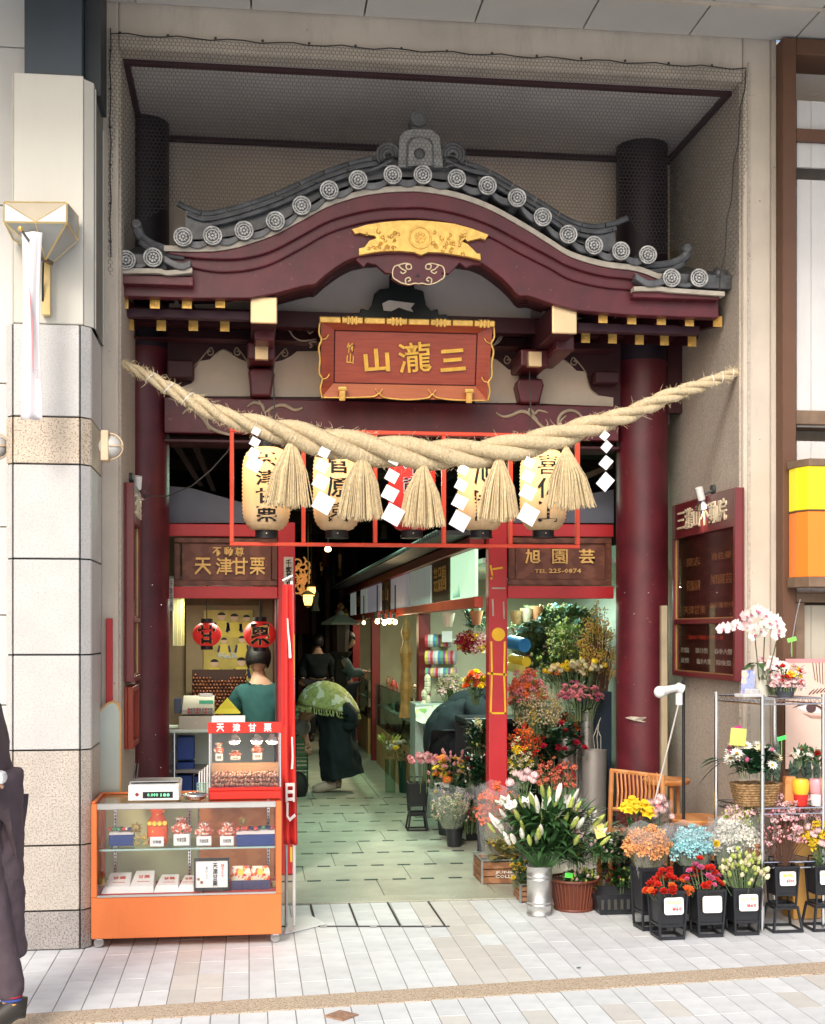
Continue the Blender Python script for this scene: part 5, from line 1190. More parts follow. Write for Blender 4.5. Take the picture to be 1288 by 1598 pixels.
# stone lantern with wide roof
sl = thing('stone_lantern', 'grey lantern with a wide sloping roof standing in the passage', 'lantern', at(535, 1150, 10.5)); sl.location.z = 0
c = at(532, 975, 10.5); K = 1 / ppm(10.5)
m = MB(); m.lathe([(3 * K, 0), (30 * K, 6 * K * .0), (30 * K, 3 * K), (18 * K, 10 * K), (6 * K, 16 * K), (5 * K, 20 * K), (0, 24 * K)], (c.x, 10.5, c.z), 6); m.build('lantern_roof', M('grey green stone', (.24, .27, .23), .6, var=.15), sl)
m = MB(); m.lathe([(4 * K, 24 * K), (6 * K, 28 * K), (3 * K, 33 * K), (0, 35 * K)], (c.x, 10.5, c.z), 8); m.build('finial', brassd, sl)
m = MB(); m.lathe([(12 * K, -.35), (14 * K, 0)], (c.x, 10.5, c.z), 6); m.build('fire_box', M('dark fire box', (.05, .025, .02), .5), sl)
m = MB(); m.lathe([(.2, 0), (.2, .1), (.09, .16), (.08, c.z - .45), (.16, c.z - .35)], (c.x, 10.5, 0), 8); m.build('shaft', dkin, sl)
# left side goods: green crates, black bag, green cloth stall
gcm = M('green plastic crate', (.10, .30, .20), .5)
for i in range(6):
 q = gp(474, 1221); z = i * .135; cr2 = thing('stacked_crate', 'green slatted crate, number %s from the floor of the stack left of the bent woman' % ('lowest second third fourth fifth topmost'.split()[i]), 'crate', (q.x - .08, q.y, z), 'green crates stacked by the passage')
 cr2['label'] = ('green slatted crate at the bottom of the stack behind the red banner', 'green slatted crate second from the bottom of the passage stack', 'green slatted crate third from the bottom of the passage stack', 'green slatted crate fourth from the bottom of the passage stack', 'green slatted crate just below the topmost one in the passage', 'topmost green slatted crate of the stack behind the red banner')[i]
 x, y = q.x - .08, q.y
 wb('crate_floor', x - .12, x + .12, y - .1, y + .1, z, z + .01, gcm, cr2)
 for k in range(3):
  zz_ = z + .02 + k * .04; m = MB()
  m.box(x - .12, x + .12, y - .1, y - .094, zz_, zz_ + .024); m.build('slat', gcm, cr2); m = MB(); m.box(x + .114, x + .12, y - .094, y + .1, zz_, zz_ + .024); m.build('slat', gcm, cr2)
  m = MB(); m.box(x - .12, x - .114, y - .094, y + .1, zz_, zz_ + .024); m.build('slat', gcm, cr2)
 for dx in (-.117, -.0, .117): wb('corner_bar', x + dx - .006, x + dx + .006, y - .104, y - .1005, z, z + .13, M('dark green plastic', (.03, .12, .09), .5), cr2)
q = gp(470, 1243); m = MB(); m.ball((q.x - .03, q.y, .1), (.1, .09, .14), 12, 8); m.xf(Matrix.Identity(4)); tag(m.build('black_bag', M('black bag cloth', (.015, .013, .013), .7, bump=.6, bs=30), smooth=True), 'black bag slumped on the floor at the feet of the bent woman', 'bag')
# ================================================================ people
def wrinkle(o, st, sc_=.07):
 t = bpy.data.textures.get('folds%g' % sc_) or bpy.data.textures.new('folds%g' % sc_, 'CLOUDS'); t.noise_scale = sc_; t.noise_depth = 3
 d = o.modifiers.new('folds', 'DISPLACE'); d.texture = t; d.strength = st; d.mid_level = .5
def skinmesh(V, E_, Rr, name, mat, sub=2, root=0):
 me = bpy.data.meshes.new(name); me.from_pydata([tuple(v) for v in V], E_, []); me.update()
 o = bpy.data.objects.new(name, me); COL.objects.link(o)
 s = o.modifiers.new('skin', 'SKIN'); s.use_smooth_shade = True; s.branch_smoothing = .6
 L = me.skin_vertices[0].data
 for i, r in enumerate(Rr): L[i].radius = r if isinstance(r, tuple) else (r, r); L[i].use_root = (i == root)
 if name != 'body': sub = 3
 ss = o.modifiers.new('sub', 'SUBSURF'); ss.levels = sub; ss.render_levels = sub
 if name != 'body': wrinkle(o, .022)
 out = bpy.data.meshes.new_from_object(o.evaluated_get(bpy.context.evaluated_depsgraph_get()))
 bpy.data.objects.remove(o); out.name = name; out.materials.clear(); out.materials.append(mat); out.polygons.foreach_set('use_smooth', [True] * len(out.polygons)); return out
def person(label, base, J, skinm, top, bottom, hair, rz=0., group=None, k=1., hairlong=0., topk=1., shoes=None):
 """J: joint positions in metres, local, facing -Y unless turned by rz"""
 th = thing('person', label, 'person', base, group); th.rotation_euler.z = rz
 g_ = lambda n: Vector(J[n])
 names = ['hip', 'belly', 'chest', 'neck', 'head0', 'shL', 'elL', 'wrL', 'haL', 'shR', 'elR', 'wrR', 'haR', 'thL', 'knL', 'anL', 'toL', 'thR', 'knR', 'anR', 'toR']
 if 'wrL' not in J:
  for s in 'LR': J['wr' + s] = tuple(Vector(J['el' + s]).lerp(Vector(J['ha' + s]), .78))
 J.setdefault('head0', tuple(Vector(J['neck']).lerp(Vector(J['head']), .5)))
 Rb = [.12, .115, .13, .052, .058, .055, .04, .027, .035, .055, .04, .027, .035, .085, .055, .038, .035, .085, .055, .038, .035]
 ed = [(0, 1), (1, 2), (2, 3), (3, 4), (2, 5), (5, 6), (6, 7), (7, 8), (2, 9), (9, 10), (10, 11), (11, 12), (0, 13), (13, 14), (14, 15), (15, 16), (0, 17), (17, 18), (18, 19), (19, 20)]
 V = [g_(n) for n in names]
 bm_ = skinmesh(V, ed, [r * k for r in Rb], 'body', skinm);
 # head with brow, nose, chin and ears joined on the same mesh
 b = bmesh.new(); b.from_mesh(bm_)
 hd = g_('head'); fwd = Vector(J.get('face', (0, -1, 0))).normalized(); upv = (hd - g_('neck')).normalized(); up2 = (upv - fwd * upv.dot(fwd)).normalized(); sd_ = fwd.cross(up2)
 Mh = Matrix((( *sd_, 0), (*fwd, 0), (*up2, 0), (0, 0, 0, 1))).transposed(); Mh.translation = hd
 m = MB(); m.ball((0, 0, 0), (.074, .092, .108), 14, 10)
 for i, v in enumerate(m.v):
  x, y, z = v
  if z < 0: x *= 1 - .35 * (-z / .108); y = y * (1 - .12 * (-z / .108)) + (.012 if y > 0 else 0)
  m.v[i] = (x, y, z)
 m.add([(0, .088, .015), (-.014, .085, -.018), (.014, .085, -.018), (0, .112, -.016), (0, .088, -.028)], [(0, 1, 3), (0, 3, 2), (1, 4, 3), (3, 4, 2)])
 for s in (-1, 1): m.ball((s * .074, -.005, -.005), (.010, .02, .03), 6, 4)
 m.xf(Mh); tmp = m.mesh('t', skinm, smooth=True); b.from_mesh(tmp); bpy.data.meshes.remove(tmp)
 # five fingers on each hand
 for s in 'LR':
  h = g_('ha' + s); d = (h - g_('wr' + s)).normalized(); sdv = d.cross(Vector((0, 0, 1)))
  if sdv.length < .1: sdv = Vector((1, 0, 0))
  sdv.normalize(); m = MB(); dn = sdv.cross(d)
  for f in range(4):
   p = h + sdv * (f - 1.5) * .017; L = (.055, .065, .06, .045)[f]; m.tube([p, p + d * L * .5 + dn * -.004, p + d * L * .95 + dn * -.018], [.009, .008, .006], 6)
  m.tube([h - d * .03 + sdv * .03, h + sdv * .05, h + d * .03 + sdv * .05], [.011, .009, .007], 6)
  tmp = m.mesh('t', skinm, smooth=True); b.from_mesh(tmp); bpy.data.meshes.remove(tmp)
 b.to_mesh(bm_); b.free(); bm_.polygons.foreach_set('use_smooth', [True] * len(bm_.polygons)); inst(bm_, 'body', th, (0, 0, 0), world=False)
 if top:
  idx = [0, 1, 2, 3, 5, 6, 7, 9, 10, 11]; rr = [.15, .145, .165, .075, .085, .064, .05, .085, .064, .05]
  mp = {a: i for i, a in enumerate(idx)}; e2 = [(mp[a], mp[c]) for a, c in ed if a in mp and c in mp]
  V2 = [V[i] for i in idx]; V2[3] = V[2].lerp(V[3], .75)
  inst(skinmesh(V2, e2, [r * k * topk for r in rr], 'jacket', top), 'jacket', th, (0, 0, 0), world=False)
 if bottom:
  idx = [0, 13, 14, 15, 17, 18, 19]; rr = [.155, .11, .075, .058, .11, .075, .058]
  mp = {a: i for i, a in enumerate(idx)}; e2 = [(mp[a], mp[c]) for a, c in ed if a in mp and c in mp]
  inst(skinmesh([V[i] for i in idx], e2, [r * k for r in rr], 'trousers', bottom), 'trousers', th, (0, 0, 0), world=False)
 m = MB(); m.ball((0, 0, 0), (.083, .1, .112), 14, 10); keep = []
 m.f = [f for f in m.f if not (sum(m.v[i][1] for i in f) / len(f) > .035 and sum(m.v[i][2] for i in f) / len(f) < .045) and sum(m.v[i][2] for i in f) / len(f) > -.06 - hairlong]; m.m = [0] * len(m.f)
 m.v = [(x + .003 * math.sin(z * 200), y - .008, z + .006) for x, y, z in m.v]; m.xf(Mh); hm = m.mesh('hair', hair, smooth=True, fix=False)
 ho = inst(hm, 'hair', th, (0, 0, 0), world=False); so = ho.modifiers.new('t', 'SOLIDIFY'); so.thickness = .012; so.offset = 0
 for s in 'LR':
  a, t_ = g_('an' + s), g_('to' + s); m = MB(); d = (t_ - a); d.z = 0; d.normalize(); sdv = Vector((-d.y, d.x, 0)); P = []
  m.tube([a - d * .05 + Vector((0, 0, -.02)), a + Vector((0, 0, -.015)), t_ + Vector((0, 0, -.0)), t_ + d * .05 + Vector((0, 0, -.01))], [.04, .05, .045, .025], 10);
  inst(m.mesh('shoe', shoes or M('dark shoe', (.03, .025, .02), .5), smooth=True), 'shoe', th, (0, 0, 0), world=False)
 return th
tealm = M('teal sweater', (.02, .085, .085), .9, var=.1, sc=20, bump=.6, bs=200); dkn = M('navy black cloth', (.006, .013, .016), .85, var=.3, sc=8, bump=1, bs=25); grj = M('grey blue jacket', (.10, .14, .15), .8, var=.15); trd = M('dark trousers', (.02, .022, .03), .8)
ST = dict(hip=(0, 0, .86), belly=(0, 0, .98), chest=(0, 0, 1.18), neck=(0, 0, 1.36), head=(0, -.01, 1.49), shL=(-.16, 0, 1.27), elL=(-.22, .02, 1.02), haL=(-.21, -.12, .84), shR=(.16, 0, 1.27), elR=(.22, .02, 1.02), haR=(.21, -.12, .84),
  thL=(-.08, 0, .8), knL=(-.09, -.02, .45), anL=(-.09, 0, .08), toL=(-.1, -.12, .04), thR=(.08, 0, .8), knR=(.09, -.02, .45), anR=(.09, 0, .08), toR=(.1, -.12, .04))
def J_(**k): d = dict(ST); d.update(k); return d
# vendor in the booth, back to the street, leaning a little
q = at(408, 1045, 2.5)
person('person in a teal sweater seen from behind inside the chestnut booth', (q.x, q.y, 0), J_(hip=(0, -.05, .80), belly=(0, -.05, .92), chest=(-.01, .0, 1.08), neck=(-.02, .04, 1.24), head=(-.02, .07, 1.36), face=(0, .9, -.3), shL=(-.15, .0, 1.15), elL=(-.2, .05, .92), haL=(-.15, .2, .85), shR=(.14, .0, 1.15), elR=(.16, .12, .92), haR=(.13, .2, .85), toL=(-.1, .12, .04), toR=(.1, .12, .04)),
 skin, tealm, trd, hairb, k=.92, topk=1.12)
# bent old woman
q = gp(516, 1236)
gsh = M('yellow green knitted shawl', (.36, .40, .16), .95, var=.3, sc=30, bump=1, bs=120, thr=[(.54, (.66, .70, .60), 11)])
wmn = person('bent person in a long black coat with a yellow green shawl in the passage', (q.x, q.y, 0),
 J_(hip=(.06, 0, .74), belly=(-.0, .04, .84), chest=(-.12, .10, .86), neck=(-.24, .2, .74), head=(-.30, .25, .62), face=(-.6, .3, -.7), shL=(-.14, .0, .88), elL=(.05, -.16, .82), haL=(.16, -.13, .80), shR=(-.14, .24, .84), elR=(-.26, .26, .62), haR=(-.2, .2, .4),
  thL=(.04, -.07, .68), knL=(.03, -.07, .4), anL=(.0, -.05, .09), toL=(-.13, -.05, .04), thR=(.08, .07, .68), knR=(.1, .07, .4), anR=(.06, .05, .09), toR=(-.07, .06, .04)), skin, None, dkn, M('grey hair', (.25, .25, .25), .7), topk=1.1, shoes=M('pale shoe', (.5, .38, .33), .6))
# long coat falling from the bent back
m = MB(); secs = [(-.10, .06, .93, .10, .14), (-.05, .04, .90, .2, .18), (-.01, .0, .80, .24, .2), (.07, .0, .70, .17, .17), (.06, .0, .5, .18, .17), (.09, .0, .3, .2, .18), (.12, .0, .15, .2, .19)]
n = 24; vs = []
for i, (cx, cy_, z, rx, ry) in enumerate(secs):
 for k in range(n):
  a = 2 * math.pi * k / n; f_ = 1 + .11 * math.sin(a * 7 + i * .6) * (i / 6); tilt = (-.10 * math.cos(a) if i < 3 else (.04 * math.cos(a) if i > 4 else 0)); vs.append((cx + rx * f_ * math.cos(a), cy_ + ry * f_ * math.sin(a), z + tilt))
m.add(vs, [(i * n + k, i * n + (k + 1) % n, (i + 1) * n + (k + 1) % n, (i + 1) * n + k) for i in range(len(secs) - 1) for k in range(n)] + [tuple(range(n))]); o = m.build('coat', dkn, None, smooth=True); o.parent = wmn; q_ = o.modifiers.new('s', 'SUBSURF'); q_.levels = q_.render_levels = 2; wrinkle(o, .045, .09)
m = MB(); n = 26; vs = []; rim = []
for i in range(9):
 e = 1.57 - i * .17
 for k in range(n):
  a = 2 * math.pi * k / n; x = .30 * math.cos(e) * math.cos(a) - .02; z = .80 + .25 * math.sin(e) - .16 * (x + .02) - .05 * math.cos(e) ** 2; p = (x, .03 + .245 * math.cos(e) * math.sin(a), z + .006 * math.sin(k * 2.2 + i)); vs.append(p)
  if i == 8: rim.append(p)
m.add(vs, [(i * n + k, i * n + (k + 1) % n, (i + 1) * n + (k + 1) % n, (i + 1) * n + k) for i in range(8) for k in range(n)]); o = m.build('shawl', gsh, None, smooth=True, fix=False); o.parent = wmn; so = o.modifiers.new('t', 'SOLIDIFY'); so.thickness = .015
m = MB()
for i in range(110):
 t = i / 110 * n; p = Vector(rim[int(t)]).lerp(Vector(rim[(int(t) + 1) % n]), t % 1); q = Vector((p.x * .03, (p.y - .03) * .1, 0)); m.tube([p, p + q + Vector((U(-.01, .01), 0, -.03)), p + q + Vector((U(-.015, .015), 0, -.06))], .005, 4)
o = m.build('fringe', gsh, None, kind='stuff'); o.parent = wmn
m = MB(); m.tube([(.08, -.12, .86), (.18, -.14, .74), (.20, -.12, .66), (.10, -.16, .62)], [.08, .10, .085, .05], 12); o = m.build('sleeve', dkn, None, smooth=True); o.parent = wmn; q_ = o.modifiers.new('s', 'SUBSURF'); q_.levels = q_.render_levels = 2; wrinkle(o, .04, .07)
# person stooping behind the right post, among the flowers
q = at(722, 1100, 3.8)
stp = person('stooping person in a dark navy coat bent over flowers behind the right red post', (q.x, 3.8, 0), J_(hip=(-.10, 0, .76), belly=(-.04, .02, .86), chest=(.08, .05, .98), neck=(.20, .1, 1.05), head=(.26, .13, 1.10), face=(.7, .3, -.6), shL=(.06, -.14, 1.0), elL=(.16, -.18, .76), haL=(.26, -.1, .6), shR=(.08, .2, .98), elR=(.2, .24, .76), haR=(.3, .2, .6), thL=(-.1, -.07, .7), knL=(-.02, -.08, .42), anL=(-.12, -.07, .08), toL=(.0, -.07, .04), thR=(-.1, .08, .7), knR=(-.02, .08, .42), anR=(-.12, .08, .08), toR=(.0, .09, .04)),
 skin, dkn, trd, M('grey brown hair', (.10, .09, .07), .7), k=1.2, topk=1.3)
m = MB(); secs = [(.10, 1.06, .10, .12), (.02, 1.02, .2, .2), (-.06, .9, .235, .22), (-.10, .75, .22, .21), (-.10, .6, .2, .2), (-.09, .42, .2, .19)]; n = 22
m.add([(cx + rx * math.cos(2 * math.pi * k / n), .02 + ry * math.sin(2 * math.pi * k / n) * (1 + .05 * math.sin(k * 2.5)), z - .05 * math.cos(2 * math.pi * k / n) * -1) for cx, z, rx, ry in secs for k in range(n)], [(i * n + k, i * n + (k + 1) % n, (i + 1) * n + (k + 1) % n, (i + 1) * n + k) for i in range(5) for k in range(n)] + [tuple(range(n))]); o = m.build('coat', dkn, None, smooth=True); o.parent = stp; q_ = o.modifiers.new('s', 'SUBSURF'); q_.levels = q_.render_levels = 2; wrinkle(o, .05, .09)
# visitor at the case
q = at(541, 1060, 10.6);
person('person in a grey jacket leaning at a glass case far down the passage', (q.x - .04, 10.6, 0), J_(head=(.06, 0, 1.43), face=(1, 0, -.35), neck=(.0, 0, 1.32), chest=(-.03, 0, 1.12), shL=(-.03, .15, 1.2), elL=(.1, .17, 1.0), haL=(.3, .12, 1.02), shR=(-.03, -.15, 1.2), elR=(.1, -.17, 1.0), haR=(.3, -.12, 1.02), toL=(.05, .0, .04), anL=(-.07, .08, .08), toR=(.05, -.1, .04), anR=(-.07, -.08, .08)), skin, grj, trd, hairb, k=1.05, hairlong=.06)
q = at(496, 1060, 12)
person('dark clothed person standing with back turned in the gloom of the passage', (q.x, 12, 0), J_(head=(0, .02, 1.40), neck=(0, 0, 1.27), chest=(0, 0, 1.1), shL=(-.15, 0, 1.18), shR=(.15, 0, 1.18), face=(0, 1, 0)), skin, dkn, trd, hairb, k=1.05, topk=1.1)
# passer-by at the left edge
q = gp(-25, 1606)
coatp = M('plum grey quilted coat', (.085, .06, .07), .8, var=.12, sc=14, bump=.5)
pp = person('passer-by in a long plum grey quilted coat walking out at the left edge', (q.x, q.y, 0), J_(head=(-.12, 0, 1.47), neck=(-.08, 0, 1.34), chest=(-.04, 0, 1.15), face=(-1, 0, 0), shL=(-.03, .16, 1.25), elL=(-.02, .2, 1.02), haL=(-.1, .2, .85), shR=(-.03, -.16, 1.25), elR=(.0, -.2, 1.02), haR=(.06, -.22, 1.0), hip=(-.02, 0, .85),
 thL=(-.02, .07, .8), knL=(-.14, .08, .46), anL=(-.26, .08, .10), toL=(-.38, .08, .05), thR=(-.02, -.07, .8), knR=(.05, -.08, .46), anR=(.125, -.08, .12), toR=(.03, -.09, .035)), skin, coatp, coatp, hairb, topk=1.05)
m = MB(); n = 28; vs = []; zs_ = [1.02 - .74 * i / 40 for i in range(41)]
for i, z in enumerate(zs_):
 pf = .004 * abs(math.sin(i * math.pi / 4)); r = .16 - .03 * (1.02 - z) + pf
 for k in range(n):
  a = 2 * math.pi * k / n; vs.append((-.02 + .06 * (1.02 - z) + r * math.cos(a), r * .85 * math.sin(a), z))
m.add(vs, [(i * n + k, i * n + (k + 1) % n, (i + 1) * n + (k + 1) % n, (i + 1) * n + k) for i in range(40) for k in range(n)] + [tuple(range(n)), tuple(40 * n + k for k in range(n))[::-1]]); o = m.build('coat_skirt', coatp, None, smooth=True); o.parent = pp; q_ = o.modifiers.new('s', 'SUBSURF'); q_.levels = q_.render_levels = 1; wrinkle(o, .03, .09)
for k, (z, c) in enumerate(((.155, (.55, .4, .08)), (.142, (.4, .04, .05)), (.129, (.05, .08, .3)), (.116, (.6, .3, .1)), (.103, (.35, .03, .05)))):
 m = MB(); m.lathe([(.036, 0), (.043, .004), (.043, .009), (.036, .013)], (.12 + (.13 - z) * .2, -.08, z), 14); o = m.build('sock_band', M('sock stripe %d' % k, c, .9), None, smooth=True); o.parent = pp
b = MB(); b.cbox((.07, -.2, 1.0), (.1, .09, .05)); o = b.build('white_cuff', white, None, bev=.02); o.parent = pp
# ================================================================ orange glass showcase and its goods
orc = M('orange painted case', (.70, .18, .048), .42, var=.08, sc=3, spec=.45, dirt=.3, thr=[(.735, (.35, .12, .05), 45)])
PC = -.01; xa, xb_ = at(142.5, 1400, PC).x, at(440, 1400, PC).x; DEP = .40
zb0 = at(290, 1462, PC).z; z1_ = at(290, 1398, PC).z; z2_ = at(290, 1262, PC).z; z3_ = at(290, 1253, PC).z
sc0 = thing('glass_showcase', 'orange wheeled glass showcase in front of the left column with goods on two levels', 'showcase', ((xa + xb_) / 2, PC + DEP / 2, 0))
def cb(nm, x0, x1, y0, y1, z0, z1, mat, par=sc0, bev=.003): return wb(nm, x0, x1, y0, y1, z0, z1, mat, par, bev)
Pd = .028
cb('base', xa, xb_, PC, PC + DEP, zb0, z1_, orc, bev=.004)
for x in (xa, xb_ - Pd): cb('end_post', x, x + Pd, PC, PC + .03, z1_ + .0005, z3_, orc)
for x in (xa, xb_ - Pd): cb('end_post', x, x + Pd, PC + DEP - .03, PC + DEP, z1_ + .0005, z3_, orc)
cb('end_panel', xa + .004, xa + .012, PC + .031, PC + DEP - .031, z1_ + .0005, z3_, orc)
cb('back_panel', xa + Pd, xa + .50, PC + DEP - .02, PC + DEP - .004, z1_ + .001, z3_, M('pale green back board', (.55, .60, .38), .6, var=.06))
cb('back_panel', xa + .505, xb_ - Pd, PC + DEP - .016, PC + DEP, z1_ + .001, z3_, M('orange veneer back', (.62, .22, .07), .5, wave=2.5, stretch=(1, 1, 8), col2=(.7, .28, .10)))
cb('lining', xa + Pd, xb_ - Pd, PC + .012, PC + DEP - .021, z1_ + .0005, z1_ + .006, M('red felt lining', (.50, .03, .03), .9))
alum = M('brushed aluminium', (.62, .62, .60), .3, metal=.9, var=.08, sc=30, stretch=(.2, 1, 1))
cb('front_rail', xa + Pd, xb_ - Pd, PC - .004, PC + .014, z2_, z3_ + .002, alum); cb('bottom_rail', xa + Pd, xb_ - Pd, PC - .002, PC + .011, z1_ + .0005, z1_ + .010, alum, bev=.001)
gls = glass('clear glass'); cb('front_glass', xa + Pd, xb_ - Pd, PC + .003, PC + .006, z1_ + .010, z2_, gls, bev=0)
cb('top_glass', xa + .01, xb_ - .01, PC + .015, PC + DEP - .03, z3_ - .006, z3_ - .001, glass('warm top glass', (1, .9, .8)), bev=0)
cb('top_edge', xa, xb_, PC + DEP - .03, PC + DEP, z3_ + .0005, z3_ + .012, orc); cb('top_edge', xa, xa + .02, PC + .015, PC + DEP - .03, z3_ + .0005, z3_ + .01, orc)
zs_h = at(290, 1323, PC + .05).z
cb('glass_shelf', xa + Pd + .005, xb_ - Pd - .005, PC + .04, PC + DEP - .03, zs_h - .006, zs_h, glass('shelf glass', (.85, .95, .9)), bev=0)
m = MB(); m.box(xa + Pd + .005, xb_ - Pd - .005, PC + .037, PC + .0395, zs_h - .007, zs_h + .001); m.build('shelf_edge', M('green glass edge', (.35, .5, .45), .2), sc0)
for px in (180, 296, 419):
 x = at(px, 1300, PC + DEP - .03).x; cb('shelf_standard', x - .008, x + .008, PC + DEP - .028, PC + DEP - .021, z1_ + .01, z2_, chrome, bev=.001)
 for i in range(24):
  z = z1_ + .02 + i * .017; cb('slot', x - .003, x + .003, PC + DEP - .0295, PC + DEP - .0282, z, z + .009, black, bev=0) if z < z2_ - .02 else 0
for px in (153, 430):
 for yy in (PC + .05, PC + DEP - .06):
  x = at(px, 1470, PC).x; c_ = MB(); c_.tube([(x, yy - .012, .025), (x, yy + .012, .025)], .024, 14); w_ = c_.build('caster_wheel', M('grey caster', (.3, .3, .3), .4), sc0, smooth=.7); c_ = MB(); c_.box(x - .014, x + .018, yy - .016, yy + .016, .035, zb0); c_.build('caster_bracket', chrome, w_, bev=.002)
m = MB()
for i in range(60):
 pass
wbx = M('white paper package', (.80, .77, .74), .7, var=.04); redprint = M('red print', (.60, .08, .05), .6); blackp = M('black print', (.03, .03, .04), .6); bluet = M('blue tray box', (.012, .035, .17), .45, var=.15)
nutb = M('dry burr brown', (.36, .26, .09), .9, var=.4, sc=40)
def P3(px, py, Y): return at(px, py, Y)
def giftbox(x0, y0, x1, y1, Y, lab, cap=True, dep=.10):
 a, b = at(x0, y0, Y), at(x1, y1, Y); h = a.z - b.z; th = thing('boxed_gift', lab, 'box', ((a.x + b.x) / 2, Y + dep / 2, b.z))
 wb('box_base', a.x, b.x, Y, Y + dep, b.z, b.z + h * .45, bluet, th, .002)
 m = MB(); m.add([(a.x, Y + .002, b.z + h * .45 + .0005), (b.x, Y + .002, b.z + h * .45 + .0005), (b.x, Y + dep, b.z + h * .62), (a.x, Y + dep, b.z + h * .62), (a.x, Y + dep, b.z + h * .46), (b.x, Y + dep, b.z + h * .46)], [(0, 1, 2, 3), (0, 3, 4), (1, 5, 2), (3, 2, 5, 4)]); m.build('white_lining', wbx, th)
 for i in range(9):
  x = a.x + (b.x - a.x) * (i + .5) / 9; m = MB(); m.cbox((x, Y + .03 + U(0, .04), b.z + h * .62 + .004), (.016, .03, .012), U(-.5, .5)); m.build('wrapped_sweet', rnd.choice([redprint, wbx, navy, M('green wrap', (.1, .3, .15), .5)]), th)
 return th
def bundle(x0, y0, x1, y1, Y, lab, grp=None):
 a, b = at(x0, y0, Y), at(x1, y1, Y); w_ = b.x - a.x; h = a.z - b.z; cx = (a.x + b.x) / 2; th = thing('chestnut_packet', lab, 'packet', (cx, Y + .03, b.z), grp)
 wb('paper_cup', a.x + w_ * .12, b.x - w_ * .12, Y, Y + .06, b.z, b.z + h * .42, wbx, th, .004)
 pr = [(w_ * .36, h * .42), (w_ * .5, h * .52), (w_ * .5, h * .66), (w_ * .3, h * .75), (w_ * .22, h * .82), (w_ * .33, h * .92), (w_ * .30, h)]
 m = MB(); m.lathe(pr, (cx, Y + .03, b.z), 12, sy=.7); i0 = len(m.v)
 m.v = [(x + U(-.003, .003), y, z) for x, y, z in m.v]; m.build('patterned_wrap', M('printed wrap', (.55, .12, .07), .6, thr=[(.52, (.75, .7, .6), 70), (.60, (.04, .10, .06), 60)]), th)
 m = MB(); m.lathe([(w_ * .24, h * .76), (w_ * .26, h * .79), (w_ * .24, h * .82)], (cx, Y + .03, b.z), 10, sy=.7); m.build('red_tie', redprint, th)
 textpx('天津甘栗', 'cup_print', blackp, th, x0 + (x1 - x0) * .28, y1 - (y1 - y0) * .30, x1 - (x1 - x0) * .28, y1 - (y1 - y0) * .14, Y - .002, depth=.0015)
Ys = PC + .08
giftbox(170, 1282, 208, 1320, Ys, 'open blue and white box of sweets at the left end of the glass shelf')
giftbox(369, 1280, 429, 1320, Ys, 'wide blue and white box of sweets at the right end of the glass shelf')
def burr(px, py, r, Y, lab):
 c = at(px, py, Y); m = MB()
 for i in range(120):
  d = Vector((U(-1, 1), U(-1, 1), U(-1, 1))).normalized(); m.tube([c + d * r * .4, c + d * r * U(.8, 1.1)], [.0012, .0004], 3, cap=False)
 m.ball(c, r * .6, 8, 6); tag(m.build('chestnut_burr', nutb, None, fix=False), lab, 'burr')
burr(213, 1292, .035, Ys + .03, 'spiky brown chestnut burr beside the left sweets box'); burr(379, 1281, .026, Ys + .06, 'small burr standing behind the right sweets box'); burr(161, 1376, .032, Ys, 'spiky burr in the lower left corner of the showcase'); burr(430, 1380, .028, Ys + .05, 'burr in the lower right corner of the showcase')
m = MB()
for i in range(14):
 c = at(U(210, 232), U(1305, 1318), Ys); m.tube([c + Vector((U(-.02, .02), U(-.02, .02), U(-.01, .02))), c, c + Vector((U(-.02, .02), U(-.02, .02), U(-.0, .03)))], .004, 4)
tag(m.build('dry_leaves', M('dry leaf straw', (.5, .38, .12), .8, var=.3, sc=30), None, kind='stuff'), 'dry yellowish husks heaped between the left box and the red bag', 'husks')
# big red bag
a, b = at(229, 1262, Ys), at(262, 1320, Ys); cx = (a.x + b.x) / 2; w_ = b.x - a.x; h = a.z - b.z
rb_ = thing('red_gift_bag', 'tall orange red gift bag with yellow medallions on the glass shelf', 'bag', (cx, Ys, b.z)); rbm = M('orange red bag', (.70, .10, .03), .5, var=.15, thr=[(.62, (.85, .6, .1), 60)])
m = MB(); m.lathe([(w_ * .42, 0), (w_ * .5, .02), (w_ * .5, h * .62), (w_ * .34, h * .74), (w_ * .26, h * .8), (w_ * .36, h * .93), (w_ * .33, h)], (cx, Ys + .03, b.z), 12, sy=.6); m.build('bag_body', rbm, rb_, smooth=.7)
for i in range(4):
 m = MB(); q = (a.x + w_ * (.14 + i * .24), Ys - .004 - .006 * (1 if i in (1, 2) else -1), b.z + h * .60); m.ylathe([(0, -.003), (.009, -.003), (.012, 0), (.012, .02)], q, 10); m.build('medallion', M('yellow medallion', (.85, .6, .08), .5), rb_)
wb('white_label', cx - w_ * .32, cx + w_ * .32, Ys - .02, Ys - .015, b.z + .002, b.z + h * .26, wbx, rb_); text('甘栗屋', 'label_print', blackp, rb_, (cx, Ys - .022, b.z + h * .13), wide=w_ * .4, height=h * .08, depth=.001)
bundle(267, 1277, 300, 1320, Ys, 'patterned packet nearest the red gift bag on the glass shelf'); bundle(303, 1285, 334, 1320, Ys, 'middle patterned packet on the glass shelf'); bundle(340, 1285, 369, 1320, Ys, 'patterned packet beside the wide box on the right')
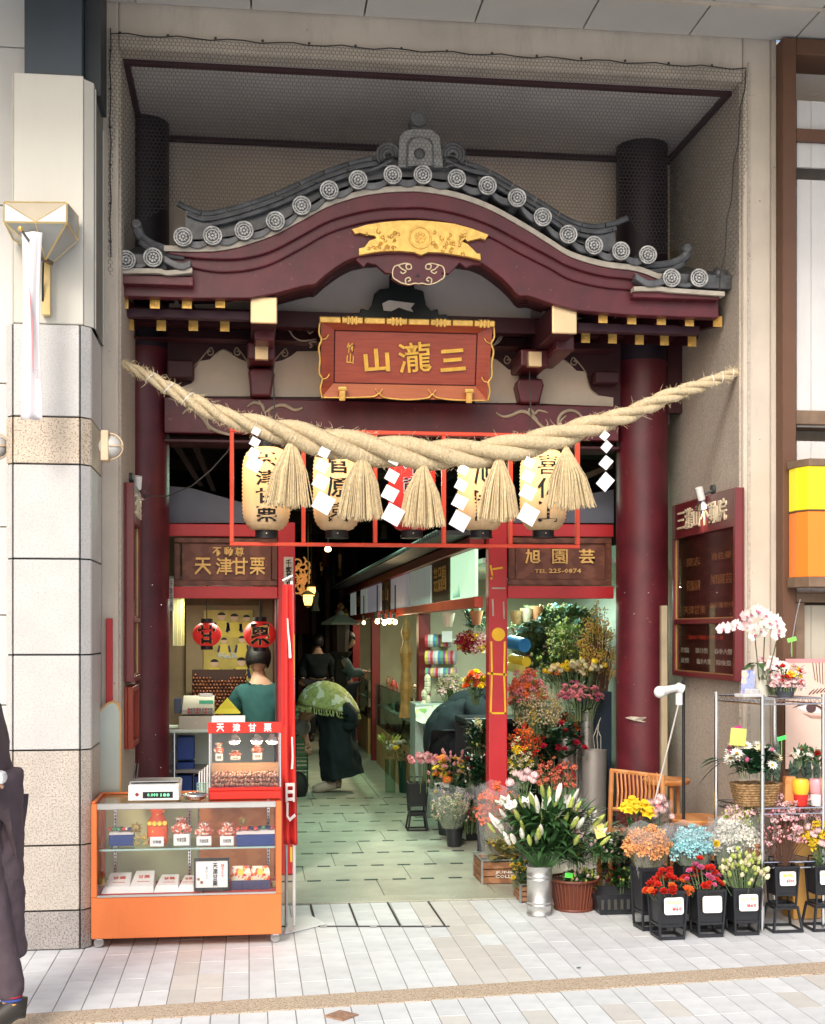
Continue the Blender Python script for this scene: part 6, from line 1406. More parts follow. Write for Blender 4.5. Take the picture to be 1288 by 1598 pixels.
# lower level
zl = z1_ + .006
def pack(x0, y0, x1, y1, lab, sk=0):
 Y = PC + .07; a, b = at(x0, y1, Y), at(x1, y1, Y); zt_p = at(x0, y0, Y + .12).z; cx = (a.x + b.x) / 2; th = thing('paper_pack', lab, 'package', (cx, Y, zl)); w_ = b.x - a.x
 m = MB(); z0 = zl; m.add([(a.x, Y, z0), (b.x, Y, z0), (b.x - .002, Y + .02, z0 + .03), (a.x + .01, Y + .02, z0 + .03), (b.x - .004, Y + .16, zt_p), (a.x + .03, Y + .16, zt_p), (a.x + .02, Y + .18, z0), (b.x, Y + .18, z0)], [(0, 1, 2, 3), (3, 2, 4, 5), (5, 4, 7, 6), (0, 3, 5, 6), (1, 7, 4, 2)]); m.build('wrapped_body', wbx, th, bev=.003)
 me = txtmesh('甘栗', redprint, depth=.001, wide=w_ * .45, height=.03, bold=.01); me.name = 'red_print'; ang = math.atan2(.14, max(.01, zt_p - z0 - .03));
 inst(me, 'red_print', th, (cx + .01, Y + .10, (z0 + .03 + zt_p) / 2 + .006), (-ang, 0, 0))
 m = MB(); cc = Vector((cx + .01, Y + .055, z0 + .03 + (zt_p - z0 - .03) * .27)); n_ = Vector((0, -(zt_p - z0 - .03), .14)).normalized()
 for i in range(5): q = cc + Vector(((i - 2) * .012, 0, 0)) + n_ * .001; m.box(q.x - .004, q.x + .004, q.y - .002, q.y + .002, q.z, q.z + .0025)
 m.build('print_mark', redprint, th, kind='stuff')
pack(158, 1364, 203, 1397, 'white red printed pack at the left of the row on the showcase floor'); pack(199, 1361, 240, 1397, 'tallest white red printed pack, second from the left on the showcase floor'); pack(240, 1367, 279, 1397, 'white red printed pack third from the left on the showcase floor'); pack(277, 1368, 303, 1397, 'narrow white pack right beside the framed card on the showcase floor')
fc = thing('framed_card', 'black framed white card with vertical characters on a small easel in the showcase', 'card', at(331, 1390, PC + .05)); Yf = PC + .045
pb('card_sheet', 304, 1341, 357, 1389, Yf, Yf + .004, wbx, fc, 0)
for s_ in ((303, 1340, 358, 1343), (303, 1386, 358, 1389.5), (303, 1343, 305.5, 1386), (355.5, 1343, 358, 1386)): pb('frame_bar', *s_, Yf - .006, Yf + .006, black, fc, .001)
textpx('天津甘栗', 'card_writing', blackp, fc, 332, 1347, 340, 1383, Yf - .002, vertical=True, depth=.001, bold=.02); textpx('焼きたて', 'card_note', redprint, fc, 345, 1348, 350, 1370, Yf - .002, vertical=True, depth=.001); textpx('おいしい', 'card_note', blackp, fc, 321, 1352, 325, 1372, Yf - .002, vertical=True, depth=.001)
m = MB(); q = at(315, 1377, Yf); m.ylathe([(0, -.003), (.008, -.003), (.008, 0)], (q.x, Yf, q.z), 8); m.build('card_picture', M('chestnut print', (.3, .12, .05), .5), fc); m = MB(); q = at(310, 1372, Yf); m.ylathe([(0, -.003), (.007, -.003), (.007, 0)], (q.x, Yf, q.z), 8); m.build('card_picture', M('chestnut print', (0, 0, 0)), fc)
for s_ in (-1, 1):
 c = at(331 + s_ * 12, 1391, Yf); m = MB(); m.tube([(c.x, Yf - .01, c.z + .01), (c.x + s_ * .008, Yf - .01, zl + .002), (c.x + s_ * .01, Yf + .05, zl + .002)], .003, 5); m.build('easel_leg', black, fc)
wb('display_box', at(360, 0, PC + .08).x, at(422, 0, PC + .08).x, PC + .08, PC + .2, zl, zl + .045, M('dark blue riser', (.03, .03, .10), .5), None, .003)
tag(bpy.data.objects['display_box'], 'dark blue riser box under the two printed bags in the showcase', 'box')
for x0, x1, l_ in ((361, 391, 'left printed red and white bag on the dark blue riser'), (392, 421, 'right printed red and white bag on the dark blue riser')):
 Y = PC + .10; a, b = at(x0, 1352, Y), at(x1, 1379, Y); w_ = b.x - a.x; m = MB(); z0 = zl + .045; h = a.z - z0
 th = thing('printed_bag', l_, 'bag', ((a.x + b.x) / 2, Y, z0)); m.add([(a.x, Y, z0), (b.x, Y, z0), (b.x, Y + .05, z0), (a.x, Y + .05, z0), (a.x - .002, Y - .006, z0 + h * .5), (b.x + .002, Y - .006, z0 + h * .5), (b.x - .006, Y + .01, z0 + h), (a.x + .006, Y + .01, z0 + h), (b.x, Y + .04, z0 + h * .5), (a.x, Y + .04, z0 + h * .5)], [(0, 1, 5, 4), (4, 5, 6, 7), (7, 6, 8, 9), (9, 8, 2, 3), (0, 4, 7, 9, 3), (1, 2, 8, 6, 5)]); m.build('bag_body', M('bag print', (.75, .68, .52), .5, thr=[(.5, (.70, .10, .04), 40), (.62, (.85, .6, .1), 55)]), th)
 m = MB(); m.ylathe([(0, -.002), (.016, -.002), (.016, .004)], ((a.x + b.x) / 2, Y - .004, z0 + h * .6), 12); m.build('sun_mark', M('yellow medallion', (0, 0, 0)), th)
# on top: scale, bowl, basket, paper, chestnut warmer, mirror
zt0 = z3_ + .001
scl = thing('counter_scale', 'white electronic scale with dark display on top of the showcase', 'scale', at(245, 1250, PC + .1)); Y = PC + .06
a, b = at(200, 1227, Y), at(280, 1250, Y); zt_s = at(200, 1226, Y).z
m = MB(); m.add([(a.x, Y, zt0 + .004), (b.x, Y, zt0 + .004), (b.x, Y + .2, zt0 + .004), (a.x, Y + .2, zt0 + .004), (a.x + .002, Y, zt_s), (b.x - .004, Y, zt_s), (b.x + .006, Y + .2, zt_s + .012), (a.x, Y + .2, zt_s + .012)], [(0, 1, 2, 3), (0, 1, 5, 4), (4, 5, 6, 7), (1, 2, 6, 5), (3, 0, 4, 7), (2, 3, 7, 6)]); m.build('scale_body', white, scl, bev=.004)
pb('display_window', 223, 1236, 270, 1245, Y - .002, Y, black, scl, 0); textpx('0.000', 'digits', M('green digits', (.2, .7, .4), .4, emit=.8, ecol=(.3, 1, .5)), scl, 230, 1238, 247, 1243, Y - .0035, depth=.001); textpx('188', 'digits', M('green digits', (0, 0, 0)), scl, 251, 1238, 265, 1243, Y - .0035, depth=.001)
q = at(214, 1240, Y - .002); m = MB(); m.prism([(q.x - .011, q.z), (q.x, q.z - .011), (q.x + .011, q.z), (q.x, q.z + .011)], Y - .002, Y - .0002); m.build('emblem', M('dark red emblem', (.3, .03, .03), .5), scl)
m = MB(); m.box(a.x + .004, b.x - .0, Y + .03, Y + .19, zt_s + .012, zt_s + .018); m.build('weighing_plate', steel, scl, bev=.002)
m = MB(); q0, q1 = at(207, 1226, Y + .15), at(212, 1192, Y + .15); m.tube([q0, q1, q1 + Vector((.014, 0, 0)), q0 + Vector((.018, 0, 0))], .004, 5); m.build('display_pole', M('grey black pole', (.04, .04, .04), .5), scl)
q = at(305, 1247, PC + .1); m = MB(); m.lathe([(.03, 0), (.05, .008), (.062, .03), (.066, .032), (.056, .02), (.03, .006), (0, .006)], (q.x, PC + .09, zt0), 20); tag(m.build('steel_bowl', chrome, None, smooth=True), 'small steel bowl between the scale and the chestnut warmer', 'bowl')
bk = thing('wire_basket', 'green wire basket of paper bags behind the steel bowl', 'basket', at(316, 1240, PC + .24)); m = MB(); a, b = at(308, 1222, PC + .2), at(325, 1245, PC + .2)
for i in range(7):
 x = a.x + (b.x - a.x) * i / 6; m.tube([(x, PC + .2, zt0), (x, PC + .2, a.z)], .0018, 4)
for i in range(5):
 z = zt0 + (a.z - zt0) * i / 4; m.tube([(a.x, PC + .2, z), (b.x, PC + .2, z)], .0018, 4)
m.build('wire_side', M('pale green wire', (.4, .6, .5), .5), bk)
for i in range(4): m = MB(); x = (a.x + b.x) / 2 - .02 + i * .013; m.box(x, x + .006, PC + .203, PC + .3, zt0, a.z + .05 + .01 * i); tag(m.build('paper_bag', wbx), ('white paper bag standing at the left in the wire basket', 'second white paper bag in the wire basket', 'third white paper bag in the wire basket', 'rightmost and tallest white paper bag in the wire basket')[i], 'bag')
# warmer
YW_ = PC + .10; wm = thing('chestnut_warmer', 'red based glass warmer box with glowing lamps and a bed of chestnuts', 'warmer', at(383, 1252, YW_)); wa, wb2 = at(326, 1200, YW_).x, at(439, 1200, YW_).x
zz1, zz2, zz3, zz4 = zt0, at(383, 1229, YW_).z, at(383, 1144, YW_).z, at(383, 1127, YW_).z; wred = M('signal red enamel', (.66, .03, .02), .35, var=.05)
wb('warmer_base', wa, wb2, YW_, YW_ + .26, zz1, zz2 - .018, wred, wm, .003); wb('base_step', wa + .0, wb2, YW_ - .0, YW_ + .26, zz2 - .017, zz2, wred, wm, .004)
wb('header_board', wa - .004, wb2 + .004, YW_ - .004, YW_ + .01, zz3, zz4, wred, wm, .002); wb('roof_plate', wa, wb2, YW_ + .011, YW_ + .26, zz3, zz3 + .02, steel, wm, .002)
for x in (wa, wb2 - .008): wb('corner_post', x, x + .008, YW_, YW_ + .008, zz2, zz3, chrome, wm, .001); wb('corner_post', x, x + .008, YW_ + .252, YW_ + .26, zz2, zz3, chrome, wm, .001)
wb('front_glass', wa + .008, wb2 - .008, YW_ + .002, YW_ + .004, zz2, zz3, gls, wm); wb('side_glass', wa + .002, wa + .004, YW_ + .008, YW_ + .252, zz2, zz3, gls, wm); wb('side_glass', wb2 - .004, wb2 - .002, YW_ + .008, YW_ + .252, zz2, zz3, gls, wm)
wb('mesh_back', wa + .008, wb2 - .008, YW_ + .25, YW_ + .252, zz2, zz2 + .10, M('brown mesh', (.40, .22, .12), .6, var=.4, sc=200), wm)
for c, x in zip('天津甘栗', (344, 369, 394, 418)): textpx(c, 'white_character', white, wm, x - 6, 1129, x + 6, 1142, YW_ - .006, depth=.003, bold=.03)
n = 0
for k in range(3):
 for j in range(4):
  for i in range(25):
   x = wa + .018 + i * .0136 + U(-.004, .004); y = YW_ + .018 + j * .036 + k * .012 + U(-.006, .006); z = zz2 + .012 + k * .0185 + j * .003 + U(-.003, .005)
   if x < wb2 - .014 and n < 300: inst(cme, 'chestnut', wm, (x, y, z), (U(0, 6), U(0, 6), U(0, 6)), U(.85, 1.15)); n += 1
wb('chestnut_bed', wa + .01, wb2 - .01, YW_ + .10, YW_ + .245, zz2, zz2 + .045, M('dark chestnut board', (0, 0, 0)), wm)
bl2 = M('bright warm bulb', (1, .9, .7), .5, emit=9, ecol=(1, .80, .5))
for px in (366, 401, 425):
 c = at(px, 1156, YW_ + .12); m = MB(); m.lathe([(0, -.020), (.024, -.014), (.026, .002), (.014, .016)], (c.x, c.y, c.z), 12); m.build('heat_bulb', bl2, wm, smooth=True); m = MB(); m.lathe([(.036, -.002), (.03, .01), (.016, .024), (.012, .035)], (c.x, c.y, c.z), 12); m.build('reflector', chrome, wm, smooth=True)
 if px < 420:
  l = bpy.data.lights.new('bulb_light', 'POINT'); l.energy = 1.6; l.color = (1, .75, .45); l.shadow_soft_size = .02; o = bpy.data.objects.new('bulb_light', l); COL.objects.link(o); o.location = (c.x, c.y, c.z - .02); o.parent = wm; o.location = o.location - wm.location
m = MB(); a = at(331, 1116, YW_ + .1); b = at(383, 1126, YW_ + .1); m.box(a.x, b.x, YW_ + .06, YW_ + .2, zz3 + .0205, zz4 + .022); tag(m.build('paper_stack', wbx, None, bev=.002), 'stack of white paper sheets on top of the chestnut warmer', 'paper')
m = MB(); a = at(386, 1120, YW_ + .1); b = at(432, 1126, YW_ + .1); m.box(a.x, b.x, YW_ + .06, YW_ + .2, zz3 + .0205, zz3 + .034); m.tube([(a.x + .02, YW_ + .05, zz3 + .04), (b.x - .02, YW_ + .09, zz3 + .042)], .005, 5); tag(m.build('tray_with_tongs', M('brown tray', (.25, .13, .06), .5)), 'flat brown tray with tongs on top of the warmer at the right', 'tray')
# packets seen standing behind the warmer
for i, (x0, y0, x1, y1) in enumerate(((334, 1160, 350, 1188), (357, 1172, 378, 1186), (392, 1160, 412, 1186))):
 bundle(x0, y0, x1, y1, YW_ + .30, ('patterned packet behind the left side of the warmer', 'patterned packet behind the middle of the warmer', 'patterned packet behind the right side of the warmer')[i])
# arched mirror
YM = PC + DEP + .045; mr = thing('arched_mirror', 'arched cream framed mirror leaning behind the left end of the showcase', 'mirror', at(166, 1248, YM))
P = [(146, 1262), (146, 1130), (148, 1120), (158, 1104), (168, 1096), (178, 1093), (186, 1098), (189.5, 1108), (189.5, 1262)]; O = [(q.x, q.z) for q in (at(x, y, YM) for x, y in P)]
cxm = sum(p[0] for p in O) / len(O); m = MB(); m.prism(O, YM, YM + .02); m.build('mirror_frame', M('cream orange frame', (.62, .36, .14), .4), mr, bev=.003)
I_ = [(cxm + (x - cxm) * .86 + .001, z - (.012 if i not in (0, 8) else 0)) for i, (x, z) in enumerate(O)]
m = MB(); m.prism(I_, YM - .003, YM - .0003); m.build('mirror_glass', M('greenish mirror', (.46, .52, .48), .3, metal=.45, var=.05), mr)
wb('mirror_leg', cxm - .02, cxm + .02, YM + .021, YM + .04, 0, .9, black, mr)
# red frame strip leaning against the left wall
m = MB(); a, b = at(166, 1095, YF - .02), at(176, 965, YF - .02); m.box(a.x, b.x, YF - .03, YF - .005, .5, b.z); tag(m.build('red_board_edge', redp, None, bev=.003), 'narrow red edged board standing against the left wall behind the mirror', 'board')
# ---- nobori banner beside the showcase
YB_ = gp(475, 1447).y; nb_ = thing('banner_stand', 'white pole on a flat white foot carrying a folded red banner beside the showcase', 'banner stand', (at(462, 1447, YB_).x, YB_, 0))
pA, pB, pC, pD_ = gp(444, 1459), gp(510, 1443), gp(487, 1431), gp(448, 1434)
m = MB(); m.zprism([(p.x, p.y) for p in (pA, pB, pC, pD_)], .001, .007); m.build('foot_plate', white, nb_, bev=.002)
m = MB(); q = at(459, 1436, YB_); m.tube([(q.x, YB_, .01), (q.x + .002, YB_, .5), (q.x - .012, YB_, at(0, 905, YB_).z)], .0085, 8); m.build('pole', white, nb_, smooth=.7)
m = MB(); a, b = at(441, 906, YB_), at(457, 898, YB_); m.tube([a, b], .006, 6); m.build('cross_arm', white, nb_)
flagm = M('red banner cloth', (.62, .035, .03), .75, var=.12, sc=5, bump=.3, bs=30)
def cloth(px0, px1, y0, y1, Y, mat, nm, par, amp=.02, n=10, mrows=30, fr=2.2, ph=0.):
 m = MB(); vs = []
 for j in range(mrows + 1):
  t = j / mrows; y = y0 + (y1 - y0) * t
  l = px0(t) if callable(px0) else px0; r = px1(t) if callable(px1) else px1
  for i in range(n + 1):
   s_ = i / n; q = at(l + (r - l) * s_, y, Y); vs.append((q.x, Y + amp * math.sin(s_ * 6.28 * fr + ph + t * 1.7) * (.5 + .5 * t), q.z))
 m.add(vs, [(j * (n + 1) + i, j * (n + 1) + i + 1, (j + 1) * (n + 1) + i + 1, (j + 1) * (n + 1) + i) for j in range(mrows) for i in range(n)])
 o = m.build(nm, mat, par, smooth=True, fix=False); s_ = o.modifiers.new('t', 'SOLIDIFY'); s_.thickness = .0025; return o
cloth(lambda t: 441 - 3 * math.sin(t * 3.1) + 3 * t, lambda t: 457 + 7 * t ** 1.2, 912, 1318, YB_ - .01, flagm, 'banner_cloth', nb_, .022, 14, 40, 1.7)
wht = M('white banner print', (.78, .74, .70), .75)
for P in ([(449, 965), (450, 985), (452, 1005), (453, 1027)], [(456, 1150), (457, 1180), (456, 1200)]):
 m = MB(); m.tube([at(x, y, YB_ - .035) for x, y in sm(P, 4)], [.004 + .004 * (i / 12) for i in range(len(sm(P, 4)))], 6, flat=.3); m.build('white_stroke', wht, nb_)
textpx('日し', 'white_character', wht, nb_, 446, 1222, 462, 1282, YB_ - .038, depth=.004, bold=.04, vertical=True)
m = MB(); q = at(447, 1450, YB_); m.tube([(q.x, YB_, .01), (q.x, YB_ + .0, at(0, 1315, YB_).z)], .008, 8); m.build('steel_leg', steel, nb_)
pb('yellow_tape_strip', 453, 1322, 456.5, 1345, YB_ - .012, YB_ - .010, M('yellow tape', (.8, .6, .05), .5), nb_, 0)
# ---- lamps and signs on the side walls
def spotlamp(base, head, aim, lab, wc=(1, .82, .6), e=2.5):
 th = thing('spot_lamp', lab, 'lamp', base); m = MB(); b_, h_ = Vector(base), Vector(head)
 s = 1 if b_.x > h_.x else -1; m.tube([b_ + Vector((s * .0, 0, 0)), b_ + Vector((-s * .02, 0, 0))], .028, 12); m.build('wall_disc', M('dark grey metal', (.06, .065, .065), .45), th, smooth=.7)
 m = MB(); m.tube([b_, h_ + Vector((0, 0, .05))], .009, 6); m.build('arm', M('dark grey metal', (0, 0, 0)), th)
 d = Vector(aim).normalized(); m = MB(); c1 = h_ - d * .10; m.tube([c1, c1 + d * .075], .022, 12); m.build('lamp_body', white, th, smooth=.7)
 Rm = d.to_track_quat('Z', 'Y').to_matrix().to_4x4(); Rm.translation = h_ - d * .025
 m = MB(); m.lathe([(.02, 0), (.03, .02), (.05, .045), (.055, .055), (.048, .045), (.0, .01)], n=16); m.xf(Rm); m.build('reflector', chrome, th, smooth=True)
 m = MB(); m.ball((0, 0, .038), (.036, .036, .016), 10, 6); m.xf(Rm); m.build('lit_lens', M('lit lamp lens', (1, .9, .8), .4, emit=5, ecol=(1, .82, .62)), th, smooth=True)
 l = bpy.data.lights.new('lamp_light', 'SPOT'); l.energy = e; l.color = wc; l.spot_size = 1.7; l.spot_blend = .8; l.shadow_soft_size = .03; o = bpy.data.objects.new('lamp_light', l); COL.objects.link(o); o.rotation_euler = (-d).to_track_quat('Z', 'Y').to_euler(); o.parent = th; o.location = h_ + d * .045 - Vector(base)
q1, q2 = atx(1121, 762, XR - .012), at(1098, 790, 1.0)
Yr0, Yr1 = atx(1152, 900, XR - .05).y, atx(1053, 900, XR - .05).y
spotlamp((XR - .012, .92, atx(1118, 764, XR).z), (at(1097, 790, .92).x, .92, at(1097, 786, .92).z), (.35, .25, -1), 'white clip spot lamp lit over the dark red notice case on the right wall', e=9)
yl_ = 1.0; spotlamp((XL + .012, yl_, at(188, 745, yl_).z), (at(214, 775, yl_).x, yl_, at(214, 770, yl_).z), (-.1, .3, -1), 'white clip spot lamp lit over the dark red notice case on the left wall', e=5)
def notice(side, Ya, Yb, zt, zb, lab, title, mid, split):
 X = XR - .012 if side > 0 else XL + .012; s = -side; D_ = .055; th = thing('notice_case', lab, 'notice case', (X, (Ya + Yb) / 2, zb)); fx = lambda d: X + s * d
 def b(nm, d0, d1, y0, y1, z0, z1, mat, bev=.003): x0, x1 = sorted((fx(d0), fx(d1))); return wb(nm, x0, x1, y0, y1, z0, z1, mat, th, bev)
 ncm = M('notice case red brown', (.16, .022, .026), .35, var=.12, spec=.6)
 H = zt - zb; b('back', .0, .012, Ya, Yb, zb, zt, ncm); b('title_board', .012, D_, Ya + .03, Yb - .03, zt - H * .20, zt - .0, ncm)
 b('side_rail', .012, D_, Ya, Ya + .029, zb, zt, ncm); b('side_rail', .012, D_, Yb - .029, Yb, zb, zt, ncm); b('bottom_rail', .012, D_, Ya + .03, Yb - .03, zb, zb + .03, ncm); b('middle_rail', .012, D_, Ya + .03, Yb - .03, zb + H * split, zb + H * split + .03, ncm)
 brs = M('brass trim', (.6, .4, .16), .35, metal=.6)
 for z0, z1 in ((zb + .031, zb + H * split - .001), (zb + H * split + .031, zt - H * .20 - .001)):
  b('brass_trim', .036, .042, Ya + .03, Ya + .036, z0, z1, brs, 0); b('brass_trim', .036, .042, Yb - .036, Yb - .03, z0, z1, brs, 0); b('brass_trim', .036, .042, Ya + .036, Yb - .036, z0, z0 + .006, brs, 0)
  b('inner_board', .0125, .02, Ya + .03, Yb - .03, z0, z1, M('dark notice board', (.055, .022, .014), .5, wave=3, stretch=(1, 1, 5), col2=(.09, .035, .02)), 0)
  b('glass_pane', .034, .036, Ya + .036, Yb - .036, z0 + .006, z1, glass('notice glass', (.9, .88, .85)), 0)
 rot = (0, 0, -math.pi / 2 if side > 0 else math.pi / 2)
 def tx(c, d, y, z, w_, h_, mat, **k): me = txtmesh(c, mat, wide=w_, height=h_, **k); me.name = 'notice_writing'; inst(me, 'notice_writing', th, (fx(d), y, z), rot)
 W = Yb - Ya; yc = (Ya + Yb) / 2; tx(title, D_ + .002, yc, zt - H * .10, W * .78, H * .12, M('cream raised lettering', (.80, .68, .48), .45), depth=.012, bold=.02)
 for i, (c, fy, fz, fw, fh) in enumerate(mid): tx(c, .0225, Yb - W * fy if side > 0 else Ya + W * fy, zb + H * fz, W * fw, H * fh, (M('dim gold lettering', (.36, .17, .07), .5), M('red notice lettering', (.55, .06, .03), .5), M('white notice lettering', (.6, .6, .55), .5))[0 if fz > split else (1 if fz > split * .75 else 2)], depth=.003, bold=.01)
 return th
mid = [('慶志', .28, .655, .22, .05), ('喜佐亜', .72, .665, .3, .04), ('菅原園', .28, .52, .22, .06), ('旭園芸', .72, .54, .32, .055), ('天津甘栗', .3, .38, .36, .05), ('御祈祷受付', .72, .40, .35, .03), ('三瀧山不動院年中行事', .45, .225, .6, .025), ('初詣', .14, .15, .14, .03), ('節分祭', .42, .15, .2, .03), ('春季大祭', .75, .15, .26, .03), ('夏祭', .14, .09, .14, .03), ('秋季大祭', .45, .09, .22, .03), ('除夜祭', .76, .09, .22, .03)]
zt_n = at(1100, 776, (Yr0 + Yr1) / 2).z; zb_n = atx(1100, 1058, XR - .04).z
notice(1, Yr0, Yr1, zt_n, zb_n, 'dark red glazed notice case with raised cream title on the right wall', '三瀧山不動院', mid, .30)
Yl0, Yl1 = .66, 1.12
zt_l = at(190, 757, .8).z; notice(-1, Yl0, Yl1, zt_l, at(200, 1062, .9).z, 'dark red glazed notice case seen edge on against the left wall', '三瀧山不動院', mid[:6], .30)
mbx = thing('small_notice_box', 'small red wooden notice frame below the left notice case', 'notice frame', (XL + .03, .85, at(200, 1165, .85).z)); z0, z1 = at(200, 1165, .85).z, at(200, 1070, .85).z
wb('frame_back', XL + .013, XL + .03, .68, 1.1, z0, z1, M('red brown frame', (.3, .05, .03), .4), mbx, .003); wb('paper_sheet', XL + .031, XL + .033, .72, 1.06, z0 + .04, z1 - .04, M('faded notice sheet', (.35, .28, .26), .6, var=.3, sc=60), mbx)
for a in ((.68, .71, z0, z1), (1.07, 1.1, z0, z1), (.711, 1.069, z0, z0 + .03), (.711, 1.069, z1 - .03, z1)): wb('frame_bar', XL + .031, XL + .06, a[0], a[1], a[2], a[3], M('red brown frame', (0, 0, 0)), mbx, .003)
for k in range(7):
 m = MB(); y = .76 + k * .045; m.box(XL + .0331, XL + .0345, y, y + .014, z0 + .06 + U(0, .04), z1 - .06); m.build('written_column', M('faded print', (.12, .04, .04), .7), mbx)
# ---- left pillar lamps
hl = thing('brass_wall_lamp', 'brass and glass faceted wall lamp on the cream pillar', 'lamp', at(72, 480, -.05))
opal = M('opal glass', (.34, .35, .32), .25, var=.05, spec=.6); opal2 = M('tan glass', (.42, .36, .26), .25); opal3 = M('blue white glass', (.5, .53, .58), .2); brs2 = M('pale brass', (.78, .60, .28), .3, metal=.55, var=.1)
YA, YBk = -.28, -.03
def lz(px, py, Y): q = at(px, py, Y); return (q.x, Y, q.z)
FT = [lz(7, 316, YA), lz(104, 317, YA), lz(104, 347, YA), lz(7, 346, YA)]; ap = lz(71, 405, YA + .16)
BK = [lz(20, 322, YBk), lz(121, 337, YBk), lz(121, 374, YBk), lz(20, 372, YBk)]; ap2 = lz(80, 410, YBk)
def panel(pts, mat): m = MB(); m.poly(pts); o = m.build('glass_panel', mat, hl, fix=False); s_ = o.modifiers.new('t', 'SOLIDIFY'); s_.thickness = .004; return o
midb = tuple((FT[3][i] + FT[2][i]) / 2 for i in range(3)); panel([FT[0], midb, FT[3]], opal3); panel([FT[1], FT[2], midb], opal3); panel([FT[0], FT[1], midb], opal2)
panel([FT[3], midb, ap], opal); panel([midb, FT[2], ap], opal); panel([FT[1], BK[1], BK[2], FT[2]], opal); panel([FT[2], BK[2], ap2, ap], opal); panel([FT[0], BK[0], BK[3], FT[3]], opal); panel([FT[3], BK[3], ap2, ap], opal); panel([FT[0], FT[1], BK[1], BK[0]], opal)
for a, b in ((FT[0], FT[1]), (FT[1], FT[2]), (FT[2], FT[3]), (FT[3], FT[0]), (FT[0], midb), (FT[1], midb), (FT[3], ap), (FT[2], ap), (midb, ap), (FT[1], BK[1]), (FT[2], BK[2]), (BK[1], BK[2]), (BK[2], ap2), (FT[0], BK[0]), (FT[3], BK[3]), (BK[3], ap2)):
 m = MB(); m.tube([a, b], .0065, 4); m.build('brass_bar', brs2, hl)
a_, b_ = at(66, 405, -.03), at(79, 492, -.03); m = MB(); m.box(a_.x, b_.x, -.04, PY + .009, b_.z, a_.z); m.build('wall_arm', brs2, hl, bev=.002); m = MB(); m.tube([ap, ap2], .013, 6); m.build('neck', M('bronze', (.2, .12, .06), .4, metal=.5), hl)
ps = thing('street_pennant', 'faded white and pink pennant hanging from a slanted gold tipped pole on the left pillar', 'pennant', at(68, 470, -.1))
p0_, p1_ = at(32, 357, -.34), at(68, 408, -.12); m = MB(); m.tube([p1_, p0_], .006, 8); m.build('slanted_pole', M('grey pole', (.15, .14, .13), .4), ps); m = MB(); m.ball(p0_, .013, 10, 8); m.build('gold_knob', gold, ps)
m = MB(); m.tube([p1_, at(67, 440, -.06), at(67, 470, -.04)], .005, 6); m.build('pole_bracket', black, ps)
pen_m = M('faded white cloth', (.74, .70, .71), .8, var=.03, bump=.2); pk = M('pink stripe cloth', (.65, .25, .25), .8)
cloth(lambda t: 34 + 2 * math.sin(t * 5), lambda t: 66 - 2 * t - 4 * math.sin(t * 4), 362, 655, -.26, pen_m, 'pennant_cloth', ps, .018, 8, 30, 1.3)
v0 = None
bpy.data.objects[[o.name for o in kids(ps) if o.name.startswith('pennant_cloth')][0]]
cloth(lambda t: 46 + 6 * t, lambda t: 46.5 + 3 * math.sin(t * 3.1) + 6 * t, 450, 580, -.285, pk, 'pink_stripe', ps, .006, 3, 16, .5)
m = MB(); textpx('三瀧山', 'pennant_writing', M('grey writing', (.45, .42, .44), .8), ps, 55, 575, 62, 592, -.285, depth=.001)
def bulkhead(px, py, Y, lab, s=1):
 th = thing('bulkhead_lamp', lab, 'lamp', at(px, py, Y)); c = at(px, py, Y); r = .056; tan = M('tan painted metal', (.62, .46, .30), .45)
 m = MB(); m.cbox((c.x - s * .022, c.y, c.z), (.038, .10, .15)); m.build('back_box', tan, th, bev=.006)
 m = MB(); m.ball((c.x, c.y, c.z), (r * 1.05, .045, r), 16, 10); m.build('glass_dome', M('frosted dome', (.5, .49, .46), .2, var=.05, spec=.6), th, smooth=True)
 m = MB(); m.tube([(c.x - s * .003 + s * math.cos(t) * (r * 1.18), c.y - .004, c.z + math.sin(t) * r * 1.15) for t in [-1.57 + i * .157 for i in range(21)]], .005, 6); m.build('guard_ring', tan, th, smooth=True)
 m = MB(); m.tube([(c.x - s * .003 + s * math.cos(t) * (r * 1.18), c.y - .05 * math.cos(t * .9), c.z + .004) for t in [0]] + [(c.x + s * r * 1.15, c.y, c.z), (c.x + s * r * .8, c.y - .035, c.z), (c.x, c.y - .05, c.z)], .0045, 6); m.build('guard_bar', tan, th, smooth=True)
bulkhead(172, 697, .12, 'round caged bulkhead lamp on the right side of the granite pillar'); bulkhead(-6, 697, .10, 'caged bulkhead lamp cut by the left edge of the picture', 1)
# ================================================================ flowers
grn = [M('leaf green', (.05, .13, .04), .5, var=.35, sc=20, objr=.15), M('deep leaf green', (.015, .055, .022), .42, var=.35, sc=20), M('grey stem green', (.15, .22, .10), .6, var=.2), M('pale green', (.25, .34, .12), .6, var=.25, objr=.15), M('olive', (.16, .15, .05), .7, var=.4, sc=30)]
def fm(name, col, **k): return M('petal ' + name, col, .6, var=.2, sc=60, objr=.22, spec=.3, **k)
PC_ = dict(red=fm('red', (.60, .03, .02)), orange=fm('orange', (.80, .17, .03)), salmon=fm('salmon', (.78, .22, .13)), peach=fm('peach', (.80, .40, .16)), pink=fm('pink', (.80, .32, .36)), rose=fm('rose', (.62, .14, .28)), palepink=fm('pale pink', (.80, .56, .56)), white=fm('white', (.80, .79, .70)), cream=fm('cream', (.72, .66, .42)),
  yellow=fm('yellow', (.85, .60, .03)), lime=fm('lime', (.42, .50, .12)), blue=fm('pale blue', (.38, .68, .72)), beige=fm('beige', (.50, .42, .27)), crimson=fm('crimson', (.35, .01, .03)), gold=fm('gold', (.55, .40, .08)))
CTR = M('flower centre', (.45, .28, .03), .8); BRN = M('brown twig', (.12, .06, .04), .8)
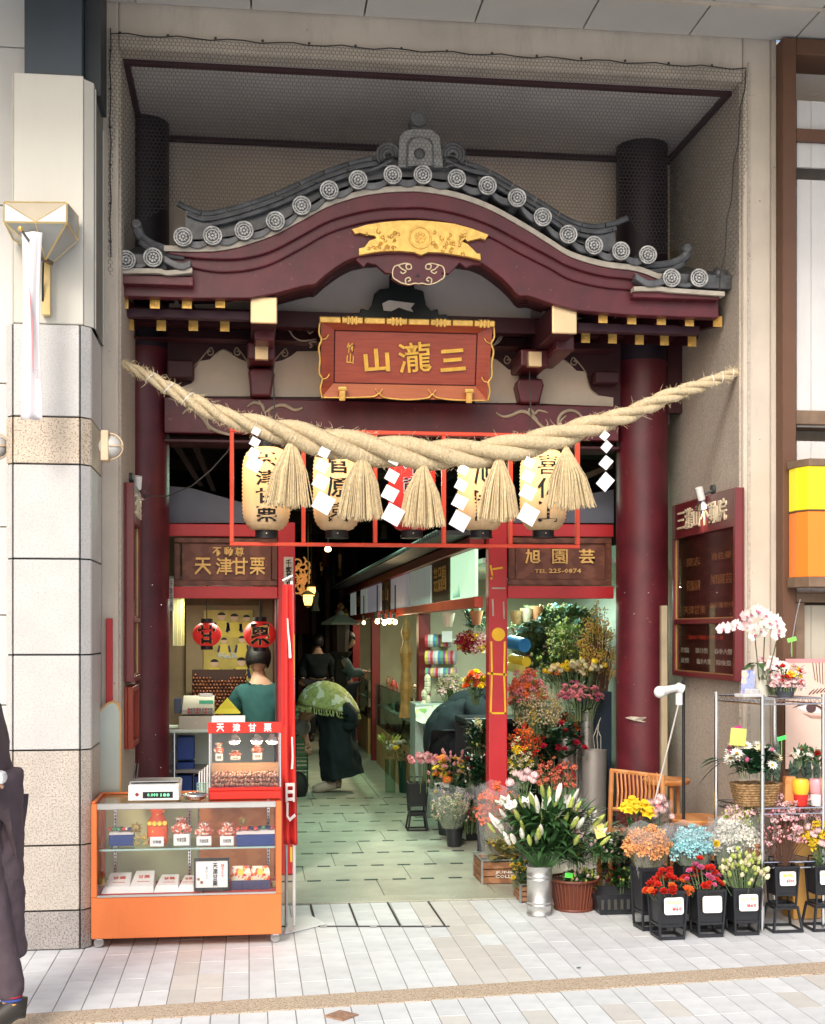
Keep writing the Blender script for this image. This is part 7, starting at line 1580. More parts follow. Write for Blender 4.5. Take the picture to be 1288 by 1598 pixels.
_fc = {}
def petal(m, a, L, Wd, el, r0=0., z0=0., cur=.25):
 """one petal: leaves the centre at angle a, rising at elevation el"""
 ca, sa = math.cos(a), math.sin(a); ce, se = math.cos(el), math.sin(el)
 def p(u, v, c): r = r0 + u * ce - c * se; z = z0 + u * se + c * ce; return (r * ca - v * sa, r * sa + v * ca, z)
 m.add([p(0, 0, 0), p(L * .5, -Wd, cur * L), p(L * .55, 0, 0), p(L * .5, Wd, cur * L), p(L, 0, cur * L * .5)], [(0, 1, 2), (0, 2, 3), (1, 4, 2), (2, 4, 3)])
def bloom(kind, col):
 key = (kind, col)
 if key in _fc: return _fc[key]
 m = MB(); mats = [PC_[col], CTR]
 if kind == 'ran':
  for l, (n, L, e) in enumerate(((6, .024, .3), (6, .022, .75), (5, .018, 1.15), (4, .012, 1.4))):
   for i in range(n): petal(m, i * 6.283 / n + l * .5, L, .012, e, .001, -.008 + l * .002, .3)
 elif kind == 'gerb':
  for l in range(2):
   for i in range(11): petal(m, i * .571 + l * .28, .027 - l * .004, .005, .15 + l * .25, .004, 0, .05)
  m.mi = 1; m.ball((0, 0, .003), (.008, .008, .005), 7, 4)
 elif kind == 'mum':
  for l, (n, L, e) in enumerate(((9, .02, .1), (9, .019, .5), (7, .016, .9), (5, .012, 1.3))):
   for i in range(n): petal(m, i * 6.283 / n + l * .3, L, .006, e, .001, 0, .25)
 elif kind == 'daff':
  for i in range(6): petal(m, i * 1.047, .032, .011, .15, .003, 0, .08)
  m.mi = 0; m.lathe([(.008, 0), (.010, .014), (.015, .022)], n=8)
 elif kind == 'tulip':
  for l in range(2):
   for i in range(3):
    a = i * 2.094 + l * 1.047; ca, sa = math.cos(a), math.sin(a); r = .017 - l * .001
    P = [(0, 0, 0), (.014, -.012, .014), (.014, .012, .014), (.016, -.012, .03), (.016, .012, .03), (.008, 0, .047), (.019, 0, .018)]
    m.add([(x * ca - y * sa, x * sa + y * ca, z) for x, y, z in P], [(0, 1, 6), (0, 6, 2), (1, 3, 6), (6, 4, 2), (3, 5, 6), (6, 5, 4)])
 elif kind == 'lilybud':
  m.lathe([(.002, 0), (.009, .012), (.013, .035), (.0135, .06), (.009, .085), (.001, .105)], n=6)
 elif kind == 'lily':
  m.lathe([(.003, 0), (.010, .03), (.018, .055)], n=6)
  for i in range(6): petal(m, i * 1.047, .055, .021, .85, .012, .05, -.12)
 elif kind == 'orchid':
  for i in range(3): petal(m, i * 2.094 + 1.57, .034, .013, .12, .0, 0, .05)
  for a in (.1, 3.04): petal(m, a, .036, .024, .1, 0, .002, .08)
  m.mi = 1; petal(m, -1.57, .016, .008, .8, 0, .004); m.ball((0, 0, .006), .004, 5, 3); mats[1] = PC_['rose']
 elif kind == 'puff':
  r = random.Random(5)
  for i in range(16):
   a = r.uniform(0, 6.28); e = r.uniform(-.6, 1.5); R_ = r.uniform(.010, .022); c = (R_ * math.cos(a) * math.cos(e), R_ * math.sin(a) * math.cos(e), R_ * math.sin(e))
   b = MB(); petal(b, 0, .011, .005, .3); petal(b, 2.1, .011, .005, .5); petal(b, 4.2, .011, .005, .4); b.xf(Matrix.Translation(c) @ Euler((r.uniform(-1, 1), r.uniform(-1, 1), a)).to_matrix().to_4x4()); m.add(b.v, b.f)
 elif kind == 'spray':
  r = random.Random(9)
  for i in range(9):
   c = (r.uniform(-.02, .02), r.uniform(-.02, .02), r.uniform(-.03, .02)); m.ball(c, (.0045, .0045, .006), 5, 3)
 elif kind == 'bud': m.lathe([(.003, 0), (.009, .008), (.009, .018), (.002, .028)], n=6)
 _fc[key] = m.mesh('flower', mats, fix=False); return _fc[key]
def leafmesh(m, base, d, L, Wd, droop=.3, side=None):
 d = Vector(d).normalized(); s = side or d.cross(Vector((0, 0, 1)));
 if s.length < .05: s = Vector((1, 0, 0))
 s = s.normalized(); P = []; b = Vector(base)
 for i, w_ in enumerate((.15, .85, 1., .65, .0)):
  t = i / 4; c = b + d * L * t + Vector((0, 0, -droop * L * t * t)); P += [c - s * Wd * w_ / 2, c + s * Wd * w_ / 2]
 m.add(P, [(0, 1, 3, 2), (2, 3, 5, 4), (4, 5, 7, 6), (6, 7, 9, 8)])
NM, FS_ = 1.5, 1.12
def bq(label, x0, x1, y0, y1, Y, mix, n, fs=1., stem=2, leaves=0, lm=0, dep=None, flat=.3, bx=None, squeeze=.3, lsize=(.08, .02), tilt=.5, name='bouquet', cat='flowers', group=None, zfill=0., face=.35, wrap=False, stemr=.0018):
 n = int(n * NM); leaves = int(leaves * 1.25); fs *= FS_; K = 1 / ppm(Y); b = at(bx if bx else (x0 + x1) / 2, y1, Y); H = (y1 - y0) * K; sx = (x1 - x0) / 2 * K; cx = at((x0 + x1) / 2, y1, Y).x - b.x; dep = dep or sx * .8
 th = thing(name, label, cat, b, group); st = MB(); lf_ = MB(); tot = sum(w for *_, w in mix)
 for i in range(n):
  r = math.sqrt(U(0, 1)); a = U(0, 6.283); x = cx + r * math.cos(a) * sx * .92; y = r * math.sin(a) * dep; z = H * (1 - flat * r * r) * (1 - zfill * U(0, 1)) * U(.88, 1.07) - .01
  P = b + Vector((x, y, z)); base = b + Vector((x * squeeze, y * squeeze, 0)); mid = base.lerp(P, .55) + Vector((-(x - cx) * .08, 0, 0))
  st.tube([base, mid, P], [stemr, stemr, stemr * .7], 3, cap=False)
  w_ = U(0, tot)
  for k, c, ww in mix:
   w_ -= ww
   if w_ <= 0: break
  d = Vector(((x - cx) / sx * tilt + U(-.15, .15), y / dep * tilt - face, 1)); q = d.to_track_quat('Z', 'Y').to_euler()
  q.rotate_axis('Z', U(0, 6)); inst(bloom(k, c), 'flower', th, P, q, fs * U(.8, 1.2))
 for i in range(leaves):
  t = U(.15, .85); a = U(0, 6.283); r = U(.3, 1); x = cx + r * math.cos(a) * sx * (squeeze + (1 - squeeze) * t); y = r * math.sin(a) * dep * (squeeze + (1 - squeeze) * t)
  leafmesh(lf_, b + Vector((x * .8, y * .8, H * t * .85)), (math.cos(a) + U(-.5, .5), math.sin(a) - .1, U(.2, 1.6)), lsize[0] * U(.6, 1.2), lsize[1] * U(.7, 1.2), U(.1, .6))
 st.build('stems', grn[stem] if isinstance(stem, int) else stem, th, kind='stuff', fix=False)
 if leaves: lf_.build('leaves', grn[lm], th, kind='stuff', fix=False)
 if wrap:
  w = MB(); nn = 16; P0 = []; P1 = []
  for i in range(nn):
   a = math.pi * (1.15 + 1.7 * i / (nn - 1)) - math.pi * .0; rr = 1 + .06 * math.sin(i * 2.6); P0.append(b + Vector((cx * squeeze + math.cos(a) * sx * squeeze * 1.3, math.sin(a) * dep * squeeze * 1.3, 0))); P1.append(b + Vector((cx + math.cos(a) * sx * 1.1 * rr, math.sin(a) * dep * 1.1 * rr, H * (.98 + .06 * math.sin(i * 1.7)))))
  w.add(P0 + P1, [(i, i + 1, nn + i + 1, nn + i) for i in range(nn - 1)]); w.build('cellophane', glass('cellophane', (.97, .97, .98), rough=.12, haze=.10), th, fix=False)
 return th
# ---- containers
bkp = M('black plastic', (.015, .017, .022), .42, var=.2, spec=.5)
def slat_bucket(Hh=.24, top=.075, bot=.062):
 """square black plastic flower bucket with ribs and open foot, origin on the ground"""
 parts = []
 def fr(z, e=0): t = z / Hh; return bot + (top - bot) * t + e
 m = MB(); z0 = Hh * .25; n = 4
 for (za, zb) in ((z0, Hh),):
  a, b = fr(za) - .004, fr(zb) - .004
  o_ = [(-a, -a, za), (a, -a, za), (a, a, za), (-a, a, za), (-b, -b, zb), (b, -b, zb), (b, b, zb), (-b, b, zb)]
  m.add(o_, [(0, 1, 5, 4), (1, 2, 6, 5), (2, 3, 7, 6), (3, 0, 4, 7), (3, 2, 1, 0)]); b2 = b - .006
  m.add([(-b2, -b2, zb - .001), (b2, -b2, zb - .001), (b2, b2, zb - .001), (-b2, b2, zb - .001), (-a + .006, -a + .006, za + .01), (a - .006, -a + .006, za + .01), (a - .006, a - .006, za + .01), (-a + .006, a - .006, za + .01)], [(0, 1, 5, 4), (1, 2, 6, 5), (2, 3, 7, 6), (3, 0, 4, 7), (4, 5, 6, 7)])
 parts.append(('bucket_wall', m.mesh('bucket_wall', bkp)))
 def ring(z, t, h, nm):
  m = MB(); r = fr(z) + .003
  for x0, x1, y0, y1 in ((-r, r, -r, -r + t), (-r, r, r - t, r), (-r, -r + t, -r + t, r - t), (r - t, r, -r + t, r - t)): m.box(x0, x1, y0, y1, z, z + h)
  parts.append((nm, m.mesh(nm, bkp)))
 ring(Hh - .012, .012, .014, 'rim'); ring(Hh * .27, .008, .010, 'lower_band'); ring(0, .012, .014, 'foot_ring')
 for sx in (-1, 1):
  for sy in (-1, 1):
   m = MB(); b = fr(Hh, -.001); a = fr(0, -.001); m.tube([(sx * a, sy * a, .01), (sx * b, sy * b, Hh - .005)], .0075, 5); parts.append(('corner_rib', m.mesh('corner_rib', bkp)))
 m = MB(); b = fr(Hh); m.tube([(-b * .7, b, Hh), (-b * .72, b, Hh + .035), (b * .72, b, Hh + .035), (b * .7, b, Hh)], .006, 5); parts.append(('handle', m.mesh('handle', bkp)))
 return parts
BP = slat_bucket(); BPc = {}
def stand_parts(h=.13):
 out = []; m = MB()
 for sx in (-1, 1):
  for sy in (-1, 1): m = MB(); m.tube([(sx * .078, sy * .078, 0), (sx * .058, sy * .058, h)], .008, 5); out.append(('stand_leg', m.mesh('stand_leg', bkp)))
 for z, r in ((.006, .078), (h - .008, .060)): m = MB(); m.tube([(-r, -r, z), (r, -r, z), (r, r, z), (-r, r, z), (-r, -r, z)], .008, 5); out.append(('stand_ring', m.mesh('stand_ring', bkp)))
 return out
SPp = stand_parts()
cardm = M('white price card', (.82, .80, .76), .5, var=.02)
def bucket(label, px, py, sc=1., z=0., rz=0., price=None, group='black flower buckets', plain=False, hs=1.):
 q = gp(px, py); q.z = z; th = thing('flower_bucket', label, 'bucket', q, group); th.rotation_euler.z = rz; th.scale = (sc, sc, sc * hs)
 for nm, me in BP: inst(me, nm, th, (0, 0, 0), world=False)
 if price is not None:
  m = MB(); w_, h_ = .050, .042; P = []
  for cx, cz, a0 in ((w_ - .012, h_ - .012, 0), (-w_ + .012, h_ - .012, 1.57), (-w_ + .012, -h_ + .012, 3.14), (w_ - .012, -h_ + .012, 4.71)):
   P += [(cx + .012 * math.cos(a0 + i * .52), cz + .012 * math.sin(a0 + i * .52)) for i in range(4)]
  m.prism(P, -.002, .002); c = inst(m.mesh('price_card', cardm), 'price_card', th, (0, -.0835, .17), (-.06, 0, 0), world=False)
  lines = price.split('|')
  for k, s in enumerate(lines):
   if not s: continue
   me = txtmesh(s, [M('yellow marker', (.75, .6, .1), .6), M('red marker', (.7, .05, .08), .6)][k % 2], depth=.001, wide=.07 - .02 * k, height=.02, bold=.02); me.name = 'price_writing'; inst(me, 'price_writing', c, (0 if k == 0 else .014, -.004, .018 - .032 * k), world=False)
 return th
def stand(label, px, py, sc=1.):
 q = gp(px, py); th = thing('bucket_stand', label, 'stand', q, 'black stands under raised buckets'); th.scale = (sc,) * 3
 for nm, me in SPp: inst(me, nm, th, (0, 0, 0), world=False)
 return q
def Yg(px, py): return gp(px, py).y
def pot(label, px, py, r, h, mat, prof=None, name='flower_pot', cat='pot', n=24, z=0., **k):
 q = gp(px, py); q.y += r * .9; th = thing(name, label, cat, (q.x, q.y, z)); p = prof or [(r * .78, 0), (r * .98, h * .93), (r * 1.06, h * .93), (r * 1.06, h), (r * .93, h), (r * .9, h * .9), (0, h * .88)]
 m = MB(); m.lathe(p, (q.x, q.y, z), n, a0=math.pi / n); m.build('pot_body', mat, th, smooth=.7); return q, th
# front row
B1 = bucket('black bucket of orange red ranunculus with a 60 yen card, leftmost of the front row', 1042, 1462, 1.02, price='ラナンキュラス|¥60', rz=.06)
B2 = bucket('black bucket of red ranunculus with a blank white card, second in the front row', 1103, 1458, 1.0, price='', rz=.0)
B3 = bucket('black bucket of greenish yellow buds with a white card, third in the front row', 1159, 1455, 1.0, price='いり|¥60')
q = stand('open black stand under the 300 yen bucket', 1221, 1450, 1.0); B4 = bucket('raised black bucket with a 300 yen card holding pink blossom twigs', 1221, 1450, .86, z=.13, price='桃|¥300')
q = stand('open black stand cut by the right edge of the picture', 1283, 1448, 1.0); B5 = bucket('raised black bucket with a white card cut by the right edge', 1283, 1448, .86, z=.13, price='花')
bucket('tall black bucket behind the first one holding peach dried flowers', 1014, 1448, 1.0, rz=.1, hs=1.35); bucket('black bucket of pale blue flowers in the second row', 1080, 1447, .95, hs=1.45); bucket('black bucket of white flowers in the second row', 1128, 1445, .95, hs=1.45)
Y1 = Yg(1042, 1462) + 0
bq('orange red ranunculus standing in the leftmost front bucket', 1000, 1087, 1355, 1432, Y1, [('ran', 'red', 4), ('ran', 'orange', 3)], 22, .95, leaves=40, lm=2, bx=1042, lsize=(.05, .006), flat=.45)
bq('red ranunculus standing in the second front bucket', 1060, 1132, 1338, 1425, Y1 + .03, [('ran', 'red', 4), ('ran', 'rose', 2)], 24, .8, leaves=40, lm=2, bx=1103, lsize=(.05, .006), flat=.4)
bq('greenish yellow buds standing in the third front bucket', 1118, 1202, 1322, 1425, Y1 + .05, [('bud', 'lime', 3), ('bud', 'cream', 3)], 60, 1., leaves=30, lm=2, bx=1160, lsize=(.05, .006), zfill=.25)
bq('pink blossom twigs standing in the raised bucket', 1188, 1262, 1240, 1350, Yg(1221, 1450), [('puff', 'palepink', 2), ('bud', 'pink', 3)], 60, .6, stem=BRN, bx=1222, zfill=.6)
bq('pink tulips and yellow sprays at the right edge', 1256, 1310, 1265, 1370, Yg(1283, 1448), [('puff', 'yellow', 3), ('tulip', 'palepink', 2)], 28, .8, leaves=40, bx=1284, zfill=.3)
bq('peach dried flowers fanned out behind the front row', 972, 1052, 1285, 1370, Yg(1014, 1448), [('puff', 'peach', 1)], 90, .8, bx=1012, squeeze=.4, zfill=.35, stem=4, wrap=True)
bq('pale blue flowers in the second row', 1040, 1118, 1283, 1372, Yg(1080, 1447), [('puff', 'blue', 1)], 85, .8, bx=1085, squeeze=.4, zfill=.3, wrap=True)
bq('white flowers in clear wrap in the second row', 1106, 1190, 1270, 1372, .07, [('puff', 'white', 1)], 90, .85, bx=1132, dep=.07, squeeze=.4, zfill=.3, wrap=True)
q = at(1118, 1317, -.02); inst(bloom('mum', 'yellow'), 'single_bloom', None, q, (1.2, 0, 0), 1.1); tag(bpy.data.objects['single_bloom'], 'single round yellow flower between the blue and white bunches', 'flower')
bq('yellow daffodils behind the peach dried flowers', 962, 1022, 1248, 1330, Yg(990, 1420), [('daff', 'yellow', 1)], 11, 1.25, leaves=50, bx=990, lsize=(.16, .012), flat=.15)
bq('pink tulips in clear wrap beside the daffodils', 994, 1050, 1248, 1335, Yg(1010, 1415), [('tulip', 'palepink', 3), ('tulip', 'pink', 2)], 15, 1., leaves=30, bx=1024, lsize=(.12, .014), wrap=True)
pot('hidden green pot under the daffodils and wrapped tulips', 1000, 1400, .09, .2, bkp)
# tray of green plants
q = gp(965, 1427); tr = thing('plant_tray', 'low black slotted tray with leafy seedlings between basket and buckets', 'tray', q); m = MB(); m.add([(q.x - .10, q.y, .0), (q.x + .08, q.y, .0), (q.x + .08, q.y + .2, 0), (q.x - .10, q.y + .2, 0), (q.x - .13, q.y - .02, .11), (q.x + .1, q.y - .02, .11), (q.x + .1, q.y + .24, .11), (q.x - .13, q.y + .24, .11)], [(0, 1, 2, 3), (0, 1, 5, 4), (1, 2, 6, 5), (2, 3, 7, 6), (3, 0, 4, 7)]); o = m.build('tray_body', bkp, tr, fix=False); s_ = o.modifiers.new('t', 'SOLIDIFY'); s_.thickness = .005
for i in range(6): m = MB(); x = q.x - .1 + i * .036; m.box(x, x + .016, q.y - .018, q.y - .012, .03, .085); m.build('slot', M('tray slot', (.06, .06, .05), .7), tr)
bq('green leafy seedlings with curling stems in the low black tray', 942, 1000, 1345, 1392, Yg(965, 1410), [('bud', 'crimson', 1), ('bud', 'lime', 2)], 14, .7, leaves=240, lm=0, lsize=(.05, .022), squeeze=.9, zfill=.5)
bq('bushy green plant with small mauve flowers behind the brown basket', 925, 1000, 1320, 1385, Yg(960, 1400) + .15, [('puff', 'palepink', 1), ('bud', 'rose', 1)], 26, .6, leaves=330, lm=0, lsize=(.06, .026), squeeze=.9, zfill=.5)
# brown basket
q, th = pot('oval reddish brown slatted basket planter on the pavement', 904, 1425, .135, .19, M('red brown plastic', (.16, .045, .025), .45), prof=[(.095, 0), (.125, .16), (.0, .155)])
for i in range(34):
 a = i * 2 * math.pi / 34; m = MB(); m.tube([(q.x + .1 * math.cos(a), q.y + .1 * math.sin(a), .005), (q.x + .13 * math.cos(a), q.y + .13 * math.sin(a), .165)], .0065, 5); m.build('slat', MC['red brown plastic'], th)
for z, r in ((.006, .105), (.168, .139)): m = MB(); m.tube([(q.x + r * math.cos(i * .262), q.y + r * math.sin(i * .262), z) for i in range(25)], .008, 6); m.build('rim_band', MC['red brown plastic'], th)
bq('moss and round leaves filling the brown basket', 874, 936, 1352, 1388, q.y - .02, [('bud', 'lime', 3), ('bud', 'palepink', 1)], 30, .8, leaves=170, lm=0, lsize=(.045, .032), squeeze=1, zfill=.6, dep=.1)
m = MB(); c = at(888, 1366, q.y - .09); m.cbox(c, (.045, .004, .028), Matrix.Rotation(.12, 4, 'Y')); tag(m.build('price_tag', M('neon green card', (.12, .75, .10), .5)), 'neon green price tag stuck in the brown basket', 'tag')
# silver can of lilies
q, th = pot('tall ridged galvanised can on the pavement full of white lilies', 846, 1430, .068, .27, M('galvanised steel', (.60, .60, .58), .32, metal=.85, var=.12, sc=14), n=32,
   prof=[(.072, 0), (.072, .008), (.069, .014), (.069, .05), (.0715, .054), (.069, .058), (.069, .068), (.0715, .072), (.069, .076), (.069, .19), (.0715, .194), (.069, .198), (.069, .21), (.0715, .214), (.069, .218), (.069, .252), (.073, .258), (.073, .265), (.068, .265), (.066, .24), (0, .24)])
YLi = q.y
bq('large spray of white lilies and buds in the galvanised can', 762, 955, 1232, 1352, YLi, [('lilybud', 'white', 6), ('lilybud', 'lime', 4), ('lily', 'white', .5), ('lily', 'palepink', .5)], 50, .85, leaves=420, lm=0, bx=846, squeeze=.16, lsize=(.19, .036), dep=.16, tilt=.9, flat=.45, zfill=.55, stemr=.0032, stem=0)
bq('pale pink tulips rising behind the lilies', 796, 838, 1205, 1262, YLi + .18, [('tulip', 'palepink', 1)], 8, 1.0, leaves=14, lsize=(.1, .014)); c = at(936, 1297, YLi - .1); m = MB(); m.cbox(c, (.055, .004, .075), Matrix.Rotation(-.3, 4, 'Y')); tag(m.build('note_card', M('yellow card', (.82, .70, .22), .5)), 'yellow card hanging at the right of the lily spray', 'card')
# wooden crates
cw = M('brown crate wood', (.24, .11, .05), .7, wave=2.5, stretch=(1, 1, 6), col2=(.36, .18, .09), bump=.5); zinc = M('zinc edging', (.38, .40, .40), .4, metal=.7, var=.15, sc=20)
def crate(label, pxl, pxr, py, h, dep, words=None, rz=0.):
 a, b = gp(pxl, py), gp(pxr, py); w_ = b.x - a.x; th = thing('wooden_crate', label, 'crate', ((a.x + b.x) / 2, a.y, 0)); nsl = 3; y0 = a.y
 for k in range(nsl):
  z0 = .006 + k * (h - .01) / nsl; z1 = z0 + (h - .01) / nsl - .006
  for bb in ((a.x + .012, b.x - .012, y0, y0 + .012), (a.x + .012, b.x - .012, y0 + dep - .012, y0 + dep), (a.x, a.x + .012, y0 + .012, y0 + dep - .012), (b.x - .012, b.x, y0 + .012, y0 + dep - .012)): wb('plank', bb[0], bb[1], bb[2], bb[3], z0, z1, cw, th, .002)
 for x in (a.x - .003, b.x - .009):
  for y in (y0 - .003, y0 + dep - .009): wb('corner_iron', x, x + .014, y, y + .014, 0, h, zinc, th, .002)
 for bb in ((a.x, b.x, y0 - .003, y0 + .009), (a.x, b.x, y0 + dep - .009, y0 + dep + .003), (a.x - .003, a.x + .009, y0, y0 + dep), (b.x - .009, b.x + .003, y0, y0 + dep)): wb('rim_iron', bb[0], bb[1], bb[2], bb[3], h, h + .008, zinc, th, .002)
 wb('soil', a.x + .013, b.x - .013, y0 + .013, y0 + dep - .013, .02, h - .03, M('dark soil', (.04, .025, .015), .9), th)
 if words:
  for k, s in enumerate(words): text(s, 'stencil', M('white stencil', (.7, .7, .65), .6), th, (b.x - w_ * .38, y0 - .002, h * (.5 - .16 * k)), wide=w_ * .62, height=.019, depth=.002, bold=.02)
 return a, b, th
a, b, th = crate('slatted wooden crate with zinc edges and white stencilled words', 752, 822, 1381, .145, .3, ('JUNK &', 'COLLECT'))
yc1 = a.y
crate('small low wooden crate just behind the galvanised can', 812, 850, 1409, .10, .2)
bq('orange bell flowers in tall clear wrap in the stencilled crate', 738, 810, 1222, 1345, yc1 + .12, [('puff', 'salmon', 3), ('puff', 'orange', 2)], 30, .9, leaves=60, lm=2, lsize=(.06, .008), zfill=.25, wrap=True, bx=770, squeeze=.5)
bq('large dried yellow leaf and golden sprays at the front of the crate', 758, 812, 1305, 1345, yc1 + .05, [('puff', 'gold', 1)], 12, .8, leaves=24, lm=4, lsize=(.13, .07), squeeze=.8); MC['olive'].node_tree.nodes
m = MB()
for i in range(5): leafmesh(m, at(772 + i * 7, 1340, yc1 + .03), (U(-.6, .6), -.5, .7), .11, .07, .5)
tag(m.build('dried_leaf', M('dried yellow leaf', (.48, .34, .10), .7, var=.25, sc=20), None, kind='stuff', fix=False), 'crumpled dry yellow leaves over the crate edge', 'leaves')
bq('green plant with small yellow daisies left of the galvanised can', 795, 836, 1325, 1385, Yg(824, 1409) + .05, [('gerb', 'yellow', 1)], 10, .55, leaves=160, lm=0, lsize=(.05, .014), squeeze=.9, zfill=.5)
bq('yellow speckled green plant right of the galvanised can', 858, 935, 1290, 1352, YLi + .32, [('puff', 'yellow', 1)], 18, .5, leaves=260, lm=0, lsize=(.07, .02), squeeze=.9, zfill=.6)
bq('row of green shoots in the crate behind the brown basket', 935, 990, 1320, 1372, Yg(905, 1400) + .28, [('bud', 'lime', 1)], 10, .8, leaves=200, lm=1, lsize=(.06, .03), squeeze=.9, zfill=.6)
# passage side pots
q, th = pot('round black plastic pot of whitish green foliage on the arcade floor', 711, 1323, .063, .135, bkp)
bq('whitish green foliage in clear wrap in the round black pot', 668, 740, 1228, 1292, q.y, [('spray', 'cream', 3), ('bud', 'palepink', 1)], 50, .7, leaves=160, lm=2, lsize=(.035, .012), zfill=.6, squeeze=.35, wrap=True)
q = stand('open black stand under the bucket of pink tulips', 651, 1295, 1.0); bucket('raised black bucket holding tight pink tulips beside the passage', 651, 1295, 1.0, z=.13)
bq('tight bunch of pink tulips in the raised bucket by the passage', 634, 690, 1182, 1236, q.y, [('tulip', 'pink', 2), ('tulip', 'palepink', 1)], 26, .95, leaves=0, squeeze=.8, flat=.1, bx=659, stemr=.003)
q, th = pot('clear glass cylinder vase beside the passage', 610, 1238, .055, .32, glass('vase glass', (.8, .9, .85)), prof=[(.05, 0), (.055, .32), (.052, .32), (.046, .01), (0, .01)]); yv = q.y
q, th = pot('dark green bucket beside the glass vase', 634, 1238, .07, .30, M('dark green enamel', (.01, .05, .035), .3), prof=[(.06, 0), (.075, .3), (.07, .3), (.055, .01), (0, .01)])
bq('white chrysanthemums with yellow daisies in the dark green bucket', 600, 672, 1142, 1198, q.y, [('mum', 'white', 4), ('gerb', 'yellow', 1)], 30, 1.2, leaves=90, lm=1, lsize=(.06, .02), squeeze=.5, bx=634, zfill=.3)
bq('lime green lily buds drooping left of the glass vase', 594, 622, 1150, 1180, yv, [('lilybud', 'lime', 1)], 8, .7, leaves=10, lm=3, tilt=1.2)
q, th = pot('black bucket of orange and yellow gerberas', 700, 1305, .08, .22, bkp)
bq('orange and yellow gerberas with small pink flowers by the passage', 662, 740, 1168, 1250, q.y, [('gerb', 'orange', 2), ('gerb', 'yellow', 2), ('bud', 'pink', 4)], 42, 1.1, leaves=110, lm=1, lsize=(.05, .025), zfill=.5)
c = at(690, 1229, q.y - .12); m = MB(); m.cbox(c, (.11, .004, .075), Matrix.Rotation(-.06, 4, 'Y')); pcd = tag(m.build('price_card', cardm, None, bev=.01), 'rounded white price card in front of the gerberas', 'card'); text('38', 'price_writing', M('blue marker', (.05, .12, .45), .6), pcd, c + Vector((-.025, -.004, -.012)), wide=.04, height=.025, depth=.001, bold=.03); text('100', 'price_writing', M('red marker', (0, 0, 0)), pcd, c + Vector((.025, -.004, -.012)), wide=.045, height=.025, depth=.001, bold=.03)
bq('dark red and white mixed small flowers at the foot of the right red post', 728, 764, 1190, 1232, q.y + .1, [('mum', 'crimson', 2), ('mum', 'white', 1)], 14, .8, leaves=80, lm=1, lsize=(.05, .02), squeeze=.6, zfill=.5); pot('dark pot under the dark red flowers by the red post', 748, 1300, .07, .2, bkp)
# inside the flower shop seen through the side and the front bay
def ib(lab, x0, x1, y0, y1, Y, mix, n, fs=1., **k): return bq(lab, x0, x1, y0, y1, Y, mix, n, fs, **k)
bench = thing('flower_bench', 'tiered dark bench carrying the flower buckets inside the shop', 'bench', (at(870, 1300, 2.6).x, 2.6, 0))
for i, (yy, zz_) in enumerate(((2.1, .30), (2.6, .62), (3.1, .9))): wb('bench_tier', XS + .12, 2.55, yy, yy + .45, zz_ - .04, zz_, bkp, bench, .004); wb('bench_front', XS + .12, 2.55, yy + .43, yy + .45, 0, zz_ - .04, bkp, bench)
ib('beige statice bunch deep in the flower shop', 678, 726, 1050, 1105, 4.3, [('puff', 'beige', 2), ('puff', 'palepink', 1)], 45, 1.1, leaves=30, lm=3, zfill=.3); ib('orange and yellow roses at the left of the right red post', 722, 764, 1042, 1100, 3.2, [('ran', 'orange', 2), ('ran', 'yellow', 2), ('ran', 'salmon', 1)], 28, 1.2, leaves=30, zfill=.3)
for i, (x0, y0, x1, y1) in enumerate(((648, 1098, 700, 1215),)):
 a_, b_ = at(x0, y0, 4.25), at(x1, y1, 4.25); m = MB(); m.box(a_.x, b_.x, 4.25, 4.6, 0, a_.z); tag(m.build('work_table', M('grey white table', (.35, .40, .36), .6), None, bev=.01), 'pale work table at the corner of the flower shop', 'table')
m = MB(); vs = []
for i in range(9):
 for j in range(9): t = i / 8; s_ = j / 8; q = at(648 + 55 * t, 1104 - 6 * t + 50 * s_ * (.4 + .6 * t), 4.22); vs.append((q.x, 4.22 - .06 * s_ + .015 * math.sin(i * 1.9 + j), q.z))
m.add(vs, [(i * 9 + j, i * 9 + j + 1, (i + 1) * 9 + j + 1, (i + 1) * 9 + j) for i in range(8) for j in range(8)]); tag(m.build('flowered_cloth', M('flowered cloth', (.60, .64, .52), .8, thr=[(.56, (.25, .4, .12), 14), (.62, (.6, .6, .2), 18)]), smooth=True, fix=False), 'pale cloth with green flower print draped over the work table', 'cloth')
ib('hanging artificial flowers in pink and red under the shop ceiling', 714, 762, 985, 1020, 2.9, [('puff', 'palepink', 3), ('puff', 'crimson', 3), ('puff', 'yellow', 1)], 50, 1.3, zfill=.8); ib('trailing blue green artificial leaves by the ceiling', 722, 764, 945, 985, 2.9, [('bud', 'blue', 1)], 12, 1, leaves=220, lm=0, lsize=(.07, .02), zfill=.8, squeeze=.9)
for i, (x, y) in enumerate(((700, 965), (744, 962), (806, 962), (822, 958), (838, 955))):
 c = at(x, y, 2.8); m = MB(); m.lathe([(.03, -.06), (.05, .04), (.046, .04), (0, .03)], c, 12); tag(m.build('hanging_pot', [M('cream pot', (.6, .55, .42), .6), M('terracotta', (.45, .2, .1), .7), M('wicker', (.4, .26, .12), .8, bump=.8)][i % 3], None, smooth=.7), ('cream pot hanging at the left in the flower shop', 'terracotta pot hanging left of the right red post', 'wicker pot hanging just right of the red post', 'second pot hanging right of the red post', 'third pot hanging right of the red post')[i], 'pot')
for i in range(9): c = at(664 + U(-3, 4), 1060 + i * 8, 4.3); m = MB(); m.ball(c, (.03, .03, .045), 7, 5); tag(m.build('garlic_braid', M('pale gourd', (.6, .55, .38), .6)), 'pale gourd on a string hanging beside the ribbon rack', 'gourd', 'gourds strung beside the ribbon rack')
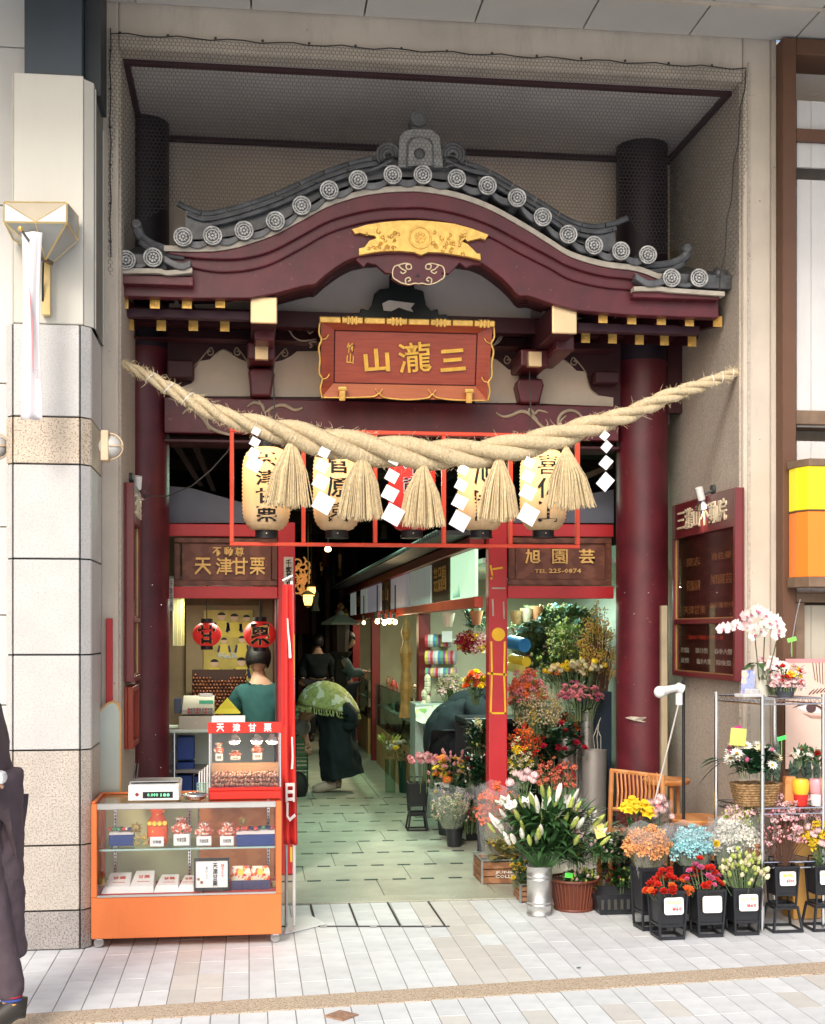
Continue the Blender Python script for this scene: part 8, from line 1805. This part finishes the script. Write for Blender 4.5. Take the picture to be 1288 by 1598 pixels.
# front bay, right
for i, (x, y, c_, r) in enumerate(((809, 1002, (.03, .25, .6), .05), (812, 1028, (.85, .70, .05), .036), (805, 1040, (.75, .75, .2), .03))):
 a_ = at(x - 12, y, 2.5); b_ = at(x + 10, y + 5, 2.3); m = MB(); m.tube([a_, b_], r, 12); m.build; tag(m.build('paper_roll', M('roll %d' % i, c_, .5, var=.05), None, smooth=.7), ('blue wrapping paper roll in the flower shop window', 'bright yellow wrapping paper roll in the flower shop window', 'small pale yellow roll under the blue roll')[i], 'roll')
Yb2 = 2.35
ib('feathery green foliage high in the flower window', 850, 915, 955, 1035, Yb2 + .35, [('bud', 'lime', 1), ('spray', 'cream', 1)], 60, .8, leaves=700, lm=3, lsize=(.06, .010), zfill=.8, squeeze=.6, dep=.15)
ib('tall yellow brown twigs at the right of the flower window', 902, 962, 940, 1080, Yb2, [('spray', 'gold', 3), ('spray', 'peach', 1)], 150, .95, leaves=160, lm=4, lsize=(.04, .012), zfill=.75, squeeze=.6, stem=BRN, dep=.15)
ib('hanging grey green eucalyptus behind the foliage', 795, 905, 940, 1000, Yb2 + .8, [('bud', 'blue', 1)], 20, .9, leaves=700, lm=2, lsize=(.06, .028), zfill=.9, squeeze=.95, dep=.25)
ib('yellow and cream tulips in a wide band in the window', 842, 956, 1030, 1085, Yb2 - .05, [('tulip', 'yellow', 3), ('tulip', 'cream', 5), ('puff', 'orange', 1)], 62, .75, leaves=120, lm=1, lsize=(.07, .015), zfill=.25, squeeze=.8, flat=.1)
ib('mauve pink chrysanthemum bunch at the right of the window', 866, 946, 1056, 1125, Yb2 - .25, [('mum', 'rose', 1), ('mum', 'pink', 2)], 60, .85, leaves=60, lm=1, zfill=.3, squeeze=.6)
ib('salmon and coral sprays at the left of the window', 792, 856, 1040, 1130, Yb2 - .2, [('puff', 'salmon', 2), ('puff', 'pink', 2), ('puff', 'orange', 1)], 70, .85, leaves=60, lm=2, zfill=.45, squeeze=.7)
ib('beige green filler flowers in the middle of the window', 800, 885, 1070, 1150, Yb2 - .3, [('spray', 'beige', 3), ('spray', 'gold', 1)], 110, 1., leaves=120, lm=4, lsize=(.04, .012), zfill=.6, squeeze=.7)
ib('camellia branch with dark glossy leaves and red blooms', 822, 932, 1105, 1195, Yb2 - .42, [('ran', 'crimson', 2), ('ran', 'red', 1)], 8, .95, leaves=230, lm=1, lsize=(.065, .038), zfill=.7, squeeze=.45, stem=BRN)
ib('orange red foliage low at the left of the window', 793, 850, 1125, 1195, Yb2 - .38, [('spray', 'orange', 3), ('puff', 'red', 1)], 70, .9, leaves=140, lm=4, lsize=(.05, .018), zfill=.7, squeeze=.7)
ib('cream and yellow small blooms low beside the red post', 793, 832, 1150, 1230, Yb2 - .47, [('puff', 'cream', 2), ('puff', 'yellow', 2)], 34, .7, leaves=120, lm=0, zfill=.7, squeeze=.7)
ib('peach pink small carnations low in the window', 830, 905, 1180, 1240, Yb2 - .46, [('puff', 'salmon', 3), ('puff', 'crimson', 1)], 60, .6, leaves=160, lm=1, lsize=(.04, .014), zfill=.7, squeeze=.8)
sil = MC['galvanised steel']
for i, (x, yt_, r, Y) in enumerate(((884, 1152, .055, 1.98), (916, 1108, .045, 2.1), (900, 1160, .03, 2.12))):
 c = at(x, yt_, Y); m = MB(); m.lathe([(r, 0), (r, .3), (r * 1.06, .31), (r, .32), (r, c.z - .03), (r * 1.08, c.z - .01), (r * 1.08, c.z), (r * .9, c.z), (r * .9, c.z - .1), (0, c.z - .1)], (c.x, Y, 0), 24); tag(m.build('tall_vase', sil, None, smooth=.7), ('tall silver cylinder vase under the camellia', 'taller silver vase to the right of the camellia', 'thin silver vase between the two larger ones')[i], 'vase')
c = at(927, 1170, 1.95); m = MB(); m.lathe([(.075, 0), (.085, c.z), (.078, c.z), (.07, c.z - .15), (0, c.z - .15)], (c.x, 1.95, 0), 24); tag(m.build('grey_bucket', M('brushed grey metal', (.36, .34, .32), .4, metal=.5, var=.1), None, smooth=.7), 'plain grey metal bucket beside the right column', 'bucket')
m = MB()
for k in range(3): m.tube([at(930 + k * 4, 1180, 1.93), at(926 + k * 6, 1150, 1.9), at(938 - k * 3, 1120 + 8 * k, 1.92)], .003, 4)
tag(m.build('loose_cords', plaster, None, kind='stuff'), 'loose pale cords looping over the grey metal bucket', 'cord')
wb('dark_locker', at(905, 0, 2.15).x, at(955, 0, 2.15).x, 2.15, 2.3, 0, at(0, 1085, 2.15).z, M('dark navy locker', (.015, .03, .05), .5), None, .004); tag(bpy.data.objects['dark_locker'], 'dark navy cabinet behind the silver vases', 'cabinet')
# ---- wooden chair, round tables
cwd = M('honey wood chair', (.50, .20, .06), .45, wave=2.5, stretch=(1, 1, 5), col2=(.62, .28, .10))
Yc = .75; chn = thing('slatted_chair', 'honey coloured wooden chair back with many slim slats behind the daffodils', 'chair', (at(985, 1350, Yc).x, Yc + .15, 0))
def cz(px, py): return at(px, py, Yc)
m = MB(); m.tube([(cz(955, 1200).x, Yc, 0), cz(951, 1320), cz(955, 1204)], .014, 8); m.build('back_post', cwd, chn, smooth=.7); m = MB(); m.tube([(cz(1037, 1200).x, Yc, 0), cz(1037, 1320), cz(1034, 1210)], .014, 8); m.build('back_post', cwd, chn, smooth=.7)
m = MB(); m.tube([cz(952, 1202), cz(990, 1206), cz(1036, 1212)], .013, 6, flat=.6); m.build('top_rail', cwd, chn); m = MB(); m.tube([cz(952, 1262), cz(1036, 1266)], .012, 6); m.build('lower_rail', cwd, chn)
for i in range(12): x = 963 + i * 6.2; m = MB(); m.tube([cz(x, 1206), cz(x + 1.5, 1235) + Vector((0, -.006, 0)), cz(x, 1264)], .0062, 5); m.build('back_slat', cwd, chn)
a_, b_ = cz(952, 1305), cz(1036, 1305); wb('seat', a_.x, b_.x, Yc - .02, Yc + .32, a_.z - .02, a_.z, cwd, chn, .006)
for x in (a_.x + .02, b_.x - .02): wb('chair_leg', x - .014, x + .014, Yc + .28, Yc + .308, 0, a_.z - .021, cwd, chn, .004)
for i, (px, py, r, yy) in enumerate(((1040, 1215, .14, .98), (1090, 1275, .17, .62))):
 c = at(px, py, yy); th = thing('round_table', ('small round honey wood table top behind the chair', 'lower round honey wood stool top behind the white flowers')[i], 'table', (c.x, yy, 0)); m = MB(); m.lathe([(r - .01, c.z - .03), (r, c.z - .015), (r, c.z - .006), (r - .006, c.z), (0, c.z)], (c.x, yy, 0), 30); m.build('table_top', cwd, th, smooth=.7)
 for k in range(3): a = k * 2.1 + .5; m = MB(); m.tube([(c.x + .7 * r * math.cos(a), yy + .7 * r * math.sin(a), c.z - .02), (c.x + .8 * r * math.cos(a), yy + .8 * r * math.sin(a), 0)], .012, 6); m.build('table_leg', cwd, th)
# lamp on a thin pole, leaning stick, wall conduit
pl_ = thing('clip_lamp_pole', 'black pole carrying a white reflector lamp at its top in front of the right wall', 'lamp', at(1067, 1400, .55)); c = at(1067, 1060, .55)
m = MB(); m.tube([(c.x, .55, 0), (c.x, .55, c.z)], .009, 8); m.build('pole', black, pl_); m = MB(); d = at(1030, 1080, .45); m.tube([at(1060, 1073, .5), at(1044, 1076, .48), d], [.02, .022, .032], 12); m.ball(d, (.034, .034, .034), 12, 8); m.build('lamp_head', white, pl_, smooth=.7)
m = MB(); m.tube([at(1056, 1072, .5), at(1066, 1076, .5)], .028, 10); m.tube([at(1060, 1082, .5), at(1060, 1100, .5)], .02, 10); m.build('lamp_body', white, pl_, smooth=.7)
m = MB(); m.tube([at(1059, 1100, .45), at(1022, 1250, .3)], .005, 6); tag(m.build('leaning_cane', M('grey cane', (.45, .42, .38), .5)), 'thin pale rod leaning from the white lamp down to the tulips', 'rod')
m = MB(); a_ = at(1036, 945, 1.3); m.box(a_.x - .02, a_.x + .02, 1.28, 1.32, 0, a_.z); tag(m.build('wall_conduit', M('tan conduit', (.36, .30, .20), .6), None, bev=.004), 'tan square pipe running up beside the right column', 'pipe')
# ---- chrome wire rack with potted plants
Yr = -.02; Yrb = .34; rk = thing('wire_rack', 'chrome wire shelf rack with potted plants at the right edge', 'rack', (at(1230, 1400, .15).x, .15, 0))
rx0 = at(1190, 1100, Yr).x; rx1 = at(1285, 1100, Yr).x; rb0 = at(1118, 1100, Yrb).x; zt_r = at(1190, 1090, Yr).z
def bar(nm, a, b, r=.006, mat=chrome, par=rk, n=6): m = MB(); m.tube([a, b], r, n); return m.build(nm, mat, par)
posts = [(rx0, Yr), (rx1, Yr), (rb0, Yrb), (rx1 - (rx0 - rb0), Yrb)]
for x, y in posts: bar('rack_post', (x, y, 0), (x, y, zt_r + .02), .011, n=8)
for z in (zt_r, at(1190, 1262, Yr).z, .35):
 c4 = [posts[0], posts[1], posts[3], posts[2]]
 for i in range(4):
  a_, b_ = c4[i], c4[(i + 1) % 4]
  for dz in (0, -.03): bar('shelf_rim', (*a_, z + dz), (*b_, z + dz), .0045)
  n = 9; m = MB(); m.tube([(a_[0] + (b_[0] - a_[0]) * k / (2 * n), a_[1] + (b_[1] - a_[1]) * k / (2 * n), z - (.03 if k % 2 else 0)) for k in range(2 * n + 1)], .002, 4); m.build('zigzag_wire', chrome, rk)
 for k in range(12): t = (k + .5) / 12; bar('shelf_wire', (posts[0][0] + (posts[1][0] - posts[0][0]) * t, Yr, z), (posts[2][0] + (posts[3][0] - posts[2][0]) * t, Yrb, z), .0022, n=4)
zs1 = zt_r + .004; zs2 = at(1190, 1262, Yr).z + .004; Yo = .16
def opot(label, px, w_, h, z, mat, Y=Yo, prof=None, n=18):
 c = at(px, 1000, Y); m = MB(); m.lathe(prof or [(w_ * .72, 0), (w_, h), (w_ * .92, h), (0, h * .9)], (c.x, Y, z), n); return tag(m.build('plant_pot', mat, None, smooth=.7), label, 'pot'), c
o, c = opot('white ceramic pot of the big moth orchid on the rack top', 1188, .055, .17, zs1, M('glazed white', (.72, .70, .60), .3), .12)
orc_ = thing('moth_orchid', 'moth orchid with arching sprays of white flowers on top of the rack', 'plant', (c.x, .12, zs1 + .16)); B0 = Vector((c.x, .12, zs1 + .16)); wt = M('orchid stem', (.08, .10, .04), .5)
for s_, P in enumerate(([(1185, 1060), (1180, 1010), (1175, 985), (1155, 975), (1128, 985)], [(1190, 1060), (1193, 1000), (1195, 965), (1180, 955), (1160, 965)], [(1195, 1060), (1210, 1010), (1215, 980), (1205, 970), (1180, 985)])):
 pts = [B0] + [at(x, y, .06 - .02 * s_) for x, y in P]; pp_ = spl(pts, 5); m = MB(); m.tube(pp_, .0035, 5); m.build('flower_stem', wt, orc_)
 for k in range(7):
  q = pp_[len(pp_) - 1 - k * 2]; inst(bloom('orchid', 'palepink' if rnd.random() < .25 else 'white'), 'flower', orc_, q + Vector((U(-.015, .015), -.02, U(-.012, .012))), (1.45 + U(-.3, .3), U(-.4, .4), U(-.4, .4)), U(1.0, 1.3))
for k in range(7): m = MB(); a = k * .9; leafmesh(m, B0, (math.cos(a), math.sin(a) * .6, .45), .15, .045, .7); m.build('leaf', grn[0], orc_, fix=False)
bq('small pale pink orchids massed behind the moth orchid pot', 1175, 1240, 1015, 1085, .1, [('orchid', 'palepink', 2), ('orchid', 'white', 3)], 34, .75, leaves=12, squeeze=.4, zfill=.5, face=1.2)
bq('small mixed arrangement of red, yellow and pink flowers in a grey bowl', 1195, 1260, 1028, 1080, .0, [('ran', 'red', 2), ('daff', 'yellow', 2), ('ran', 'palepink', 2)], 18, .75, leaves=40, squeeze=.5, zfill=.5, lsize=(.06, .01)); opot('small grey bowl of the mixed flower arrangement on the rack top', 1226, .055, .06, zs1, M('slate grey bowl', (.08, .09, .11), .5), .02)
bq('pink tissue ruffle around the grey bowl', 1200, 1256, 1062, 1078, -.01, [('puff', 'palepink', 1)], 26, .9, squeeze=1, flat=.1)
c = at(1167, 1060, .05); m = MB(); m.add([(c.x - .035, .06, zs1), (c.x + .03, .04, zs1), (c.x + .045, .06, zs1 + .14), (c.x - .02, .08, zs1 + .14)], [(0, 1, 2, 3)]); o = m.build('leaflet', M('blue picture card', (.25, .3, .6), .5, thr=[(.55, (.7, .45, .35), 30), (.62, (.12, .15, .4), 40)]), None, fix=False); s_ = o.modifiers.new('t', 'SOLIDIFY'); s_.thickness = .003; tag(o, 'blue patterned picture card leaning on the orchid pot', 'card')
m = MB(); c = at(1170, 1078, -.02); m.cbox((c.x, .0, zs1 + .012), (.12, .08, .02), .3); m.cbox((c.x + .03, .02, zs1 + .03), (.07, .05, .03), .5); tag(m.build('clip_device', M('white and navy plastic', (.6, .6, .6), .4), None, bev=.006), 'white clip lamp lying on the front corner of the rack top', 'lamp')
for i, (px, py, Y, c_, l_) in enumerate(((1236, 998, .0, (.25, .7, .12), 'light green tag on a stick above the mixed arrangement'), (1150, 1137, .06, (.75, .02, .25), 'magenta tag above the yellow card in the basket'), (1152, 1150, .05, (.72, .72, .16), 'large yellow handwritten card in the wicker basket'), (1220, 1152, .12, (.08, .75, .15), 'bright green price tag among the snake plants'))):
 c = at(px, py, Y); m = MB(); m.cbox(c, (.085 if i == 2 else .05, .003, .09 if i == 2 else .022), Matrix.Rotation(-.25 if i != 2 else .1, 4, 'Y')); m.tube([c, c + Vector((0, 0, -.09))], .002, 4); tag(m.build('price_tag', M('tag %d' % i, c_, .5, var=.02), None), l_, 'tag')
# middle shelf: wicker basket, snake plants, plain wooden stand
wk = M('wicker weave', (.30, .18, .08), .8, var=.5, sc=60, bump=1, bs=90); c = at(1178, 1240, .1); th = thing('wicker_basket', 'square brown wicker basket of white hellebores on the rack', 'basket', (c.x, .1, zs2))
for k in range(9):
 z = zs2 + .006 + k * .013; r = .085 + k * .0028; m = MB(); m.tube([(c.x + r * (1.1 * math.copysign(abs(math.cos(a)) ** .5, math.cos(a))) , .1 + r * .8 * math.copysign(abs(math.sin(a)) ** .5, math.sin(a)), z + .002 * math.sin(a * 14 + k * 3.14)) for a in [i * .1257 for i in range(51)]], .0075, 5); m.build('woven_course', wk, th)
wb('basket_floor', c.x - .08, c.x + .08, .04, .16, zs2, zs2 + .09, BRN, th)
bq('white hellebores and glossy leaves in the wicker basket', 1128, 1222, 1150, 1215, .06, [('gerb', 'white', 3), ('gerb', 'cream', 1), ('bud', 'rose', 3)], 20, 1.1, leaves=260, lm=1, lsize=(.07, .04), squeeze=.55, zfill=.4, face=.8)
m = MB()
for s_ in range(4): leafmesh(m, at(1135, 1185, .1), (-1, -.2 + .3 * s_, .4 - .3 * s_), .17, .05, .5)
tag(m.build('dark_strap_leaves', grn[1], None, fix=False, kind='stuff'), 'long dark drooping leaves at the left of the wicker basket', 'leaves')
snk = M('mottled snake leaf', (.10, .16, .12), .5, thr=[(.5, (.03, .07, .05), 45), (.62, (.25, .32, .2), 60)])
for i, (px, h_) in enumerate(((1200, .20), (1212, .26), (1238, .22), (1262, .22), (1276, .20))):
 c = at(px, 1210, .22); th = thing('snake_plant', ('mottled snake plant nearest the front rack post', 'tallest mottled snake plant behind the basket', 'mottled snake plant in the middle of the shelf', 'mottled snake plant leaning right before the poster', 'rightmost mottled snake plant on the shelf')[i], 'plant', (c.x, .22, zs2 + .1)); m = MB(); m.lathe([(.03, 0), (.04, .1), (.0, .095)], (c.x, .22, zs2), 12); m.build('pot', M('terracotta', (0, 0, 0)), th)
 for k in range(3): m = MB(); leafmesh(m, (c.x + U(-.01, .01), .22, zs2 + .09), (U(-.25, .25), U(-.2, .2), 1), h_ * (1 - .2 * k), .035, -.05, side=Vector((1, U(-.4, .4), 0))); o = m.build('leaf', snk, th, fix=False); s_ = o.modifiers.new('t', 'SOLIDIFY'); s_.thickness = .004
m = MB(); c = at(1232, 1240, .08); m.box(c.x - .03, c.x + .03, .06, .1, zs2, zs2 + .15); tag(m.build('wood_block', cwd, None, bev=.004), 'upright honey wood block on the middle rack shelf', 'block')
for i, (px, c1) in enumerate(((1250, (.85, .55, .04)), (1275, (.75, .35, .4)))):   # plain painted pots where the picture shows toy figures
 c = at(px, 1240, .04); th = thing('painted_pot', ('plain pot planter with yellow upper half and red foot on the rack', 'plain pink planter at the right end of the rack shelf')[i], 'pot', (c.x, .04, zs2)); m = MB(); m.lathe([(.03, 0), (.036, .05), (.034, .06)], (c.x, .04, zs2), 16); m.build('pot_foot', M('petal red', (0, 0, 0)) if i == 0 else white, th, smooth=.7)
 m = MB(); m.lathe([(.034, .0605), (.042, .08), (.044, .12), (.036, .14), (0, .14)], (c.x, .04, zs2), 16); m.build('pot_top', M('glaze %d' % i, c1, .3), th, smooth=.7); bq(('white daisies in the yellow and red planter', 'white and red daisies in the pink planter')[i], px - 15, px + 15, 1165, 1196, .04, [('gerb', 'white', 2), ('ran', 'red', 1 * i + .1)], 8, .7, leaves=30, squeeze=.5)
bq('pale green and pink small plants on the lower rack shelf', 1128, 1192, 1245, 1300, .12, [('spray', 'lime', 3), ('puff', 'palepink', 1)], 60, .9, leaves=120, lm=3, lsize=(.04, .015), zfill=.6, squeeze=.7)
bq('pink cherry blossom sprays on the lower rack shelf', 1190, 1290, 1228, 1290, .1, [('puff', 'pink', 1), ('puff', 'palepink', 2)], 60, .6, stem=BRN, zfill=.6, squeeze=.7)
c = at(1170, 1300, .1); m = MB(); m.lathe([(.05, 0), (.065, .07), (.07, .07), (.07, .085), (0, .08)], (c.x, .1, .354), 16); tag(m.build('terracotta_pot', M('terracotta', (0, 0, 0)), None, smooth=.7), 'terracotta pot on the lower shelf behind the white flowers', 'pot')
wb('cardboard_box', at(1238, 0, .2).x, at(1282, 0, .2).x, .2, .35, 0, at(0, 1318, .2).z, M('orange cardboard', (.60, .32, .08), .7, dirt=.2), None, .004); tag(bpy.data.objects['cardboard_box'], 'orange brown cardboard box behind the raised buckets', 'box')
# ---- beauty poster: flat print with an eye
YP = .40; po = thing('face_poster', 'large poster with a close up of an eye behind the rack at the right', 'poster', at(1260, 1200, YP)); sk = M('printed skin', (.80, .58, .48), .4, var=.04, sc=2)
def pq(nm, P, mat, k): m = MB(); m.prism([(q.x, q.z) for q in (at(x, y, YP - .002 * k) for x, y in P)], YP - .002 * k - .001, YP - .002 * k + .0005); return m.build(nm, mat, po)
pq('sheet', [(1226, 1028), (1330, 1028), (1330, 1200), (1226, 1200)], sk, 0); pq('printed_border', [(1226, 1028), (1330, 1028), (1330, 1034), (1226, 1034)], M('pink border', (.65, .3, .3), .5), 1)
pq('printed_eye_white', [(1243, 1104), (1252, 1099), (1264, 1098), (1275, 1103), (1284, 1112), (1270, 1113), (1256, 1110)], M('print white', (.8, .78, .78), .4), 1)
pq('printed_iris', [(1266 + 8 * math.cos(t), 1105 + 7.5 * math.sin(t)) for t in [i * .524 for i in range(12)]], M('print brown', (.10, .05, .05), .3), 2); pq('printed_lid', [(1236, 1105), (1250, 1098), (1266, 1095), (1280, 1102), (1290, 1113), (1278, 1104), (1264, 1098), (1250, 1101)], M('print dark', (.08, .035, .03), .4), 3)
pq('printed_lower_lid', [(1252, 1112), (1266, 1116), (1286, 1117), (1284, 1121), (1266, 1120)], M('print shade', (.5, .28, .22), .5), 3)
for i in range(9): x = 1262 + i * 6; pq('printed_brow', [(x, 1083 - i), (x + 9, 1075 - i), (x + 9, 1076 - i), (x + 1, 1084.5 - i)], MC['print dark'], 2)
for i in range(8): x = 1268 + i * 5; pq('printed_hair', [(x, 1034), (x + 1, 1034), (x + 5 - i, 1062 + i * 2), (x + 4 - i, 1062 + i * 2)], MC['print dark'], 2)
m = MB(); m.tube([at(1249, 935, .3), at(1243, 960, .3), at(1236, 1000, .28), at(1234, 1020, .2)], .003, 5); tag(m.build('hanging_wire', steel), 'thin twisted wire hanging under the yellow and orange sign box', 'wire')
c = gp(899, 1511); m = MB(); leafmesh(m, (c.x, c.y, .003), (1, .2, 0), .03, .015, 0, side=Vector((0, 1, 0))); tag(m.build('fallen_leaf', grn[0], None, fix=False), 'tiny green leaf fallen on the pavement before the flowers', 'leaf')
# further bunches that close up the bank of flowers
yq = 2.95
ib('pink and white sprays massed beside the foot of the red post', 700, 764, 1232, 1300, yq, [('puff', 'palepink', 2), ('puff', 'salmon', 1), ('bud', 'white', 1)], 40, .9, leaves=160, lm=2, squeeze=.6, zfill=.6)
ib('leafy greenery between the gerberas and the round black pot', 668, 735, 1210, 1265, yq + .25, [('bud', 'lime', 1), ('mum', 'yellow', 1)], 14, .8, leaves=320, lm=1, lsize=(.06, .03), squeeze=.8, zfill=.6)
ib('dense dark foliage filling the low middle of the flower window', 795, 905, 1120, 1230, 2.2, [('bud', 'crimson', 1), ('bud', 'orange', 1)], 26, .9, leaves=900, lm=1, lsize=(.07, .03), squeeze=.9, zfill=.95)
ib('mixed purple and red blooms behind the camellia', 840, 905, 1100, 1160, 2.2, [('mum', 'rose', 1), ('mum', 'crimson', 2), ('puff', 'orange', 1)], 40, .9, leaves=90, lm=1, zfill=.6)
ib('grey green dried bunches hanging across the window top', 795, 950, 938, 985, 2.9, [('spray', 'beige', 2), ('puff', 'blue', 1)], 60, 1.1, leaves=700, lm=2, lsize=(.08, .03), squeeze=1, zfill=.9, dep=.15)
ib('bright green filler leaves behind the yellow tulips', 830, 955, 1000, 1075, 2.75, [('bud', 'lime', 1)], 40, 1., leaves=800, lm=0, lsize=(.07, .025), squeeze=.9, zfill=.9, dep=.12)
ib('warm mixed bunches at the left of the flower window', 793, 845, 1055, 1120, 2.4, [('ran', 'salmon', 2), ('ran', 'peach', 2), ('gerb', 'crimson', 1)], 30, 1., leaves=200, lm=1, zfill=.6, squeeze=.8)
for i, (x0, x1, y0, y1, Y, mx, l_) in enumerate(((930, 985, 1288, 1345, .75, [('puff', 'palepink', 1), ('bud', 'white', 1)], 'leafy plant with tiny pale flowers below the chair'), (985, 1040, 1318, 1375, .45, [('bud', 'rose', 1)], 'mauve flowering plant tucked behind the tall first bucket'), (1040, 1110, 1340, 1385, .22, [('bud', 'lime', 1)], 'greenery between the front buckets and the pale blue bunch'), (1120, 1190, 1335, 1385, .2, [('bud', 'cream', 1)], 'greenery behind the greenish yellow buds'))):
 bq(l_, x0, x1, y0, y1, Y, mx, 16, .7, leaves=260, lm=i % 2, lsize=(.055, .026), squeeze=.9, zfill=.6)
ib('wall of hanging leafy goods at the back of the flower window', 793, 958, 950, 1040, 3.05, [('bud', 'blue', 1), ('puff', 'pink', 1), ('puff', 'cream', 1)], 60, 1., leaves=1500, lm=0, lsize=(.08, .03), squeeze=1, zfill=.95, dep=.1)
ib('hanging silvery leaves beside the rolls in the flower window', 793, 860, 945, 1060, 3.0, [('bud', 'cream', 1)], 20, 1., leaves=700, lm=2, lsize=(.07, .03), squeeze=1, zfill=.95, dep=.1)
ib('mixed bunches on the floor between the lilies and the red post', 768, 830, 1230, 1290, 2.0, [('ran', 'crimson', 1), ('mum', 'yellow', 1), ('puff', 'salmon', 1)], 30, .9, leaves=260, lm=1, squeeze=.8, zfill=.7)
bq('loose small leafed plant right of the lilies beside the chair', 915, 965, 1285, 1345, .5, [('bud', 'palepink', 1), ('puff', 'white', 1)], 20, .8, leaves=260, lm=0, lsize=(.06, .022), squeeze=.8, zfill=.6)
ib('leafy bunch in front of the dark bench left of the window', 728, 766, 1112, 1180, 2.45, [('bud', 'lime', 1), ('puff', 'cream', 1)], 16, .9, leaves=320, lm=1, squeeze=.7, zfill=.8)
ib('green leaves with small red flowers under the dark bench', 722, 766, 1165, 1230, 2.4, [('mum', 'crimson', 1), ('bud', 'white', 1)], 16, .8, leaves=360, lm=1, squeeze=.8, zfill=.8)
